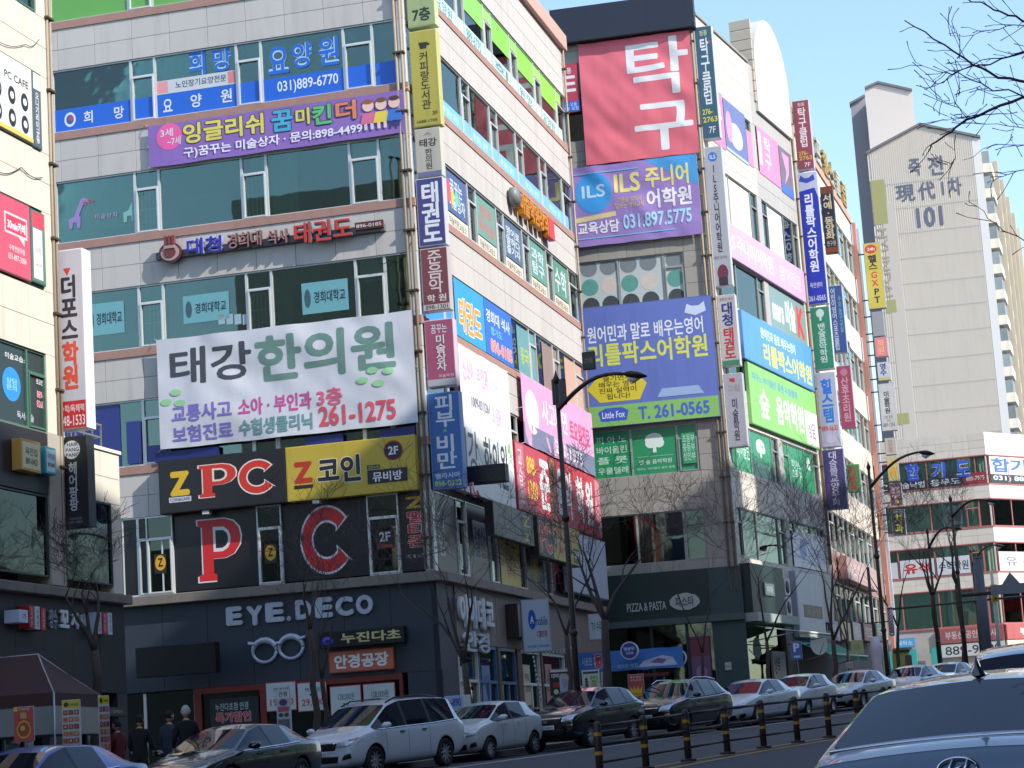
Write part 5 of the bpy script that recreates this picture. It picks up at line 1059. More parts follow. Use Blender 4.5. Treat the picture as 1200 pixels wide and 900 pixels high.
sign(DL, (-8.2, a - 1.3, -6.7, a - .6), .05, .3, (60, 130, 190), (64, 150, 205), "small sky blue plate above the turquoise canopy", [('t', "세탁소", .1, .2, .9, .8, (200, 220, 235), .02)])

# ================================================================== THE TOWER
PT = atY(1047, 505, 235); TW = Plane(PT, rad(101.3)); 
wT = TW.px(1170, 400)[0]
zt = lambda x, y: TW.px(x, y)[1]
uL = 0; e_ = TW.px(1148, 162); pk_ = TW.px(1078, 147); le = TW.px(1016, 180)
tw = thing("apartment_tower", T(PT.x, PT.y, G(PT.x, PT.y)), "tall pale apartment tower with a ribbed gable wall beyond the end of the street", "building")
GAB = mat((216, 206, 192), .75, var=.03, vs=.2, dirt=.08, name="ribbed_concrete")
uR = e_[0]; uLf = le[0]
prism("gable_wall", TW.M @ T(0, 0, -.4), [(uLf, 2), (uR, 2), (uR, e_[1]), (pk_[0], pk_[1]), (uLf, le[1])], .36, GAB, tw)
# ribs and storey joints
bs = []; u = uLf + .3
while u < uR - 1.0:
    topz = le[1] + (pk_[1] - le[1]) * (u - uLf) / (pk_[0] - uLf) if u < pk_[0] else pk_[1] + (e_[1] - pk_[1]) * (u - pk_[0]) / (uR - pk_[0])
    bs.append((u, u + .11, 2, topz - .3, -.045, .035)); u += .24
joined("wall_rib", TW.M, bs, GAB, tw, kind='stuff')
jz = zt(1090, 270); k = 0
while jz - 2.87 * k > 5: box("storey_joint", TW.M, uLf, uR, jz - 2.87 * k - .06, jz - 2.87 * k + .06, -.03, .045, mat((176, 170, 164), .8), tw); k += 1
for k in (1, 2): box("storey_joint", TW.M, uLf, uR, jz + 2.87 * k - .06, jz + 2.87 * k + .06, -.03, .045, mat((176, 170, 164), .8), tw)
box("corner_strip", TW.M, uR - .9, uR, 2, e_[1], -.03, .06, mat((212, 210, 206), .7), tw)
for (x0, y0, x1, y1) in ((1020, 212, 1041, 262), (1037, 352, 1051, 366), (1050, 485, 1066, 497)): 
    r = TW.rect(x0, y0, x1, y1); box("paint_patch", TW.M, r[0], r[2], r[1], r[3], -.03, .05, mat((150, 150, 100), .8, var=.05), tw)
box("paint_stripe", TW.M, uLf + 1.0, uLf + 2.5, 3, le[1] - 6, -.03, .047, mat((184, 176, 166), .8), tw)
for s_, x0, y0, x1, y1 in (("죽", 1064, 187, 1080, 205), ("전", 1087, 184, 1106, 204), ("現", 1049, 218, 1073, 235), ("代", 1075, 214, 1097, 233), ("1", 1103, 213, 1107, 228), ("차", 1110, 209, 1128, 228), ("101", 1073, 244, 1106, 264)):
    r = TW.rect(x0, y0, x1, y1); letters(TW.M, s_, *r, .05, mat((92, 98, 116), .7), tw, .03 if s_ != "101" else .05, depth=.02)
ht = TW.rect(1031, 268, 1044, 348)
letters(TW.M @ T((ht[0] + ht[2]) / 2, (ht[1] + ht[3]) / 2, .05) @ Matrix.Rotation(rad(-90), 4, 'Z'), "HYUNDAI", -(ht[3] - ht[1]) / 2, -.5, (ht[3] - ht[1]) / 2, .5, 0, mat((150, 146, 130), .7), tw, .03, depth=.02)
TD2 = rad(16.4 + 4); TS = Plane(Vector(TW.pt(uR)).to_3d() if False else Vector((*TW.pt(uR), 0)), rad(16.4))
hS = e_[1]; DT = 55
box("side_wall", TS.M, 0, DT, 2, hS - .5, -.6, -.2, mat((214, 208, 196), .7, var=.04, dirt=.1), tw)
flr = int((hS - 4) / 2.87)
PN[tw.name] = 0
for i in range(flr):
    z = hS - 2.3 - i * 2.87
    for j in range(6 if i < 22 else 0):
        u_ = .6 + j * 9
        box("balcony", TS.M, u_, u_ + 4.6, z - 1.5, z - .45, -.2, .9, mat((220, 214, 202), .6, var=.05), tw)
        if j < 4: box("balcony_window", TS.M, u_ + .1, u_ + 4.5, z - .4, z + .95, -.2, .75, mat((128, 138, 142), .2, var=.3, vs=.3, rand=.25, name="balcony_glazing"), tw)
        box("stair_fin", TS.M, u_ + 5.2, u_ + 5.6, z - 1.9, z + .97, -.2, 1.3, mat((190, 180, 160), .6), tw) if j < 5 else None
volume(tw, [TW.pt(uLf, -.42), TW.pt(uR - .6, -.42), TS.pt(DT, -.62), (TW.pt(uLf)[0] + TS.d.x * DT, TW.pt(uLf)[1] + TS.d.y * DT)], 2, le[1] - .2, mat((170, 168, 172), .8, dirt=.1), "tower_body")
RG = mat((110, 108, 112), .7)
def roofbar(x0, y0, x1, y1, pl=TW, w0=-.8, w1=.25, t=.28):
    a = pl.px(x0, y0); b = pl.px(x1, y1)
    prism("roof_edge", pl.M @ T(0, 0, w0), [(a[0], a[1]), (b[0], b[1]), (b[0], b[1] + t), (a[0], a[1] + t)], w1 - w0, RG, tw)
roofbar(1015, 181, 1078, 147); roofbar(1078, 147, 1149, 162)
TW2 = Plane(Vector((*TW.pt(uLf + 1.2, -14), 0)), rad(101.3))
p = [TW2.px(*q) for q in ((1013, 560), (1080, 560), (1077, 160), (1069, 106), (1029, 97), (1013.5, 104))]
prism("stair_core", TW2.M @ T(0, 0, -6), [(p[4][0] - 2.2 + 0, 2), (p[3][0] + .0, 2), p[3], p[4], (p[5][0], p[5][1])], 6, mat((206, 196, 188), .8, var=.02), tw)
p2 = [TW2.px(*q, -7) for q in ((997, 124), (1014, 114))]
prism("stair_core", TW2.M @ T(0, 0, -12), [(p2[0][0], 2), (p2[1][0], 2), p2[1], p2[0]], 5.9, mat((150, 146, 150), .8, var=.02), tw)
roofbar(1013.5, 105, 1029, 98, TW2); roofbar(1029, 98, 1069, 107, TW2); roofbar(996, 125, 1014, 115, Plane(Vector((*TW2.pt(0, -6.6), 0)), rad(101.3)), -.8, .9)
tube_obj("roof_tank", TW2.M, [(p[3][0] - .8, zt(1067, 142), 0), (p[3][0] - .8, zt(1067, 142), 1.2)], .55, mat((190, 190, 186), .4, .4), tw, 12)

# ================================================================== the opposite row of buildings (throws the shade over the lower floors)
SH = Vector((sd.x, sd.y, 0)).normalized(); TE = math.tan(SUN_EL)
def opposite(s0, s1, t, h, col, label, lab2):
    x0, y0 = street(s0, t); P = Plane((x0, y0), E_YAW)
    L_ = s1 - s0; P = Plane(street(s1, t), E_YAW + math.pi)
    b = thing("office_building", P.M @ T(0, G(*street((s0 + s1) / 2, t)), 0), label, "building", "buildings across the street")
    m = mat(col, .7, var=.06, dirt=.1); z0 = 0
    volume(b, [P.pt(.3, -.35), P.pt(L_ - .3, -.35), P.pt(L_ - .3, -13), P.pt(.3, -13)], z0, h - .4, mat((70, 74, 78), .8), "building_core")
    z = 5.0
    box("front_wall", P.M, 0, L_, z0, 2.2, -.33, 0, m, b)
    bs = [(0, L_, h - 2.2, h, -.33, 0)]; gl = []
    while z < h - 3.5:
        bs.append((0, L_, z - .1, z + 1.6, -.33, 0)); gl.append((.3, L_ - .3, z + 1.6, z + 3.9, -.2, -.18)); z += 4.0
    bs += [(x, x + .4, 2.2, h - 2.2, -.33, -.02) for x in np.arange(0, L_, 4)]
    joined("front_wall", P.M, bs, m, b); joined("window_band", P.M, gl, GLD, b)
    random.seed(int(s0 * 7) % 97)
    for k in range(7):
        u = random.uniform(1, L_ - 7); zz = 4.9 + 4 * random.randint(0, max(0, int((h - 9) / 4)))
        sc = random.choice([(200, 40, 40), (230, 230, 225), (40, 110, 60), (230, 190, 50), (40, 70, 170)])
        box("sign_panel", P.M, u, u + random.uniform(3, 6), zz, zz + 1.5, .02, .2, mat(sc, .5), b)
    box("side_wall", P.M, L_ - .29, L_, z0, h, -13, -.35, m, b); box("side_wall", P.M, 0, .29, z0, h, -13, -.35, m, b)
    return b
sB = (Vector((*BR.pt(4.6), 0)) - Q0).dot(EV)
opposite(-75, -3, -35, 43, (96, 100, 108), "slate grey block across the street from the left edge building, out of frame", 0)
opposite(-2.7, 21, -35, 45.5, (120, 126, 134), "blue grey block across the street from the corner block, out of frame", 0)
opposite(21.3, 37.6, -35, 48, (110, 96, 90), "brown block across the street from the alley, out of frame", 0)
opposite(82.3, 97, -35, 49, (104, 104, 108), "dark grey block across the street from the narrow cream block, out of frame", 0)
opposite(97.3, 190, -35, 25, (112, 110, 106), "long low block across the street from the end block, out of frame", 0)
opposite(39.9, 82, -35, 49, (112, 116, 122), "grey block across the street from the second block, out of frame", 0)

# ------------------------------------------------------------------ street lamps
LMP = mat((58, 46, 42), .5, .3, var=.1, name="lamp_paint")
def lamp(bx, by, Y, top, armx, army, label, hs=1.):
    """pole base pixel x at ground, pixel of the pole top and of the arm end"""
    tp = atY(top[0], top[1], Y); g = G(tp.x, Y) + .13; H = tp.z - g
    t = thing("street_lamp", T(tp.x, Y, g), label, "street lamp", "street lamps along the road")
    W = T(tp.x, Y, g); e = atY(armx, army, Y - 1.5) - Vector((tp.x, Y, g))
    tube_obj("pole", W, [(0, 0, 0), (0, 0, H * .35), (0, 0, H)], [.1, .085, .06], LMP, t, 10)
    tube_obj("base_collar", W, [(0, 0, 0), (0, 0, .5), (0, 0, .9)], [.2, .18, .12], LMP, t, 10)
    for f in (.3, .62): tube_obj("pole_collar", W, [(0, 0, H * f - .12), (0, 0, H * f), (0, 0, H * f + .12)], [.08, .13, .08], LMP, t, 10)
    tube_obj("finial", W, [(0, 0, H), (0, 0, H + .15), (0, 0, H + .25), (0, 0, H + .4)], [.06, .1, .05, .01], LMP, t, 8)
    st = Vector((0, 0, H - .75)); e = Vector(e); hl = .62 * (1 if e.x > 0 else -1)
    pts = []
    for k in range(9):
        f = k / 8; p = st.lerp(Vector((e.x - hl, e.y, e.z)), f); p.z += .45 * math.sin(math.pi * f) * (1 - f * .3) * -1 * 0 + .38 * math.sin(math.pi * f * .9); pts.append(tuple(p))
    tube_obj("arm", W, pts, [.075 - .03 * k / 8 for k in range(9)], LMP, t, 8)
    hp = Vector(pts[-1])
    V = []; Fc = []
    for k in range(9):
        f = k / 8; wd_ = .19 * math.sin(math.pi * (f * .86 + .1)) ** .7; c = hp + Vector((e.x - hp.x + hl * .1, 0, (e.z - hp.z))) * f
        for j in range(10): a = 2 * math.pi * j / 10; V.append((c.x, c.y + wd_ * math.cos(a), c.z + .11 * math.sin(a) * math.sin(math.pi * (f * .86 + .1))))
    for i in range(8):
        for j in range(10): Fc.append((i * 10 + j, i * 10 + (j + 1) % 10, (i + 1) * 10 + (j + 1) % 10, (i + 1) * 10 + j))
    Fc += [tuple(range(10)), tuple(range(80, 90))]
    me = mesh_from(V, Fc); me.shade_smooth(); me.materials.append(LMP); lh = put("lamp_head", me, W, t)
    c = hp.lerp(e, .45); tube_obj("lens", W, [(c.x - .16, c.y, c.z - .09), (c.x, c.y, c.z - .15), (c.x + .2, c.y, c.z - .08)], [.05, .1, .04], mat((190, 196, 196), .2), lh, 8)
    return t
l1 = lamp(0, 0, 62, (652, 450), 756, 441, "tall dark street lamp with a curved arm in front of the corner block")
lamp(0, 0, 92, (1018, 551), 1094, 532, "street lamp with a slim arm before the narrow cream block")
lamp(0, 0, 118, (1087, 626), 1126, 620, "smaller street lamp between bare trees near the end block")
lamp(0, 0, 108, (1114, 588), 1170, 588, "street lamp with a long straight arm in front of the end block")
lamp(0, 0, 140, (1138, 648), 1176, 640, "farthest street lamp low in front of the end block")
bp = Plane(atY(682, 421, 62.2), rad(104.36))
sign(bp, (0, bp.px(690, 433)[1], bp.px(697.5, 425)[0], bp.px(690, 412)[1]), -.12, 0, (40, 40, 40), (52, 52, 50), "small dark plate sign beside the top of the tall street lamp", [('t', "CCTV 작동중", .1, .3, .9, .7, (150, 150, 140), .01)], name="plate_sign")
bp = Plane(atY(648, 458, 62.5), rad(104.36 - 30))
sign(bp, (0, bp.px(655, 474)[1], bp.px(664, 460)[0], bp.px(655, 444)[1]), -.12, 0, (60, 54, 50), (96, 88, 84), "blank brown plate fixed behind the top of the tall street lamp", name="plate_sign")

# ------------------------------------------------------------------ bare trees
BARK = mat((70, 60, 54), .9, var=.2, vs=3, bump=.6, name="bark"); BARK2 = mat((74, 62, 62), .9, var=.15, vs=4, name="twig_bark")
def grow(r, base, d, L, rad0, depth, out, spread=.55, up=.15, twig=1.):
    n = 5 if depth > 1 else 4; pts = [base]; p = Vector(base); dd = Vector(d).normalized(); rr = [rad0]
    for i in range(n):
        dd = (dd + Vector((r.gauss(0, .12), r.gauss(0, .12), r.gauss(0, .09) + up * .25))).normalized()
        p = p + dd * (L / n); pts.append(tuple(p)); rr.append(max(.004, rad0 * (1 - .6 * (i + 1) / n)))
    out.append((depth, pts, rr))
    if depth == 0: return
    k = r.randint(2, 3) + (1 if depth < 3 else 0)
    for j in range(k):
        f = r.uniform(.35, 1) if j else 1; q = pts[min(n, max(1, int(round(f * n))))]; ri = rr[min(n, int(round(f * n)))]
        a = r.uniform(0, 2 * math.pi); s = spread * r.uniform(.6, 1.3)
        side = Vector((math.cos(a), math.sin(a), 0)); nd = (dd + side * s + Vector((0, 0, up))).normalized()
        grow(r, q, nd, L * r.uniform(.6, .85), max(.0045, ri * .6), depth - 1, out, spread, up, twig)
def tree(x, y, H, seed, label, lean=(0, 0), trunk=.4, r0=.15, depth=4, forks=2, spread=.6, bark=BARK, group="bare street trees"):
    r0 *= .78
    r = random.Random(seed); g = G(x, y) + .13
    t = thing("bare_tree", T(x, y, g), label, "tree", group); W = T(x, y, g)
    th = H * trunk; pts = [(0, 0, 0)]
    for i in range(1, 6): f = i / 5; pts.append((lean[0] * th * f + r.gauss(0, .04), lean[1] * th * f + r.gauss(0, .04), th * f))
    tube_obj("trunk", W, pts, [r0 * 1.25] + [r0 * (1 - .25 * f / 5) for f in range(1, 6)], bark, t, 9)
    out = []
    for k in range(forks):
        a = 2 * math.pi * k / forks + r.uniform(-.5, .5); s = .32
        grow(r, pts[-1], (math.cos(a) * s + lean[0], math.sin(a) * s + lean[1], 1), H * (1 - trunk) * .46, r0 * .5, depth + 1, out, spread * 1.3, .06)
    big = merge([tube(p, q, 6) for d_, p, q in out if d_ >= 3]); sm = merge([tube(p, q, 4, False) for d_, p, q in out if d_ < 3])
    me = mesh_from(*big); me.shade_smooth(); me.materials.append(bark); put("crown", me, W, t)
    me = mesh_from(*sm); me.materials.append(BARK2); put("twigs", me, W, t, kind="stuff")
    return t
def tpx(px, Y): q = atY(px, 850, Y); return q.x, Y
tree(*tpx(113, 50), 6.4, 3, "bare tree beside the brown canopy tent at the left", trunk=.52, r0=.17, depth=4, forks=3, spread=.7)
tree(*tpx(371, 58), 6.6, 11, "bare tree left of the double trunk before the dark blue shopfront", trunk=.56, r0=.13, depth=4, forks=2, spread=.55)
tree(*tpx(384, 59), 6.0, 12, "second slim bare tree standing close to its neighbour before the dark blue shopfront", trunk=.4, r0=.11, depth=3, forks=2, lean=(-.03, 0), spread=.5)
tree(*tpx(560, 63), 7.4, 23, "forked bare tree at the street corner under the pink neon", trunk=.34, r0=.15, depth=4, forks=3, lean=(-.12, 0), spread=.6)
tree(*tpx(716, 69), 8.6, 31, "thick bare tree in front of the alley between the two blocks", trunk=.42, r0=.2, depth=4, forks=3, spread=.75)
tree(*tpx(672, 66), 7.0, 37, "bare tree with a dark trunk beside the pole of the tall street lamp", trunk=.45, r0=.12, depth=4, forks=2, spread=.6)
tree(*tpx(830, 80), 8.2, 41, "thin bare tree before the green shopfront corner", trunk=.3, r0=.1, depth=4, forks=2, spread=.45)
tree(*tpx(906, 86), 8.6, 47, "bare tree beside the blue parking sign", trunk=.32, r0=.12, depth=4, forks=3, spread=.5)
tree(*tpx(985, 92), 9.6, 53, "bare tree before the teal green awning", trunk=.28, r0=.16, depth=4, forks=3, spread=.5)
tree(*tpx(1001, 97), 9.0, 59, "upright bare tree under the deep violet blade sign", trunk=.25, r0=.12, depth=4, forks=3, spread=.4)
tree(*tpx(1056, 110), 9.5, 61, "leaning bare tree left of the green and brown column", trunk=.35, r0=.13, depth=4, forks=2, lean=(.1, 0), spread=.45)
tree(*tpx(1108, 120), 10.0, 67, "thick bare tree in front of the turquoise canopies", trunk=.5, r0=.2, depth=4, forks=3, spread=.5)
tree(*tpx(1137, 112), 10.5, 71, "darkest bare tree beside the long arm street lamp", trunk=.5, r0=.18, depth=4, forks=3, spread=.4)
# foreground tree whose branches reach in at the top right
ft = thing("bare_tree", T(8.6, 21.5, G(8.6, 21.5)), "near bare tree whose dark branches hang into the sky at the top right", "tree", "bare street trees")
Wf = Matrix(); g0 = G(8.6, 21.5)
tube_obj("trunk", Wf, [(8.6, 21.5, g0), (8.5, 21.5, g0 + 2), (8.4, 21.4, g0 + 4.4), (8.3, 21.3, g0 + 7)], [.26, .22, .19, .12], BARK, ft, 10)
def pxs(l, Y): return [tuple(atY(x, y, Y + i * .05)) for i, (x, y) in enumerate(l)]
limbs = [([(1260, 150), (1200, 113), (1160, 128), (1120, 150), (1098, 163), (1088, 178)], .034, 16.5), ([(1270, 112), (1195, 97), (1160, 86), (1128, 68), (1095, 45), (1060, 24)], .032, 17.5),
         ([(1270, 140), (1196, 113), (1150, 98), (1120, 85), (1107, 78)], .018, 17), ([(1265, 40), (1200, 23), (1172, 15), (1150, 4), (1120, -6)], .026, 16.8), ([(1270, 78), (1200, 62), (1160, 74), (1130, 79), (1104, 96), (1090, 103)], .02, 17.3),
         ([(1262, 28), (1200, 31), (1170, 33), (1140, 40), (1114, 42)], .012, 17.6), ([(1262, 45), (1215, 55), (1180, 68), (1150, 72), (1117, 88), (1098, 83), (1073, 73)], .014, 16.9),
         ([(1265, 190), (1220, 150), (1180, 148), (1145, 145), (1110, 136)], .010, 17.1), ([(1262, 165), (1200, 170), (1165, 171), (1128, 188)], .010, 16.7), ([(1260, 220), (1200, 198), (1180, 205), (1163, 213)], .012, 16.6), ([(1262, 262), (1200, 282), (1175, 268), (1158, 255), (1136, 237)], .014, 17.0),
         ([(1120, 134), (1134, 137), (1160, 133), (1118, 140), (1100, 142)], .010, 16.5), ([(1134, 137), (1119, 123), (1105, 117), (1098, 116)], .009, 16.55), ([(1119, 123), (1122, 112), (1125, 110)], .006, 16.55), ([(1125, 68), (1123, 45), (1118, 33), (1111, 24)], .010, 17.5), ([(1150, 79), (1158, 100), (1146, 103)], .005, 17.2), ([(1120, 160), (1118, 185), (1112, 196), (1098, 188)], .008, 16.5), ([(1250, 150), (1188, 145), (1187, 158), (1190, 170)], .006, 16.6)]
rb = random.Random(5); VF = []; TWG = []
for l, r_, Y in limbs:
    r_ *= .45; P_l = pxs(l, Y); 
    # smooth the limb by subdividing
    Q = []
    for i in range(len(P_l) - 1):
        a_, b_ = Vector(P_l[i]), Vector(P_l[i + 1])
        for k in range(3): Q.append(tuple(a_.lerp(b_, k / 3) + Vector((rb.gauss(0, .008), rb.gauss(0, .02), rb.gauss(0, .008)))))
    Q.append(P_l[-1]); n = len(Q)
    VF.append(tube(Q, [r_ * (1 - .7 * i / n) for i in range(n)], 7))
    for i in range(2, n):
        if rb.random() < .75:
            q = Vector(Q[i]); d = (Vector(Q[min(n - 1, i)]) - Vector(Q[i - 1])).normalized(); d = (d + Vector((rb.uniform(-.7, .2), rb.uniform(-.3, .3), rb.uniform(-.9, 1.1)))).normalized()
            L_ = rb.uniform(.05, .32); pp = [tuple(q)]
            for k in range(3): d = (d + Vector((rb.gauss(0, .2), 0, rb.gauss(0, .2)))).normalized(); q = q + d * L_ / 3; pp.append(tuple(q))
            TWG.append(tube(pp, [.0035, .003, .0025, .004], 4))
me = mesh_from(*merge(VF)); me.shade_smooth(); me.materials.append(BARK2); put("branch", me, Wf, ft)
me = mesh_from(*merge(TWG)); me.materials.append(BARK2); put("twigs", me, Wf, ft, kind="stuff")
for l, r_, Y in limbs[:6]:
    a_ = pxs([l[0]], Y)[0]; tube_obj("branch", Wf, [(8.4, 21.3, g0 + 4.5 + rb.random()), (7.6, 19.8, (a_[2] + g0 + 4.9) / 2 + .3), a_], [.1, .06, r_], BARK2, ft, 7)

# ------------------------------------------------------------------ guard rail on the median
gr = thing("guard_rail_fence", T(PM.x, PM.y, G(PM.x, PM.y)), "dark brown guard rail with yellow banded posts along the middle of the road", "guard rail")
BRN = mat((58, 44, 42), .55, var=.1, dirt=.1, name="brown_rail_paint"); YB = mat((176, 128, 30), .5, name="yellow_band")
V, Fc = tube([(0, 0, 0), (0, 0, .88), (0, 0, .93), (0, 0, .95)], [.065, .065, .05, .02], 12); pm_ = mesh_from(V, Fc); pm_.shade_smooth(); pm_.materials.append(BRN)
V, Fc = tube([(0, 0, 0), (0, 0, .06)], [.069, .069], 12); bm2 = mesh_from(V, Fc); bm2.materials.append(YB)
V, Fc = tube([(0, 0, 0), (0, 0, .04), (0, 0, .05)], [.15, .15, .08], 12); bs2 = mesh_from(V, Fc); bs2.materials.append(BRN)
sp = 1.78; pts_ = []
for k in range(-3, 16):
    x, y = street(RS + (k) * sp, RT); z = G(x, y) + .02; pts_.append((x, y, z)); W = T(x, y, z)
    po = put("post", pm_, W, gr)
    for h in (.38, .70): put("reflective_band", bm2, W @ T(0, 0, h), po)
    put("base_plate", bs2, W, po)
for k in range(len(pts_) - 1):
    for h, r_ in ((.86, .027), (.55, .03), (.25, .022)):
        a_, b_ = Vector(pts_[k]), Vector(pts_[k + 1]); tube_obj("rail", Matrix(), [a_ + Vector((0, 0, h)), b_ + Vector((0, 0, h))], r_, BRN, gr, 7)

# ------------------------------------------------------------------ cars
def paint(col, metal=.0, name="car_paint"): return mat(col, .32 if max(col) > 60 else .18, metal, coat=1., var=.0, name=name)
CG_ = None
def car_glass():
    k = "carglass"
    if k in MC: return MC[k]
    m = bpy.data.materials.new("car_glass"); m.use_nodes = True; p = m.node_tree.nodes["Principled BSDF"]
    p.inputs["Base Color"].default_value = (.004, .007, .016, 1); p.inputs["Roughness"].default_value = .02; p.inputs["IOR"].default_value = 1.38
    p.inputs["Specular IOR Level"].default_value = .5
    MC[k] = m; return m
CHROME = mat((200, 200, 205), .15, 1., name="chrome"); RUB = mat((22, 22, 23), .75, name="rubber"); DKP = mat((20, 20, 22), .5, name="black_plastic")
# station: x, z under, z shoulder, half width, z top, half width at top, flag of the strip that starts here (p paint, w windshield, g side glass roof, r rear glass, b pillar)
def S_sedan(): return dict(L=4.9, W=1.86, st=[(2.45, .42, .60, .60, .64, .45, 'p'), (2.36, .25, .68, .78, .74, .62, 'p'), (2.05, .20, .78, .89, .84, .72, 'p'), (1.45, .19, .87, .92, .95, .76, 'p'), (1.02, .19, .93, .93, 1.01, .76, 'w'),
    (.22, .19, .95, .93, 1.36, .63, 'g'), (-.18, .19, .96, .93, 1.44, .61, 'b'), (-.27, .19, .96, .93, 1.45, .61, 'g'), (-1.05, .19, .98, .92, 1.42, .60, 'x'), (-1.28, .19, .99, .92, 1.38, .60, 'r'), (-1.98, .21, 1.01, .90, 1.10, .66, 'p'), (-2.32, .26, 1.0, .85, 1.06, .64, 'p'), (-2.44, .40, .92, .78, .97, .60, 'p')], wb=(1.45, -1.38), wr=.34)
def S_big():
    d = S_sedan(); st = d['st'][:9] + [(-1.22, .19, .98, .93, 1.405, .66, 'r'), (-2.0, .21, 1.0, .92, 1.13, .84, 'p'), (-2.1, .22, 1.0, .915, 1.10, .84, 'p'), (-2.36, .26, .99, .91, 1.075, .84, 'p'), (-2.42, .27, .98, .905, 1.07, .84, 'p'), (-2.43, .28, .93, .90, 1.02, .83, 'p'), (-2.46, .32, .84, .88, .92, .80, 'p'), (-2.47, .42, .72, .84, .78, .72, 'p')]
    st[8] = (-1.05, .19, .98, .93, 1.43, .66, 'p'); d['st'] = st; d['W'] = 1.87; return d
def S_suv(): return dict(L=4.5, W=1.86, st=[(2.25, .45, .78, .66, .84, .5, 'p'), (2.18, .28, .86, .80, .95, .66, 'p'), (1.9, .24, .95, .90, 1.04, .74, 'p'), (1.35, .22, 1.03, .93, 1.12, .78, 'p'), (1.02, .22, 1.06, .93, 1.15, .78, 'w'),
    (.38, .22, 1.07, .93, 1.53, .68, 'g'), (-.1, .22, 1.08, .93, 1.62, .66, 'b'), (-.2, .22, 1.08, .93, 1.63, .66, 'g'), (-1.0, .22, 1.10, .93, 1.60, .64, 'b'), (-1.08, .22, 1.10, .93, 1.60, .64, 'g'), (-1.55, .22, 1.14, .92, 1.56, .62, 'x'), (-1.8, .23, 1.14, .91, 1.50, .6, 'r'), (-2.12, .28, 1.12, .88, 1.16, .68, 'p'), (-2.24, .42, .98, .82, 1.02, .62, 'p')], wb=(1.35, -1.28), wr=.35)
def S_hatch(): return dict(L=3.65, W=1.62, st=[(1.82, .42, .68, .55, .73, .42, 'p'), (1.76, .26, .76, .70, .84, .56, 'p'), (1.5, .2, .86, .79, .94, .64, 'p'), (1.15, .19, .93, .81, 1.02, .67, 'p'), (.92, .19, .96, .81, 1.07, .67, 'w'),
    (.30, .19, .98, .81, 1.40, .60, 'g'), (-.05, .19, .99, .81, 1.48, .58, 'b'), (-.14, .19, .99, .81, 1.49, .58, 'g'), (-.88, .19, 1.02, .80, 1.47, .57, 'x'), (-1.25, .2, 1.05, .80, 1.42, .56, 'r'), (-1.66, .24, 1.04, .77, 1.08, .6, 'p'), (-1.80, .38, .9, .72, .95, .55, 'p')], wb=(1.16, -1.22), wr=.29)
def S_van(): return dict(L=5.0, W=1.95, st=[(2.5, .42, .72, .66, .80, .5, 'p'), (2.42, .26, .82, .82, .92, .68, 'p'), (2.1, .22, .94, .93, 1.04, .76, 'p'), (1.7, .2, 1.02, .97, 1.13, .8, 'p'), (1.5, .2, 1.05, .97, 1.18, .8, 'w'),
    (.68, .2, 1.06, .975, 1.64, .72, 'g'), (.2, .2, 1.07, .975, 1.74, .70, 'b'), (.1, .2, 1.07, .975, 1.75, .70, 'g'), (-.85, .2, 1.08, .975, 1.76, .70, 'b'), (-.95, .2, 1.08, .975, 1.76, .70, 'g'), (-2.0, .22, 1.12, .97, 1.72, .68, 'x'), (-2.2, .24, 1.12, .95, 1.66, .67, 'r'), (-2.4, .3, 1.08, .9, 1.14, .74, 'p'), (-2.49, .42, .95, .86, 1.0, .66, 'p')], wb=(1.55, -1.46), wr=.35)
CARM = {}
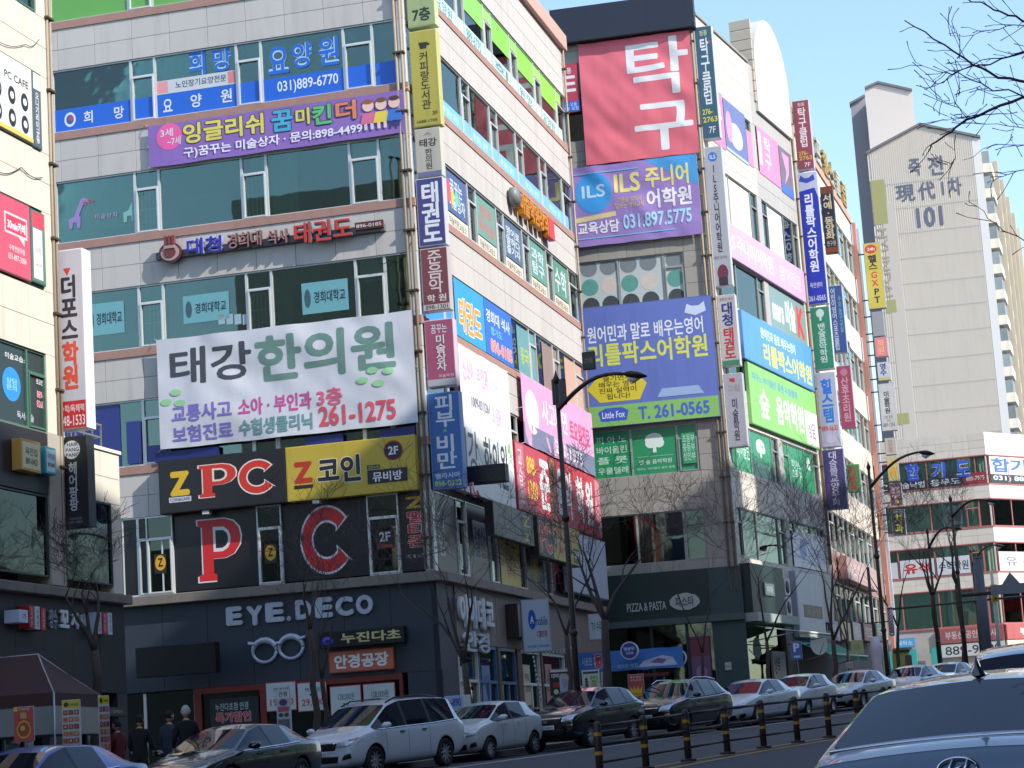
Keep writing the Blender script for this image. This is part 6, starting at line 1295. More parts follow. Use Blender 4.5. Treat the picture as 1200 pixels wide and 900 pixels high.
def car_meshes(kind, sp):
    if kind in CARM: return CARM[kind]
    st = [list(q) for q in sp['st']]; rows = []
    st[0][3] *= 1.16; st[0][5] *= 1.2; st[1][3] *= 1.07; st[1][5] *= 1.1
    if kind != 'big': st[-1][3] *= 1.08; st[-1][5] *= 1.08
    for (x, zb, zs, hw, zt_, ht_, fl) in st:
        rows.append([(x, 0, zb), (x, hw * .86, zb), (x, hw * .97, zb + .16), (x, hw, (zb + zs) / 2 + .04), (x, hw * .99, zs - .05), (x, hw * .955, zs + .005), (x, ht_ * 1.0, zt_ - .05), (x, ht_ * (.92 if kind == 'big' else .955), zt_ - .012), (x, 0, zt_ + .035)])
    bm = bmesh.new(); vv = []; vc = bm.verts.layers.float.new('crease_vert')
    for r in rows:
        L_ = [bm.verts.new(p) for p in r]; Rr = [L_[0]] + [bm.verts.new((p[0], -p[1], p[2])) for p in r[1:-1]] + [L_[-1]]; vv.append((L_, Rr))
    for i in range(len(rows) - 1):
        fl = st[i][6]
        for s_ in (0, 1):
            a, b = vv[i][s_], vv[i + 1][s_]
            for k in range(8):
                q = (a[k], a[k + 1], b[k + 1], b[k]); q = q if s_ else q[::-1]
                f = bm.faces.new(q); mi = 0
                if k == 5 and fl in 'wg': mi = 1
                if k == 5 and fl == 'b': mi = 2
                if k == 5 and fl == 'r': mi = 0
                if k == 7 and fl == 'w': mi = 3
                if k in (7,) and fl == 'r': mi = 4
                f.material_index = mi
    for e_, rr in ((0, vv[0]), (-1, vv[-1])):
        L_, Rr = vv[e_]; loop = L_ + Rr[-2:0:-1]
        f = bm.faces.new(loop if e_ == -1 else loop[::-1])
    bmesh.ops.recalc_face_normals(bm, faces=bm.faces)
    cl = bm.edges.layers.float.new('crease_edge')
    for e in bm.edges:
        m_ = {f.material_index for f in e.link_faces}
        if len(m_) > 1: e[cl] = 1.0
    for i in range(len(rows)):
        for s_ in (0, 1):
            for k in (5, 6):
                if i + 1 < len(rows):
                    e = bm.edges.get((vv[i][s_][k], vv[i + 1][s_][k]))
                    if e: e[cl] = max(e[cl], .55)
        if kind == 'big' and abs(rows[i][0][0] + 2.42) < .001:
            for s_ in (0, 1):
                for k in range(5, 8):
                    e = bm.edges.get((vv[i][s_][k], vv[i][s_][k + 1]))
                    if e: e[cl] = .9
    for i in range(len(rows)):
        a_, b_ = st[i][6], st[i - 1][6] if i else 'p'
        if a_ != b_:
            for s_ in (0, 1):
                ks = set()
                for f_ in (a_, b_):
                    if f_ in 'wg': ks |= {5, 6}
                    if f_ in 'wr': ks |= {7}
                for k in ks: vv[i][s_][k][vc] = .8
    me = bpy.data.meshes.new("body"); bm.to_mesh(me); bm.free()
    for i in range(5): me.materials.append(None)
    o = bpy.data.objects.new("tmp", me); TMPS.collection.objects.link(o)
    s_ = o.modifiers.new("s", 'SUBSURF'); s_.levels = 3; s_.render_levels = 3
    cut = []
    for wx in sp['wb']:
        for sy in (1, -1):
            V, Fc = tube([(wx, sy * (sp['W'] / 2 - .28), sp['wr']), (wx, sy * (sp['W'] / 2 + .2), sp['wr'])], [sp['wr'] + .055] * 2, 28)
            cut.append((V, Fc))
    cm = mesh_from(*merge(cut)); 
    bm = bmesh.new(); bm.from_mesh(cm); bmesh.ops.recalc_face_normals(bm, faces=bm.faces); bm.to_mesh(cm); bm.free()
    for i in range(6): cm.materials.append(None)
    cm.polygons.foreach_set("material_index", [5] * len(cm.polygons))
    co = bpy.data.objects.new("tmpc", cm); TMPS.collection.objects.link(co)
    b_ = o.modifiers.new("b", 'BOOLEAN'); b_.operation = 'DIFFERENCE'; b_.object = co; b_.solver = 'EXACT'
    me.materials.append(None)
    full = evaluated_mesh(o)
    bpy.data.objects.remove(o); bpy.data.objects.remove(co)
    res = {}
    for nm, ids, sd_ in (("body", (0, 5), 0), ("side_window", (1,), 1), ("side_window_r", (1,), -1), ("pillar", (2,), 1), ("pillar_r", (2,), -1), ("windshield", (3,), 0), ("rear_window", (4,), 0)):
        bm = bmesh.new(); bm.from_mesh(full)
        dl = [f for f in bm.faces if f.material_index not in ids or (sd_ and f.calc_center_median().y * sd_ < 0)]; bmesh.ops.delete(bm, geom=dl, context='FACES')
        for f in bm.faces: f.smooth = f.material_index != 5; f.material_index = 1 if f.material_index == 5 else 0
        m2 = bpy.data.meshes.new(nm); bm.to_mesh(m2); bm.free(); res[nm] = m2
    # surface sampler for placing trim
    CARM[kind] = (res, full); return CARM[kind]
WHM = {}
def wheel_meshes(r, rim='multi'):
    k = (r, rim)
    if k in WHM: return WHM[k]
    prof = [(r * .64, -.1), (r * .9, -.105), (r * .985, -.085), (r, -.05), (r, .05), (r * .985, .085), (r * .9, .105), (r * .64, .1)]
    V = []; Fc = []; n = 30
    for i in range(n):
        t_ = 2 * math.pi * i / n
        for (a, b) in prof: V.append((a * math.cos(t_), b, a * math.sin(t_)))
    m_ = len(prof)
    for i in range(n):
        for j in range(m_): a = i * m_ + j; b = i * m_ + (j + 1) % m_; c = ((i + 1) % n) * m_ + (j + 1) % m_; d = ((i + 1) % n) * m_ + j; Fc.append((a, b, c, d))
    ty = mesh_from(V, Fc, "tyre"); ty.shade_smooth(); ty.materials.append(RUB)
    R_ = r * .66; parts = []
    V, Fc = tube([(0, -.06, 0), (0, .055, 0)], [R_, R_], 30, False); parts.append((V, Fc))
    V, Fc = tube([(0, .085, 0), (0, .1, 0)], [R_ * 1.02, R_ * .97], 30, False); parts.append((V, Fc))
    nsp = 10 if rim == 'multi' else 5
    for i in range(nsp):
        t_ = 2 * math.pi * i / nsp; w0, w1 = (.032, .02) if rim == 'multi' else (.06, .045)
        c, s = math.cos(t_), math.sin(t_); q = []
        for rr, w_, y in ((R_ * .16, w0, .075), (R_ * .98, w1, .095)):
            for sg in (-1, 1):
                for dy in (0, -.03): q.append((rr * c - sg * w_ * s, y + dy, rr * s + sg * w_ * c))
        parts.append((q, [(0, 2, 6, 4), (1, 5, 7, 3), (0, 4, 5, 1), (2, 3, 7, 6)]))
    V, Fc = tube([(0, .0, 0), (0, .095, 0)], [R_ * .26, R_ * .22], 16); parts.append((V, Fc))
    rm = mesh_from(*merge(parts), "rim"); rm.materials.append(mat((176, 178, 182), .3, .8, name="rim_metal"))
    V, Fc = tube([(0, -.05, 0), (0, -.02, 0)], [R_, R_], 24); bk = mesh_from(V, Fc, "brake"); bk.materials.append(mat((16, 16, 17), .7, name="brake_dark"))
    WHM[k] = (ty, rm, bk); return WHM[k]
def shell(full, x0, x1, y0, y1, face, off=.012):
    """helper: depth of the body skin at a height (front/rear: x as function of y,z)"""
    return None
def front_x(full, y, z, rear=False):
    from mathutils.bvhtree import BVHTree
    key = full.name
    if key not in BV:
        bm = bmesh.new(); bm.from_mesh(full); BV[key] = BVHTree.FromBMesh(bm); bm.free()
    o = Vector((-6 if rear else 6, y, z)); h = BV[key].ray_cast(o, Vector((1 if rear else -1, 0, 0)))
    return h[0].x if h[0] else (0)
def side_y(full, x, z):
    front_x(full, 0, .6); h = BV[full.name].ray_cast(Vector((x, 4, z)), Vector((0, -1, 0))); return h[0].y if h[0] else .9
BV = {}
def decal(full, name, pts, m, W, parent, rear=False, off=.012, res=6):
    """patch that hugs the nose or tail: pts = polygon corners (y,z) in order, 4 corners"""
    V = []; Fc = []; (a, b, c, d) = [Vector((p[0], p[1])) for p in pts]; n = res
    for k in range(2):
        for i in range(n + 1):
            for j in range(n + 1):
                p = (a.lerp(b, i / n)).lerp(d.lerp(c, i / n), j / n); x = front_x(full, p.x, p.y, rear)
                sg = -1 if rear else 1; V.append((x + sg * (off if k == 0 else -.02), p.x, p.y))
    N_ = (n + 1) ** 2
    for i in range(n):
        for j in range(n):
            q = i * (n + 1) + j; Fc.append((q, q + 1, q + n + 2, q + n + 1))
    edge = [i * (n + 1) for i in range(n + 1)] + [n * (n + 1) + j for j in range(1, n + 1)] + [i * (n + 1) + n for i in range(n - 1, -1, -1)] + [j for j in range(n - 1, 0, -1)]
    for i in range(len(edge)): e1, e2 = edge[i], edge[(i + 1) % len(edge)]; Fc.append((e1, e2, e2 + N_, e1 + N_))
    me = mesh_from(V, Fc); me.shade_smooth(); me.materials.append(m); bm = bmesh.new(); bm.from_mesh(me); bmesh.ops.recalc_face_normals(bm, faces=bm.faces); bm.to_mesh(me); bm.free()
    return put(name, me, W, parent)
def car(kind, x, y, yaw, pm_, label, group="cars parked along the kerb", plate="123가 4568", rim='multi', cat="car", rails=False, dz=0, full_detail=True, name="parked_car"):
    sp = {'sedan': S_sedan, 'big': S_big, 'suv': S_suv, 'hatch': S_hatch, 'van': S_van}[kind]()
    res, full = car_meshes(kind, sp)
    # heading: yaw measured like the facades (0 = away from camera); align with ground slope
    d = Vector((math.sin(yaw), math.cos(yaw), 0)); l = Vector((-d.y, d.x, 0))
    dz_d = (G(x + d.x * 1.4, y + d.y * 1.4) - G(x - d.x * 1.4, y - d.y * 1.4)) / 2.8; dz_l = (G(x + l.x, y + l.y) - G(x - l.x, y - l.y)) / 2
    X_ = (d + Vector((0, 0, dz_d))).normalized(); Y_ = (l + Vector((0, 0, dz_l))); Z_ = X_.cross(Y_).normalized(); Y_ = Z_.cross(X_)
    z = G(x, y) + dz
    W = Matrix(((X_.x, Y_.x, Z_.x, x), (X_.y, Y_.y, Z_.y, y), (X_.z, Y_.z, Z_.z, z), (0, 0, 0, 1)))
    t = thing(name, W, label, cat, group); CG_ = car_glass()
    b = put("body", res["body"], W, t)
    while len(res["body"].materials) < 2: res["body"].materials.append(DKP)
    b.material_slots[0].link = 'OBJECT'; b.material_slots[0].material = pm_; b.material_slots[1].link = 'OBJECT'; b.material_slots[1].material = DKP
    for nm in ("side_window", "side_window_r", "windshield", "rear_window"): put(nm.replace("_r", "") if nm != "rear_window" else nm, res[nm], W, t, CG_)
    put("pillar", res["pillar"], W, t, DKP); put("pillar", res["pillar_r"], W, t, DKP)
    ty, rm, bk = wheel_meshes(sp['wr'], rim); hw = sp['W'] / 2
    for wx in sp['wb']:
        for sy in (1, -1):
            Ww = W @ T(wx, sy * (hw - .13), sp['wr']) @ (Matrix() if sy > 0 else Matrix.Rotation(math.pi, 4, 'Z'))
            w_ = put("wheel", bk, Ww, t); put("tyre", ty, Ww, w_); put("rim", rm, Ww, w_)
    st = sp['st']; nose = st[0]; zs = st[2][2]
    HL = mat((190, 196, 206), .08, .3, coat=1., name="headlight_glass"); TL = mat((120, 14, 16), .15, coat=1., name="tail_light_glass"); AM = mat((200, 120, 50), .2, coat=1., name="amber_lens")
    zh = {'sedan': .64, 'suv': .84, 'hatch': .72, 'van': .80, 'big': .64}[kind]; s_ = 1
    for sy in (1, -1):
        h_ = decal(full, "headlight", [(sy * hw * .50, zh - .08), (sy * hw * .92, zh - .05), (sy * hw * .955, zh + .13), (sy * hw * .55, zh + .06)], HL, W, t)
        if kind in ('van',): decal(full, "indicator", [(sy * hw * .78, zh + .06), (sy * hw * .9, zh + .07), (sy * hw * .92, zh + .13), (sy * hw * .8, zh + .1)], AM, W, h_, off=.02, res=3)
        decal(full, "fog_lamp", [(sy * hw * .62, zh - .38), (sy * hw * .86, zh - .34), (sy * hw * .86, zh - .22), (sy * hw * .7, zh - .26)], DKP, W, t, res=4)
        zr = {'sedan': .84, 'big': .86, 'suv': .98, 'hatch': .9, 'van': .98}[kind]
        decal(full, "tail_light", [(sy * hw * .50, zr - .06), (sy * hw * .93, zr - .10), (sy * hw * .93, zr + .08), (sy * hw * .52, zr + .05)], TL, W, t, rear=True)
        # mirror
        mx = st[4][0] - .28; mz = st[4][2] + .08
        V, Fc = tube([(mx + .09, sy * (hw + .02), mz), (mx + .06, sy * (hw + .1), mz + .02), (mx + .02, sy * (hw + .2), mz + .02), (mx, sy * (hw + .24), mz + .01)], [.03, .085, .085, .04], 10)
        V = [(a_ , b_, mz + (c_ - mz) * .85) for a_, b_, c_ in V]; me = mesh_from(V, Fc); me.shade_smooth(); me.materials.append(pm_); put("wing_mirror", me, W, t)
        # handles and door lines
        for hx in (sp['wb'][0] - 1.12 * (sp['L'] / 4.9), sp['wb'][0] - 2.05 * (sp['L'] / 4.9)):
            yy = side_y(full, hx, st[6][2] - .1); box("door_handle", W, hx - .09, hx + .09, sy * yy - .0 if sy > 0 else -yy - .025, sy * yy + .025 if sy > 0 else -yy, st[6][2] - .12, st[6][2] - .09, pm_ if kind != 'van' else DKP, t)
        bs = []
        for dx in (st[4][0] - .42, st[6][0] - .05, st[6][0] - .95 * (sp['L'] / 4.9)):
            V = []; 
            for k in range(9): z_ = .32 + (st[6][2] - .36) * k / 8; yy = side_y(full, dx, z_) + .002; V += [(dx - .006, sy * yy, z_), (dx + .006, sy * yy, z_)]
            Fc = [(2 * k, 2 * k + 1, 2 * k + 3, 2 * k + 2) for k in range(8)]; bs.append((V, Fc))
        me = mesh_from(*merge(bs)); me.materials.append(DKP); put("door_seam", me, W, t)
        # window trim line
        V = []
        for k in range(17):
            xx = st[4][0] - .12 + (st[-4][0] - .1 - st[4][0] + .12) * k / 16; zz = np.interp(-xx, [-s[0] for s in st], [s[2] for s in st]) + .012; V.append((xx, sy * (side_y(full, xx, zz - .015) + .004), zz))
        v2, f2 = tube(V, [.014] * 17, 5); me = mesh_from(v2, f2); me.materials.append(CHROME if kind in ('sedan', 'van') else DKP); put("window_trim", me, W, t)
        if rails or kind == 'van':
            pts = [(st[5][0] - .1, sy * st[6][5] * .93, st[6][4] - .06), (st[6][0], sy * st[6][5] * .93, st[6][4] + .045), (-1.0, sy * st[8][5] * .95, st[8][4] + .045), (-1.6, sy * st[8][5] * .94, st[9][4] - .04)]
            tube_obj("roof_rail", W, pts, .02, DKP if kind == 'van' else CHROME, t, 6)
    decal(full, "grille", [(-hw * .46, zh - .13), (hw * .46, zh - .13), (hw * .52, zh + .02), (-hw * .52, zh + .02)], DKP, W, t, res=10)
    decal(full, "grille_trim", [(-hw * .5, zh + .02), (hw * .5, zh + .02), (hw * .5, zh + .045), (-hw * .5, zh + .045)], CHROME, W, t, off=.02, res=8)
    decal(full, "lower_intake", [(-hw * .5, zh - .42), (hw * .5, zh - .42), (hw * .55, zh - .27), (-hw * .55, zh - .27)], DKP, W, t, res=8)
    xf = front_x(full, 0, zh - .05) + .025
    prism("emblem", W @ T(xf, 0, zh - .03) @ Matrix(((0, 0, 1, 0), (1, 0, 0, 0), (0, 1, 0, 0), (0, 0, 0, 1))), ellipse(0, 0, .085, .045, 18), .012, CHROME, t)
    for rear in (False, True):
        xf = front_x(full, 0, zh - .2, rear) + (.03 if not rear else -.03)
        Wp = W @ T(xf, 0, zh - (.2 if not rear else -.02)) @ (Matrix(((0, 0, 1, 0), (1, 0, 0, 0), (0, 1, 0, 0), (0, 0, 0, 1))) if not rear else Matrix(((0, 0, -1, 0), (-1, 0, 0, 0), (0, 1, 0, 0), (0, 0, 0, 1))))
        pl_ = box("number_plate", Wp, -.26, .26, -.055, .055, 0, .012, mat((214, 216, 214), .5), t, .004)
        letters(Wp, plate, -.22, -.035, .22, .035, .013, mat((30, 34, 50), .5), pl_, .02, depth=.002)
    # wipers
    ws = [(st[4][0] + .02, -.5, st[4][4] + .04), (st[4][0] - .16, .1, st[4][4] + .1)]
    return t, W, sp, full
WH = paint((206, 210, 216)); BK = paint((9, 10, 12)); NB = paint((8, 10, 18)); SL = paint((150, 158, 168), .6); GY = paint((26, 24, 28), .1); BLUE = paint((18, 58, 150), .2)
CY = E_YAW + math.pi
def cp(px, Y): q = atY(px, 880, Y); return q.x, Y
SWING = rad(-3)
car('van', *cp(447, 53.5), CY + rad(2), WH, "white minivan with black roof rails parked in front of the optician", plate="29너 7312", rails=True)
car('hatch', *cp(572, 58), CY, paint((196, 200, 200)), "small pale hatchback parked right behind the white minivan", plate="48다 2107")
car('suv', *cp(688, 61.5), CY, BK, "black compact SUV parked behind the small pale hatchback", plate="46가 6602")
car('suv', *cp(798, 65.5), CY, GY, "dark brown grey SUV with silver roof rails parked before the blue alley banner", plate="31버 5590", rails=True)
car('sedan', *cp(884, 71.5), CY, WH, "white sedan parked behind the SUV with silver roof rails", plate="12하 8841")
car('hatch', *cp(943, 77), CY, WH, "white hatchback with dark windows parked below the blue parking sign", plate="57모 1190")
car('sedan', *cp(1008, 83), CY, paint((176, 184, 190), .3), "pale silver sedan with a greenish windshield parked under the teal green awning", plate="20루 4417")
car('sedan', *cp(1076, 90), CY, SL, "silver sedan just behind the roof of the near grey sedan", plate="33조 7765")
car('sedan', *cp(1118, 97), CY, WH, "farthest white car between two other roofs near the turquoise canopies", plate="61오 3321")
car('sedan', *cp(268, 43), E_YAW - rad(7) + math.pi, NB, "dark navy sedan with a chrome window line left of the white minivan", plate="14러 5528")
car('sedan', *cp(30, 34.5), E_YAW - rad(8) + math.pi, BLUE, "blue sedan cut off by the lower left corner", plate="05머 9083")
# near vehicles
NY = rad(18.5)
t, W, sp, full = car('big', 3.1, 14.4, NY, paint((66, 76, 96), .7), "near grey sedan seen from behind with a big tinted rear window and shark fin antenna", group=None, plate="52거 1874", dz=.08, name="moving_car")
V = []; 
prof = [(-.92, 0, 0), (-.80, .01, .035), (-.74, .02, .05)]
fin = [(-.10, 0), (.14, 0), (.05, .05), (-.05, .115), (-.10, .105)]
zr = 1.46
def fin_mesh():
    V = []; Fc = []
    for k, (x, z) in enumerate([(-.12, .0), (-.115, .06), (-.09, .12), (-.05, .105), (.0, .06), (.07, .02), (.14, .0)]):
        w_ = .06 * (1 - z / .15); V += [(x, -w_, 0), (x, -w_ * .35, z * .9), (x, 0, z), (x, w_ * .35, z * .9), (x, w_, 0)]
    for i in range(6):
        for j in range(4): a = i * 5 + j; Fc.append((a, a + 1, a + 6, a + 5))
    return mesh_from(V, Fc)
me = fin_mesh(); me.shade_smooth(); me.materials.append(mat((14, 14, 16), .3, coat=1.)); put("antenna_fin", me, W @ T(-1.0, 0, 1.45), t)
xe = front_x(full, 0, .97, True); WE = W @ T(xe - .025, 0, .985) @ Matrix(((0, 0, -1, 0), (-1, 0, 0, 0), (0, 1, 0, 0), (0, 0, 0, 1)))
ring = [(.105 * math.cos(a), .056 * math.sin(a), 0) for a in np.linspace(0, 2 * math.pi, 33)]; em = tube_obj("emblem", WE, ring, .009, CHROME, t, 6)
tube_obj("emblem_stroke", WE, [(-.06, -.045, 0), (-.045, 0, .004), (-.02, .046, 0)], [.009, .011, .009], CHROME, em, 6); tube_obj("emblem_stroke", WE, [(.02, -.046, 0), (.045, 0, .004), (.06, .045, 0)], [.009, .011, .009], CHROME, em, 6); tube_obj("emblem_stroke", WE, [(-.045, -.012, 0), (0, .0, .004), (.045, .012, 0)], .009, CHROME, em, 6)
V = []
for k in range(21):
    yy = -.78 + 1.56 * k / 20; V.append((-2.03 - .03 * (1 - (yy / .78) ** 2), yy, 1.135 - .03 * (yy / .78) ** 2))
tube_obj("window_trim", W, V, .008, CHROME, t, 5)
car('suv', 6.7, 29, rad(16), paint((14, 16, 26), .3), "dark blue SUV whose roof and black spoiler show beyond the near grey sedan", group=None, plate="38수 6240", name="moving_car")

# ------------------------------------------------------------------ things on the pavement
def gp(px, Y): q = atY(px, 870, Y); return q.x, Y, G(q.x, Y) + .13
# canopy tent
cx0, cy0 = gp(8, 47)[:2]; zt0 = G(cx0, cy0) + .13
tent = thing("canopy_tent", T(cx0, cy0, zt0), "dark brown canopy tent with pale seams and clear side curtains at the left shop", "tent")
th_ = rad(8); WT = T(cx0, cy0, zt0) @ Matrix.Rotation(-th_, 4, 'Z')
BRC = mat((66, 38, 38), .8, var=.08, name="tent_cloth"); HX, HY = 1.6, 1.4
def quadgrid(name, W, c, n, m, par, sag=.0, smooth=True):
    a, b, d, e = [Vector(q) for q in c]; V = []; Fc = []
    for i in range(n + 1):
        for j in range(n + 1):
            p = a.lerp(b, i / n).lerp(e.lerp(d, i / n), j / n); s_ = sag * math.sin(math.pi * i / n) * math.sin(math.pi * j / n) + .01 * noise.noise(p * 3); V.append((p.x, p.y, p.z - s_))
    for i in range(n):
        for j in range(n): q = i * (n + 1) + j; Fc.append((q, q + 1, q + n + 2, q + n + 1))
    me = mesh_from(V, Fc); me.materials.append(m)
    if smooth: me.shade_smooth()
    return put(name, me, W, par)
e1, e2, e3, e4 = (-HX, -HY, 2.35), (HX, -HY, 2.35), (HX, HY, 2.35), (-HX, HY, 2.35); r1, r2 = (-.75, 0, 3.25), (.75, 0, 3.25)
quadgrid("canopy_panel", WT, (e1, e2, r2, r1), 8, BRC, tent, .06); quadgrid("canopy_panel", WT, (e3, e4, r1, r2), 8, BRC, tent, .06)
quadgrid("canopy_panel", WT, (e2, e3, r2, r2), 8, BRC, tent, .06); quadgrid("canopy_panel", WT, (e4, e1, r1, r1), 8, BRC, tent, .06)
for a_, b_ in ((e1, e2), (e2, e3), (e3, e4), (e4, e1)):
    quadgrid("valance", WT, (a_, b_, (b_[0] * 1.01, b_[1] * 1.01, 2.08), (a_[0] * 1.01, a_[1] * 1.01, 2.08)), 6, BRC, tent)
    quadgrid("clear_curtain", WT, ((a_[0], a_[1], 2.1), (b_[0], b_[1], 2.1), (b_[0], b_[1], 1.5), (a_[0], a_[1], 1.5)), 6, mat((110, 114, 118), .35, var=.1, name="curtain_film"), tent)
PIP = mat((176, 170, 168), .6)
for a_, b_ in ((e1, r1), (e2, r2), (e3, r2), (e4, r1), (r1, r2)): tube_obj("seam_piping", WT, [a_, tuple((Vector(a_) + Vector(b_)) / 2 - Vector((0, 0, .02))), b_], .018, PIP, tent, 5)
for a_ in (e1, e2, e3, e4): tube_obj("leg", WT, [(a_[0], a_[1], 0), a_], .025, mat((170, 170, 172), .4, .5), tent, 6)
# menu banners
def standing(px0, y0, px1, y1, Y, face, label, items, yaw=104.4, cat="banner", foot=True, name="standing_banner"):
    pl = Plane(atY(px0, (y0 + y1) / 2, Y), rad(yaw)); cy_ = (y0 + y1) / 2
    r = (0, pl.px((px0 + px1) / 2, y1)[1], pl.px(px1, cy_)[0], pl.px((px0 + px1) / 2, y0)[1])
    t = sign(pl, r, -.03, 0, (190, 190, 190), face, label, items, cat=cat, name=name, rim=.008)
    g = G(*pl.pt(r[2] / 2)) + .14
    if foot and r[1] > g + .05:
        tube_obj("stand_pole", pl.M, [(r[2] / 2, g, -.05), (r[2] / 2, r[3], -.05)], .015, mat((150, 150, 150), .4, .5), t, 6); box("base_foot", pl.M, r[2] / 2 - .2, r[2] / 2 + .2, g, g + .06, -.2, .1, BLACK, t)
    return t
food = [('r', 0, .87, 1, 1, (200, 178, 40)), ('e', .24, .93, .14, .04, (50, 46, 30)), ('t', "7,900원", .42, .905, .9, .95, (60, 54, 30), .03)]
for j in range(7):
    for i in range(3): food.append(('r', .06 + i * .31, .76 - j * .115, .32 + i * .31, .84 - j * .115, ((150, 60, 50), (170, 100, 60), (120, 50, 40), (176, 120, 80))[(i * 2 + j * 3) % 4])); food.append(('e', .19 + i * .31, .8 - j * .115, .07, .022, ((196, 120, 70), (180, 70, 50), (190, 160, 110))[(i + j) % 3]))
standing(73, 820, 95, 893, 44.5, (186, 192, 206), "tall white menu banner with rows of food pictures hanging at the tent corner", food)
standing(116, 815, 129, 893, 45.5, (186, 192, 206), "narrow white menu banner right of the tree beside the canopy tent", food, yaw=104.4 - 40)
standing(16, 828, 40, 869, 44.0, (186, 40, 34), "red banner with a yellow noodle bowl picture hanging under the canopy tent", [('r', 0, .88, .2, 1, (206, 180, 50)), ('t', "7,900원", .25, .89, .8, .98, (200, 190, 196), .03), ('e', .5, .34, .36, .27, (206, 150, 60)), ('e', .5, .34, .3, .21, (150, 70, 30)), ('e', .45, .38, .12, .08, (200, 160, 90)), ('r', .34, .66, .66, .84, (190, 150, 90))])
standing(324, 808, 341, 858, 52, (176, 180, 190), "narrow banner with spectacle pictures standing before the optician window", [('r', .05, .8, .95, .98, (206, 206, 210)), ('e', .5, .7, .3, .08, (90, 50, 90)), ('r', .1, .48, .9, .6, (170, 80, 90)), ('e', .3, .4, .18, .05, (70, 60, 60)), ('e', .7, .4, .18, .05, (70, 60, 60)), ('r', .08, .06, .92, .3, (90, 96, 110)), ('t', "안경", .2, .84, .8, .96, (60, 60, 70), .03)], yaw=106)
standing(644, 784, 667, 815, 72.5, (34, 34, 38), "black and white shop sign board with red pictures behind the black compact SUV", [('t', "대박세일", .1, .66, .9, .84, (200, 200, 200), .04), ('r', .15, .3, .85, .5, (150, 40, 40)), ('e', .3, .14, .13, .1, (190, 196, 150)), ('e', .68, .14, .13, .1, (190, 196, 150)), ('r', .04, .9, .96, .98, (200, 200, 200))], yaw=84, cat="sign")
standing(656, 791, 668, 811, 71, (176, 180, 200), "small pale notice board in front of the black and white shop sign", [('r', 0, .92, 1, 1, (190, 150, 80)), ('t', "안내문\n휴대폰\n할인", .2, .2, .8, .8, (110, 110, 150))], yaw=84, cat="sign")
standing(682, 785, 703, 809, 74, (200, 202, 200), "white poster board with a standing figure and green print near the alley", [('r', .06, .82, .94, .94, (50, 50, 54)), ('e', .24, .55, .08, .08, (70, 50, 44)), ('r', .16, .1, .34, .48, (90, 60, 66)), ('r', .42, .1, .92, .76, (176, 190, 130)), ('t', "주꾸미\n볶음\n전골", .48, .16, .86, .7, (70, 90, 60), .02)], yaw=98, cat="sign")
standing(736, 790, 755, 818, 78, (170, 34, 30), "red poster board with a yellow crown shape below the blue alley banner", [('t', "특가 할인", .15, .84, .85, .92, (220, 200, 190), .03), ('t', "맛있는집", .15, .72, .85, .8, (220, 190, 180), .02), ('p', [(.15, .2), (.12, .48), (.3, .32), (.36, .52), (.52, .32), (.62, .52), (.7, .32), (.88, .48), (.85, .2)], (214, 180, 40)), ('e', .5, .12, .4, .07, (206, 150, 40))], yaw=100, cat="sign")
# long blue banner at the alley
ap = Plane(atY(678, 772, 83), rad(92)); rA = (0, ap.px(740, 785)[1], ap.px(801, 775)[0], ap.px(740, 761)[1])
banner(ap, rA, 0, (36, 104, 190), "long blue hanging banner with a white brush picture across the alley mouth", [('t', "시원한 물회", .03, .35, .2, .75, (200, 214, 230), .02), ('t', "물회", .15, .2, .3, .9, (196, 50, 70), .06, (220, 210, 220)), ('t', "새로운 맛집", .36, .1, .56, .3, (170, 196, 230), .02), ('p', [(.56, .1), (.62, .4), (.8, .62), (.9, .5), (.94, .1)], (176, 190, 214)), ('p', [(.68, .3), (.76, .5), (.84, .4), (.8, .2)], (130, 90, 140))], amp=.03, seed=6, eyelets=False)
at_ = thing("flat_awning", ap.M @ T(2.5, rA[1] - .2, 0), "thin dull red awning under the long blue banner", "awning")
box("canvas", ap.M, 1.9, rA[2] - .6, rA[1] - .28, rA[1] - .18, -1.0, .5, mat((96, 40, 42), .8), at_)
for x_ in (2.1, rA[2] - .8): tube_obj("prop_pole", ap.M, [(x_, G(*ap.pt(x_)) + .1, .4), (x_, rA[1] - .25, .4)], .03, mat((120, 120, 124), .4, .4), at_, 6)
def round_sign(px, py, r, Y, face, label, items):
    pl = Plane(atY(px, py, Y), rad(100)); v_ = pl.px(px, py)[1]; t = thing("round_sign", pl.M @ T(0, v_, 0), label, "sign")
    tube_obj("case", pl.M, [(0, v_, -.2), (0, v_, 0)], r, mat((196, 200, 206), .4), t, 32, smooth=False); tube_obj("face_panel", pl.M, [(0, v_, -.1), (0, v_, .012)], r * .86, mat(face, .4), t, 32, smooth=False)
    prints(pl.M, -r, v_ - r, 2 * r, 2 * r, .013, items, t); box("mount_arm", pl.M, -.03, .03, v_ - .04, v_ + .04, -1.2, -.2, BLACK, t)
round_sign(737.5, 762.5, .34, 82, (22, 44, 140), "round blue sign with a white rim in front of the long blue banner", [('t', "별골맛", .2, .52, .8, .7, (206, 210, 226), .03), ('t', "전문점", .3, .3, .7, .44, (206, 210, 226), .03)])
round_sign(793.5, 771, .36, 84, (18, 18, 22), "round black sign with a white rim at the end of the long blue banner", [('t', "더 나은", .3, .56, .7, .7, (190, 180, 150), .02), ('t', "순대국밥", .18, .36, .82, .52, (200, 196, 170), .03)])
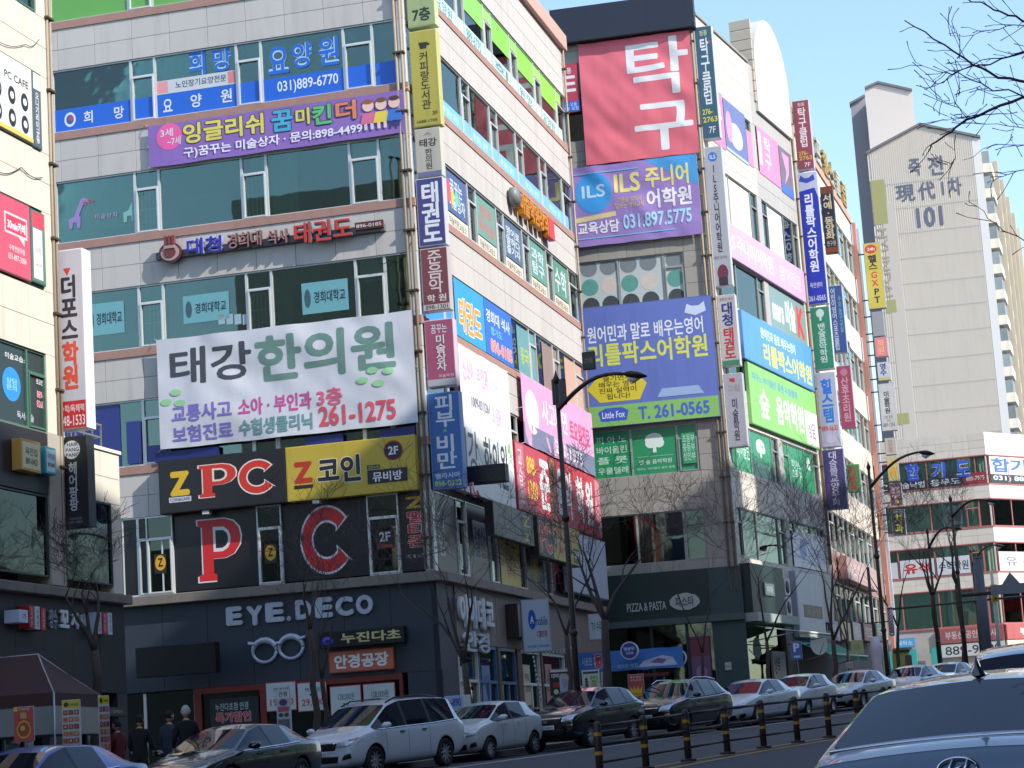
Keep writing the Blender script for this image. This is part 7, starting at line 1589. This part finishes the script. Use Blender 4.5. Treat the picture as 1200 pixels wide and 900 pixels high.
# pale blue board behind the white minivan
standing(521, 815, 552, 833, 60, (130, 160, 200), "slanted pale blue street board with dark blue letters behind the white minivan", [('t', "대리여", .02, .35, .25, .75, (190, 70, 80), .04), ('t', "-890", .24, .3, .62, .85, (40, 56, 150), .05), ('r', .7, 0, 1, 1, (176, 182, 190))], yaw=100, cat="sign", foot=True)
# bench
bx_, by_, bz_ = gp(633, 66); bn = thing("bench", T(bx_, by_, bz_), "pale slatted bench on the pavement between the small hatchback and the black SUV", "bench")
WB_ = T(bx_, by_, bz_) @ Matrix.Rotation(rad(-14), 4, 'Z')
for i in range(4): box("slat", WB_, -.75, .75, -.3 + i * .13, -.2 + i * .13, .42, .46, mat((150, 154, 160), .5), bn)
for i in range(3): box("slat", WB_, -.75, .75, .24, .27, .56 + i * .14, .65 + i * .14, mat((150, 154, 160), .5), bn)
for x_ in (-.65, .65):
    tube_obj("leg", WB_, [(x_, -.25, 0), (x_, -.25, .42)], .025, BLACK, bn, 6); tube_obj("leg", WB_, [(x_, .25, 0), (x_, .29, .98)], .025, BLACK, bn, 6)
# parking sign
def post_sign(x0, y0, x1, y1, Y, face, label, items, polew=.03, yaw=104.4, cat="sign"):
    t = standing(x0, y0, x1, y1, Y, face, label, items, yaw, cat, True, "post_sign"); return t
post_sign(927, 752, 940, 773, 86.5, (30, 70, 160), "blue parking sign with a big white P on the pavement before the second block", [('t', "P", .22, .42, .78, .93, (214, 220, 232), .05), ('r', .2, .1, .8, .22, (180, 196, 226))])
post_sign(997, 750, 1012, 767, 95, (166, 176, 110), "pale yellow green cloth sign hanging beside a bare tree", [('e', .5, .5, .3, .25, (150, 160, 96))])
post_sign(992, 776, 999, 783, 90, (150, 148, 130), "tiny beige plate on a thin post above the silver sedan", [('t', "주차", .1, .2, .9, .8, (90, 90, 84))])
# wrapped white pole and barber pole
x_, y_, z_ = gp(1036, 100); wp = thing("wrapped_pole", T(x_, y_, z_), "pole wrapped in white printed sheets left of the barber pole", "pole")
tube_obj("wrap", T(x_, y_, z_), [(0, 0, .3), (.02, 0, 1.0), (0, 0, 1.6), (.03, 0, 2.3), (0, 0, 2.8)], [.2, .26, .22, .27, .18], mat((196, 190, 200), .6, var=.25, vs=2), wp, 12); tube_obj("pole", T(x_, y_, z_), [(0, 0, 0), (0, 0, 6)], .07, LMP, wp, 8)
q_ = atY(1044, 728, 104); bpole = thing("barber_pole", T(q_.x, q_.y, q_.z - .6), "small red, white and blue barber pole on the narrow cream block", "barber pole")
WBp = T(q_.x, q_.y, q_.z - .6)
tube_obj("cap", WBp, [(0, 0, 1.2), (0, 0, 1.32)], [.15, .09], CHROME, bpole, 12); tube_obj("cap", WBp, [(0, 0, -.1), (0, 0, 0)], [.1, .15], CHROME, bpole, 12)
tube_obj("glass_tube", WBp, [(0, 0, 0), (0, 0, 1.2)], .11, mat((206, 206, 210), .2), bpole, 14)
for k, c_ in enumerate(((180, 30, 40), (30, 50, 150), (180, 30, 40), (30, 50, 150))):
    hp_ = [(.113 * math.cos(a), .113 * math.sin(a), .02 + 1.16 * (a / (4 * math.pi))) for a in np.linspace(0, 4 * math.pi, 40)]
    ro = Matrix.Rotation(k * math.pi / 2, 4, 'Z'); v2, f2 = tube(hp_, [.022] * 40, 5); me = mesh_from(v2, f2); me.materials.append(mat(c_, .3)); put("stripe", me, WBp @ ro, bpole)
tube_obj("mount_arm", WBp, [(0, 0, .6), (-1.2, .4, .6)], .03, BLACK, bpole, 6)
# advertising column, traffic light, utility pole
x_, y_, z_ = gp(1066, 112); ac_ = thing("advertising_column", T(x_, y_, z_), "green and brown advertising column between bare trees at the end of the pavement", "column")
tube_obj("drum", T(x_, y_, z_), [(0, 0, 0), (0, 0, 2.1)], .42, mat((132, 140, 50), .5, var=.1), ac_, 24); tube_obj("cap", T(x_, y_, z_), [(0, 0, 2.1), (0, 0, 2.3)], [.46, .4], mat((90, 96, 60), .5), ac_, 24)
box("picture_panel", T(x_, y_, z_), .1, .44, -.42, -.2, .4, 1.9, mat((120, 76, 56), .5, var=.2, vs=4), ac_)
tp_ = atY(1163, 672, 128); gt_ = G(tp_.x, 128) + .1; x_ = atY(1174, 790, 128).x; tl_ = thing("traffic_light", T(x_, 128, gt_), "yellow traffic light box on a pale green pole at the far crossing", "traffic light")
WL = T(x_, 128, gt_); tube_obj("pole", WL, [(0, 0, 0), (-.0, 0, tp_.z - gt_)], [.12, .09], mat((170, 182, 176), .5), tl_, 10)
qy = atY(1165, 695, 127.6); box("signal_box", T(qy.x, 127.6, qy.z), -.18, .18, -.15, .15, -.5, .5, mat((196, 146, 40), .5), tl_, .03)
for k in range(3): tube_obj("lens", T(qy.x, 127.45, qy.z + .3 - k * .3), [(0, 0, 0), (0, -.08, 0)], .1, mat(((120, 30, 30), (120, 90, 20), (30, 110, 60))[k], .3), tl_, 12)
tube_obj("arm", WL, [(-6, 0, tp_.z - gt_ - 1.7), (0, 0, tp_.z - gt_ - 1.5), (3, 0, tp_.z - gt_ - 1.45)], .07, mat((60, 60, 64), .5), tl_, 8)
up = atY(1152, 655, 121); x_ = atY(1160, 800, 121).x; g_ = G(x_, 121) + .1; ut = thing("utility_pole", T(x_, 121, g_), "thick grey blue concrete pole in front of the white number board", "pole")
tube_obj("pole", T(x_, 121, g_), [(0, 0, 0), (0, 0, up.z - g_)], [.34, .26], mat((84, 92, 106), .7, var=.08), ut, 14); tube_obj("pole_cap", T(x_, 121, g_), [(0, 0, up.z - g_), (0, 0, up.z - g_ + .15)], [.26, .1], mat((70, 76, 86), .7), ut, 14)
gnt = Plane(atY(1160, 684, 112), rad(100)); gd = thing("road_sign_gantry", gnt.M @ T(1, gnt.px(1180, 690)[1], 0), "grey back of an overhead road sign with a pointed top at the right edge", "road sign")
vv_ = gnt.px(1180, 688)[1]; prism("panel", gnt.M @ T(0, 0, 0), [(-.0, vv_ - .35), (4, vv_ - .35), (4, vv_ + .15), (1.5, vv_ + .15), (1.05, vv_ + .75), (.6, vv_ + .15), (0, vv_ + .1)], .12, mat((120, 122, 130), .6), gd)
tube_obj("beam", gnt.M, [(-1.6, vv_ - .25, -.1), (9, vv_ - .1, -.1)], .1, mat((50, 50, 54), .5), gd, 8); tube_obj("post", gnt.M, [(9, G(*gnt.pt(9)), -.1), (9, vv_ + .3, -.1)], .16, mat((120, 122, 130), .6), gd, 10)
# festoon of white blobs from the mobile shop sign to the pavement
fe = thing("string_lights", T(*gp(625, 77)), "thin cable of small white bulbs hanging from the mobile phone shop sign", "string lights")
a_, b_ = atY(624, 765, 76.6), atY(634, 822, 76.6); c_ = atY(675, 757, 80)
tube_obj("cable", Matrix(), [tuple(b_), tuple(a_), tuple(a_.lerp(c_, .5) - Vector((0, 0, .12))), tuple(c_)], .012, BLACK, fe, 5)
bv, bf = tube([(0, 0, -.05), (0, 0, 0), (0, 0, .05)], [.01, .035, .01], 6); bme = mesh_from(bv, bf); bme.materials.append(mat((206, 206, 200), .4))
for i in range(11): put("bulb", bme, T(*a_.lerp(b_, i / 11)), fe)
for i in range(12): p_ = a_.lerp(c_, (i + .5) / 12); put("bulb", bme, T(p_.x, p_.y, p_.z - .12 * math.sin(math.pi * (i + .5) / 12)), fe)

# ------------------------------------------------------------------ people
def person(px, Y, H, yaw, label, jacket, trousers, hair, hat=None, skin=(196, 150, 126), bend=0.0, arm=(0, 0)):
    x, y, z = gp(px, Y); t = thing("person", T(x, y, z), label, "person"); k = H / 1.7
    W = T(x, y, z) @ Matrix.Rotation(-yaw, 4, 'Z') @ Matrix.Scale(k, 4)   # faces +Y
    V = []; E = []; Rr = []
    def v(p, r, par=None):
        V.append(p); Rr.append(r); i = len(V) - 1
        if par is not None: E.append((par, i))
        return i
    pel = v((0, 0, .95), .15); ab = v((0, .0, 1.1), .135, pel); ch = v((0, -.01, 1.3), .16, ab); ne = v((0, .0, 1.45), .075, ch); nk = v((0, .02, 1.52), .052, ne)
    for s_ in (1, -1):
        hp_ = v((s_ * .09, 0, .88), .1, pel); kn = v((s_ * .11, .02 + .03 * s_, .5), .065, hp_); an = v((s_ * .12, -.02 - .04 * s_, .1), .045, kn); v((s_ * .12, .03 - .04 * s_, .045), .045, an); v((s_ * .13, .15 - .04 * s_, .03), .04, len(V) - 1)
        sh_ = v((s_ * .17, -.01, 1.38), .075, ch); el = v((s_ * (.24), -.02 + arm[0] * .1, 1.12), .055, sh_); wr_ = v((s_ * .24, .07 + arm[0] * .16, .90 + arm[1] * .2), .036, el); pa = v((s_ * .235, .09 + arm[0] * .2, .83 + arm[1] * .24), .03, wr_)
        for f_ in range(4): q = v((s_ * (.22 + .0), .07 + f_ * .018 + arm[0] * .2, .775 + arm[1] * .24), .009, pa); v((s_ * .215, .08 + f_ * .018 + arm[0] * .2, .735 + arm[1] * .24 + .006 * abs(f_ - 1.5)), .008, q)
        q = v((s_ * .215, .135 + arm[0] * .2, .82 + arm[1] * .24), .01, pa); v((s_ * .205, .15 + arm[0] * .2, .79 + arm[1] * .24), .009, q)
    me = bpy.data.meshes.new("body"); me.from_pydata(V, E, []); me.update()
    o = bpy.data.objects.new("tmp", me); TMPS.collection.objects.link(o)
    sk = o.modifiers.new("s", 'SKIN'); sk.use_smooth_shade = True
    for i, r_ in enumerate(Rr): me.skin_vertices[0].data[i].radius = (r_ * 1.15 if i in (0, 1, 2) else r_, r_ * .8 if i in (0, 1, 2) else r_)
    for i in range(len(V)): me.skin_vertices[0].data[i].use_root = i == 0
    ss = o.modifiers.new("ss", 'SUBSURF'); ss.levels = 2; ss.render_levels = 2
    full = evaluated_mesh(o); bpy.data.objects.remove(o)
    full.materials.clear()
    for c in (jacket, trousers, skin, (30, 28, 28)): full.materials.append(mat(c, .85, var=.08, vs=6, bump=.3))
    for p in full.polygons:
        c = p.center; hand = abs(c.x) > .17 and c.z < .88 + arm[1] * .2 and c.z > .6
        p.material_index = 2 if (c.z > 1.47 or hand) else 3 if c.z < .1 else 1 if c.z < .88 else 0
    put("body", full, W, t)
    V = []; Fc = []; n = 14; m_ = 12
    for i in range(m_ + 1):
        f = math.pi * i / m_
        for j in range(n):
            a = 2 * math.pi * j / n; rr = math.sin(f); zz = 1.63 - .115 * math.cos(f)
            wx = .078 * rr * (1 - .18 * max(0, -math.cos(f - math.pi) * -1 * 0 + (1.63 - zz) * 4 * .3)); wy = .098 * rr
            yy = .02 + wy * math.sin(a)
            if math.sin(a) > .93 and -.2 < (zz - 1.61) * 5 < .25: yy += .02
            V.append((wx * math.cos(a), yy, zz))
    for i in range(m_):
        for j in range(n): Fc.append((i * n + j, i * n + (j + 1) % n, (i + 1) * n + (j + 1) % n, (i + 1) * n + j))
    me = mesh_from(V, Fc); me.shade_smooth(); me.materials.append(mat(skin, .6)); hd = put("head", me, W, t)
    for s_ in (1, -1):
        tube_obj("ear", W, [(s_ * .076, .01, 1.60), (s_ * .088, .0, 1.63), (s_ * .08, -.005, 1.655)], [.008, .016, .008], mat(skin, .6), hd, 6); tube_obj("eye", W, [(s_ * .03, .105, 1.64), (s_ * .03, .112, 1.64)], .009, mat((30, 24, 22), .3), hd, 8)
    tube_obj("mouth", W, [(-.022, .108, 1.575), (0, .113, 1.573), (.022, .108, 1.575)], .005, mat((150, 80, 76), .6), hd, 6)
    V = []; Fc = []
    for i in range(9):
        f = math.pi * .62 * i / 8
        for j in range(16):
            a = 2 * math.pi * j / 16; cut = 1 if math.sin(a) < .35 else .55; ff = f * cut
            V.append((.092 * math.sin(ff) * math.cos(a), .012 + .112 * math.sin(ff) * math.sin(a), 1.635 + .128 * math.cos(ff)))
    for i in range(8):
        for j in range(16): Fc.append((i * 16 + j, (i + 1) * 16 + j, (i + 1) * 16 + (j + 1) % 16, i * 16 + (j + 1) % 16))
    me = mesh_from(V, Fc); me.shade_smooth(); me.materials.append(mat(hat or hair, .9, var=.15, vs=20, bump=.5)); put("knitted_hat" if hat else "hair", me, W @ (Matrix() if not hat else Matrix.Translation((0, 0, .0))), t)
    return t
person(219, 43.5, 1.74, rad(-20), "person in a black jacket and pale knitted hat seen from behind near the optician", (16, 16, 19), (24, 26, 34), (40, 34, 30), hat=(176, 170, 166), arm=(.3, .3))
person(164, 44.5, 1.66, rad(10), "person with dark hair and a bulky black coat beside the tent corner", (18, 18, 20), (24, 24, 28), (24, 20, 20), arm=(.5, .6))
person(199, 45.5, 1.7, rad(35), "person in a grey blue coat half hidden behind the pale hat", (54, 60, 76), (30, 32, 40), (34, 28, 26), arm=(.2, .2))
person(138, 46, 1.62, rad(-60), "person in a red jacket behind the narrow menu banner", (96, 22, 26), (24, 24, 28), (30, 24, 22), arm=(.4, .5))

CBL = mat((40, 38, 38), .8, name="cable")
def cable(pl, pts, label, r=.012, w=.05, parent=None):
    P_ = [pl.px(x, y, w) for x, y in pts]; Q = []
    for i in range(len(P_) - 1):
        for k in range(6): f = k / 6; Q.append((P_[i][0] * (1 - f) + P_[i + 1][0] * f, P_[i][1] * (1 - f) + P_[i + 1][1] * f - .12 * math.sin(math.pi * f), w))
    Q.append((P_[-1][0], P_[-1][1], w)); return tube_obj("cable", pl.M, Q, r, CBL, parent, 5)
cable(C1, [(-6, 200), (25, 196), (50, 208)], "", .012, .04, C); cable(C1, [(-6, 46), (30, 52), (46, 46)], "", .01, .04, C)
cable(AL, [(444, 307), (456, 303), (470, 297), (482, 284), (486, 262)], "", .014, .1, A); cable(AL, [(428, 605), (445, 640), (478, 655)], "", .01, .45, A)
cable(AR, [(560, 690), (600, 700), (640, 706), (690, 720)], "", .012, .35, A)
# more street level signs
sign(BR, (4.6, 3.2, 6.8, 5.4), -.2, -.1, (150, 152, 150), (176, 178, 180), "white wall board with big black brush letters under the grey green awning", [('t', "상복", .08, .5, .55, .92, (50, 50, 54), .04), ('t', "대여", .45, .1, .95, .45, (60, 60, 64), .03)])
for u0, w_, c_, tx, lb in ((1.0, 3.4, (40, 70, 130), "부동산", "blue shop sign at the near end of the narrow cream block"), (5.0, 4.0, (170, 160, 60), "김밥천국집", "mustard shop sign second along the narrow cream block"), (10, 3.6, (150, 150, 156), "세탁소", "pale grey shop sign third along the narrow cream block"), (15, 4.5, (120, 40, 44), "치킨호프", "dark red shop sign fourth along the narrow cream block"), (21, 4, (40, 110, 90), "약국", "green pharmacy sign at the far end of the narrow cream block")):
    zz_ = G(*E1.pt(u0)) + 3.3; sign(E1, (u0, zz_, u0 + w_, zz_ + 1.1), -.1, .35, (90, 90, 92), c_, lb, [('t', tx, .12, .18, .88, .82, (206, 206, 200), .03)])
for u0, c_, tx, lb in ((2.3, (196, 190, 190), "신학기\n할인", "white poster on the first shop window of the street face"), (5.0, (90, 130, 190), "스마트폰\n개통", "light blue poster on the blue framed shop window"), (10.6, (200, 190, 150), "커피\n2,000", "cream poster on the shop window beside the mobile phone shop"), (14, (190, 90, 90), "분식", "red poster on a shop window near the alley end"), (18.8, (150, 170, 150), "꽃집", "pale green poster on the last shop window before the alley")):
    zz_ = gz(u0) + 1.2; sign(AR, (u0, zz_, u0 + 1.0, zz_ + 1.5), -.09, -.06, (160, 160, 160), c_, lb, [('t', tx, .12, .3, .88, .8, (60, 60, 70), .02)], cat="poster", name="window_poster", rim=.02)

bpy.data.objects.remove(TOB)
bpy.data.scenes.remove(TMPS)
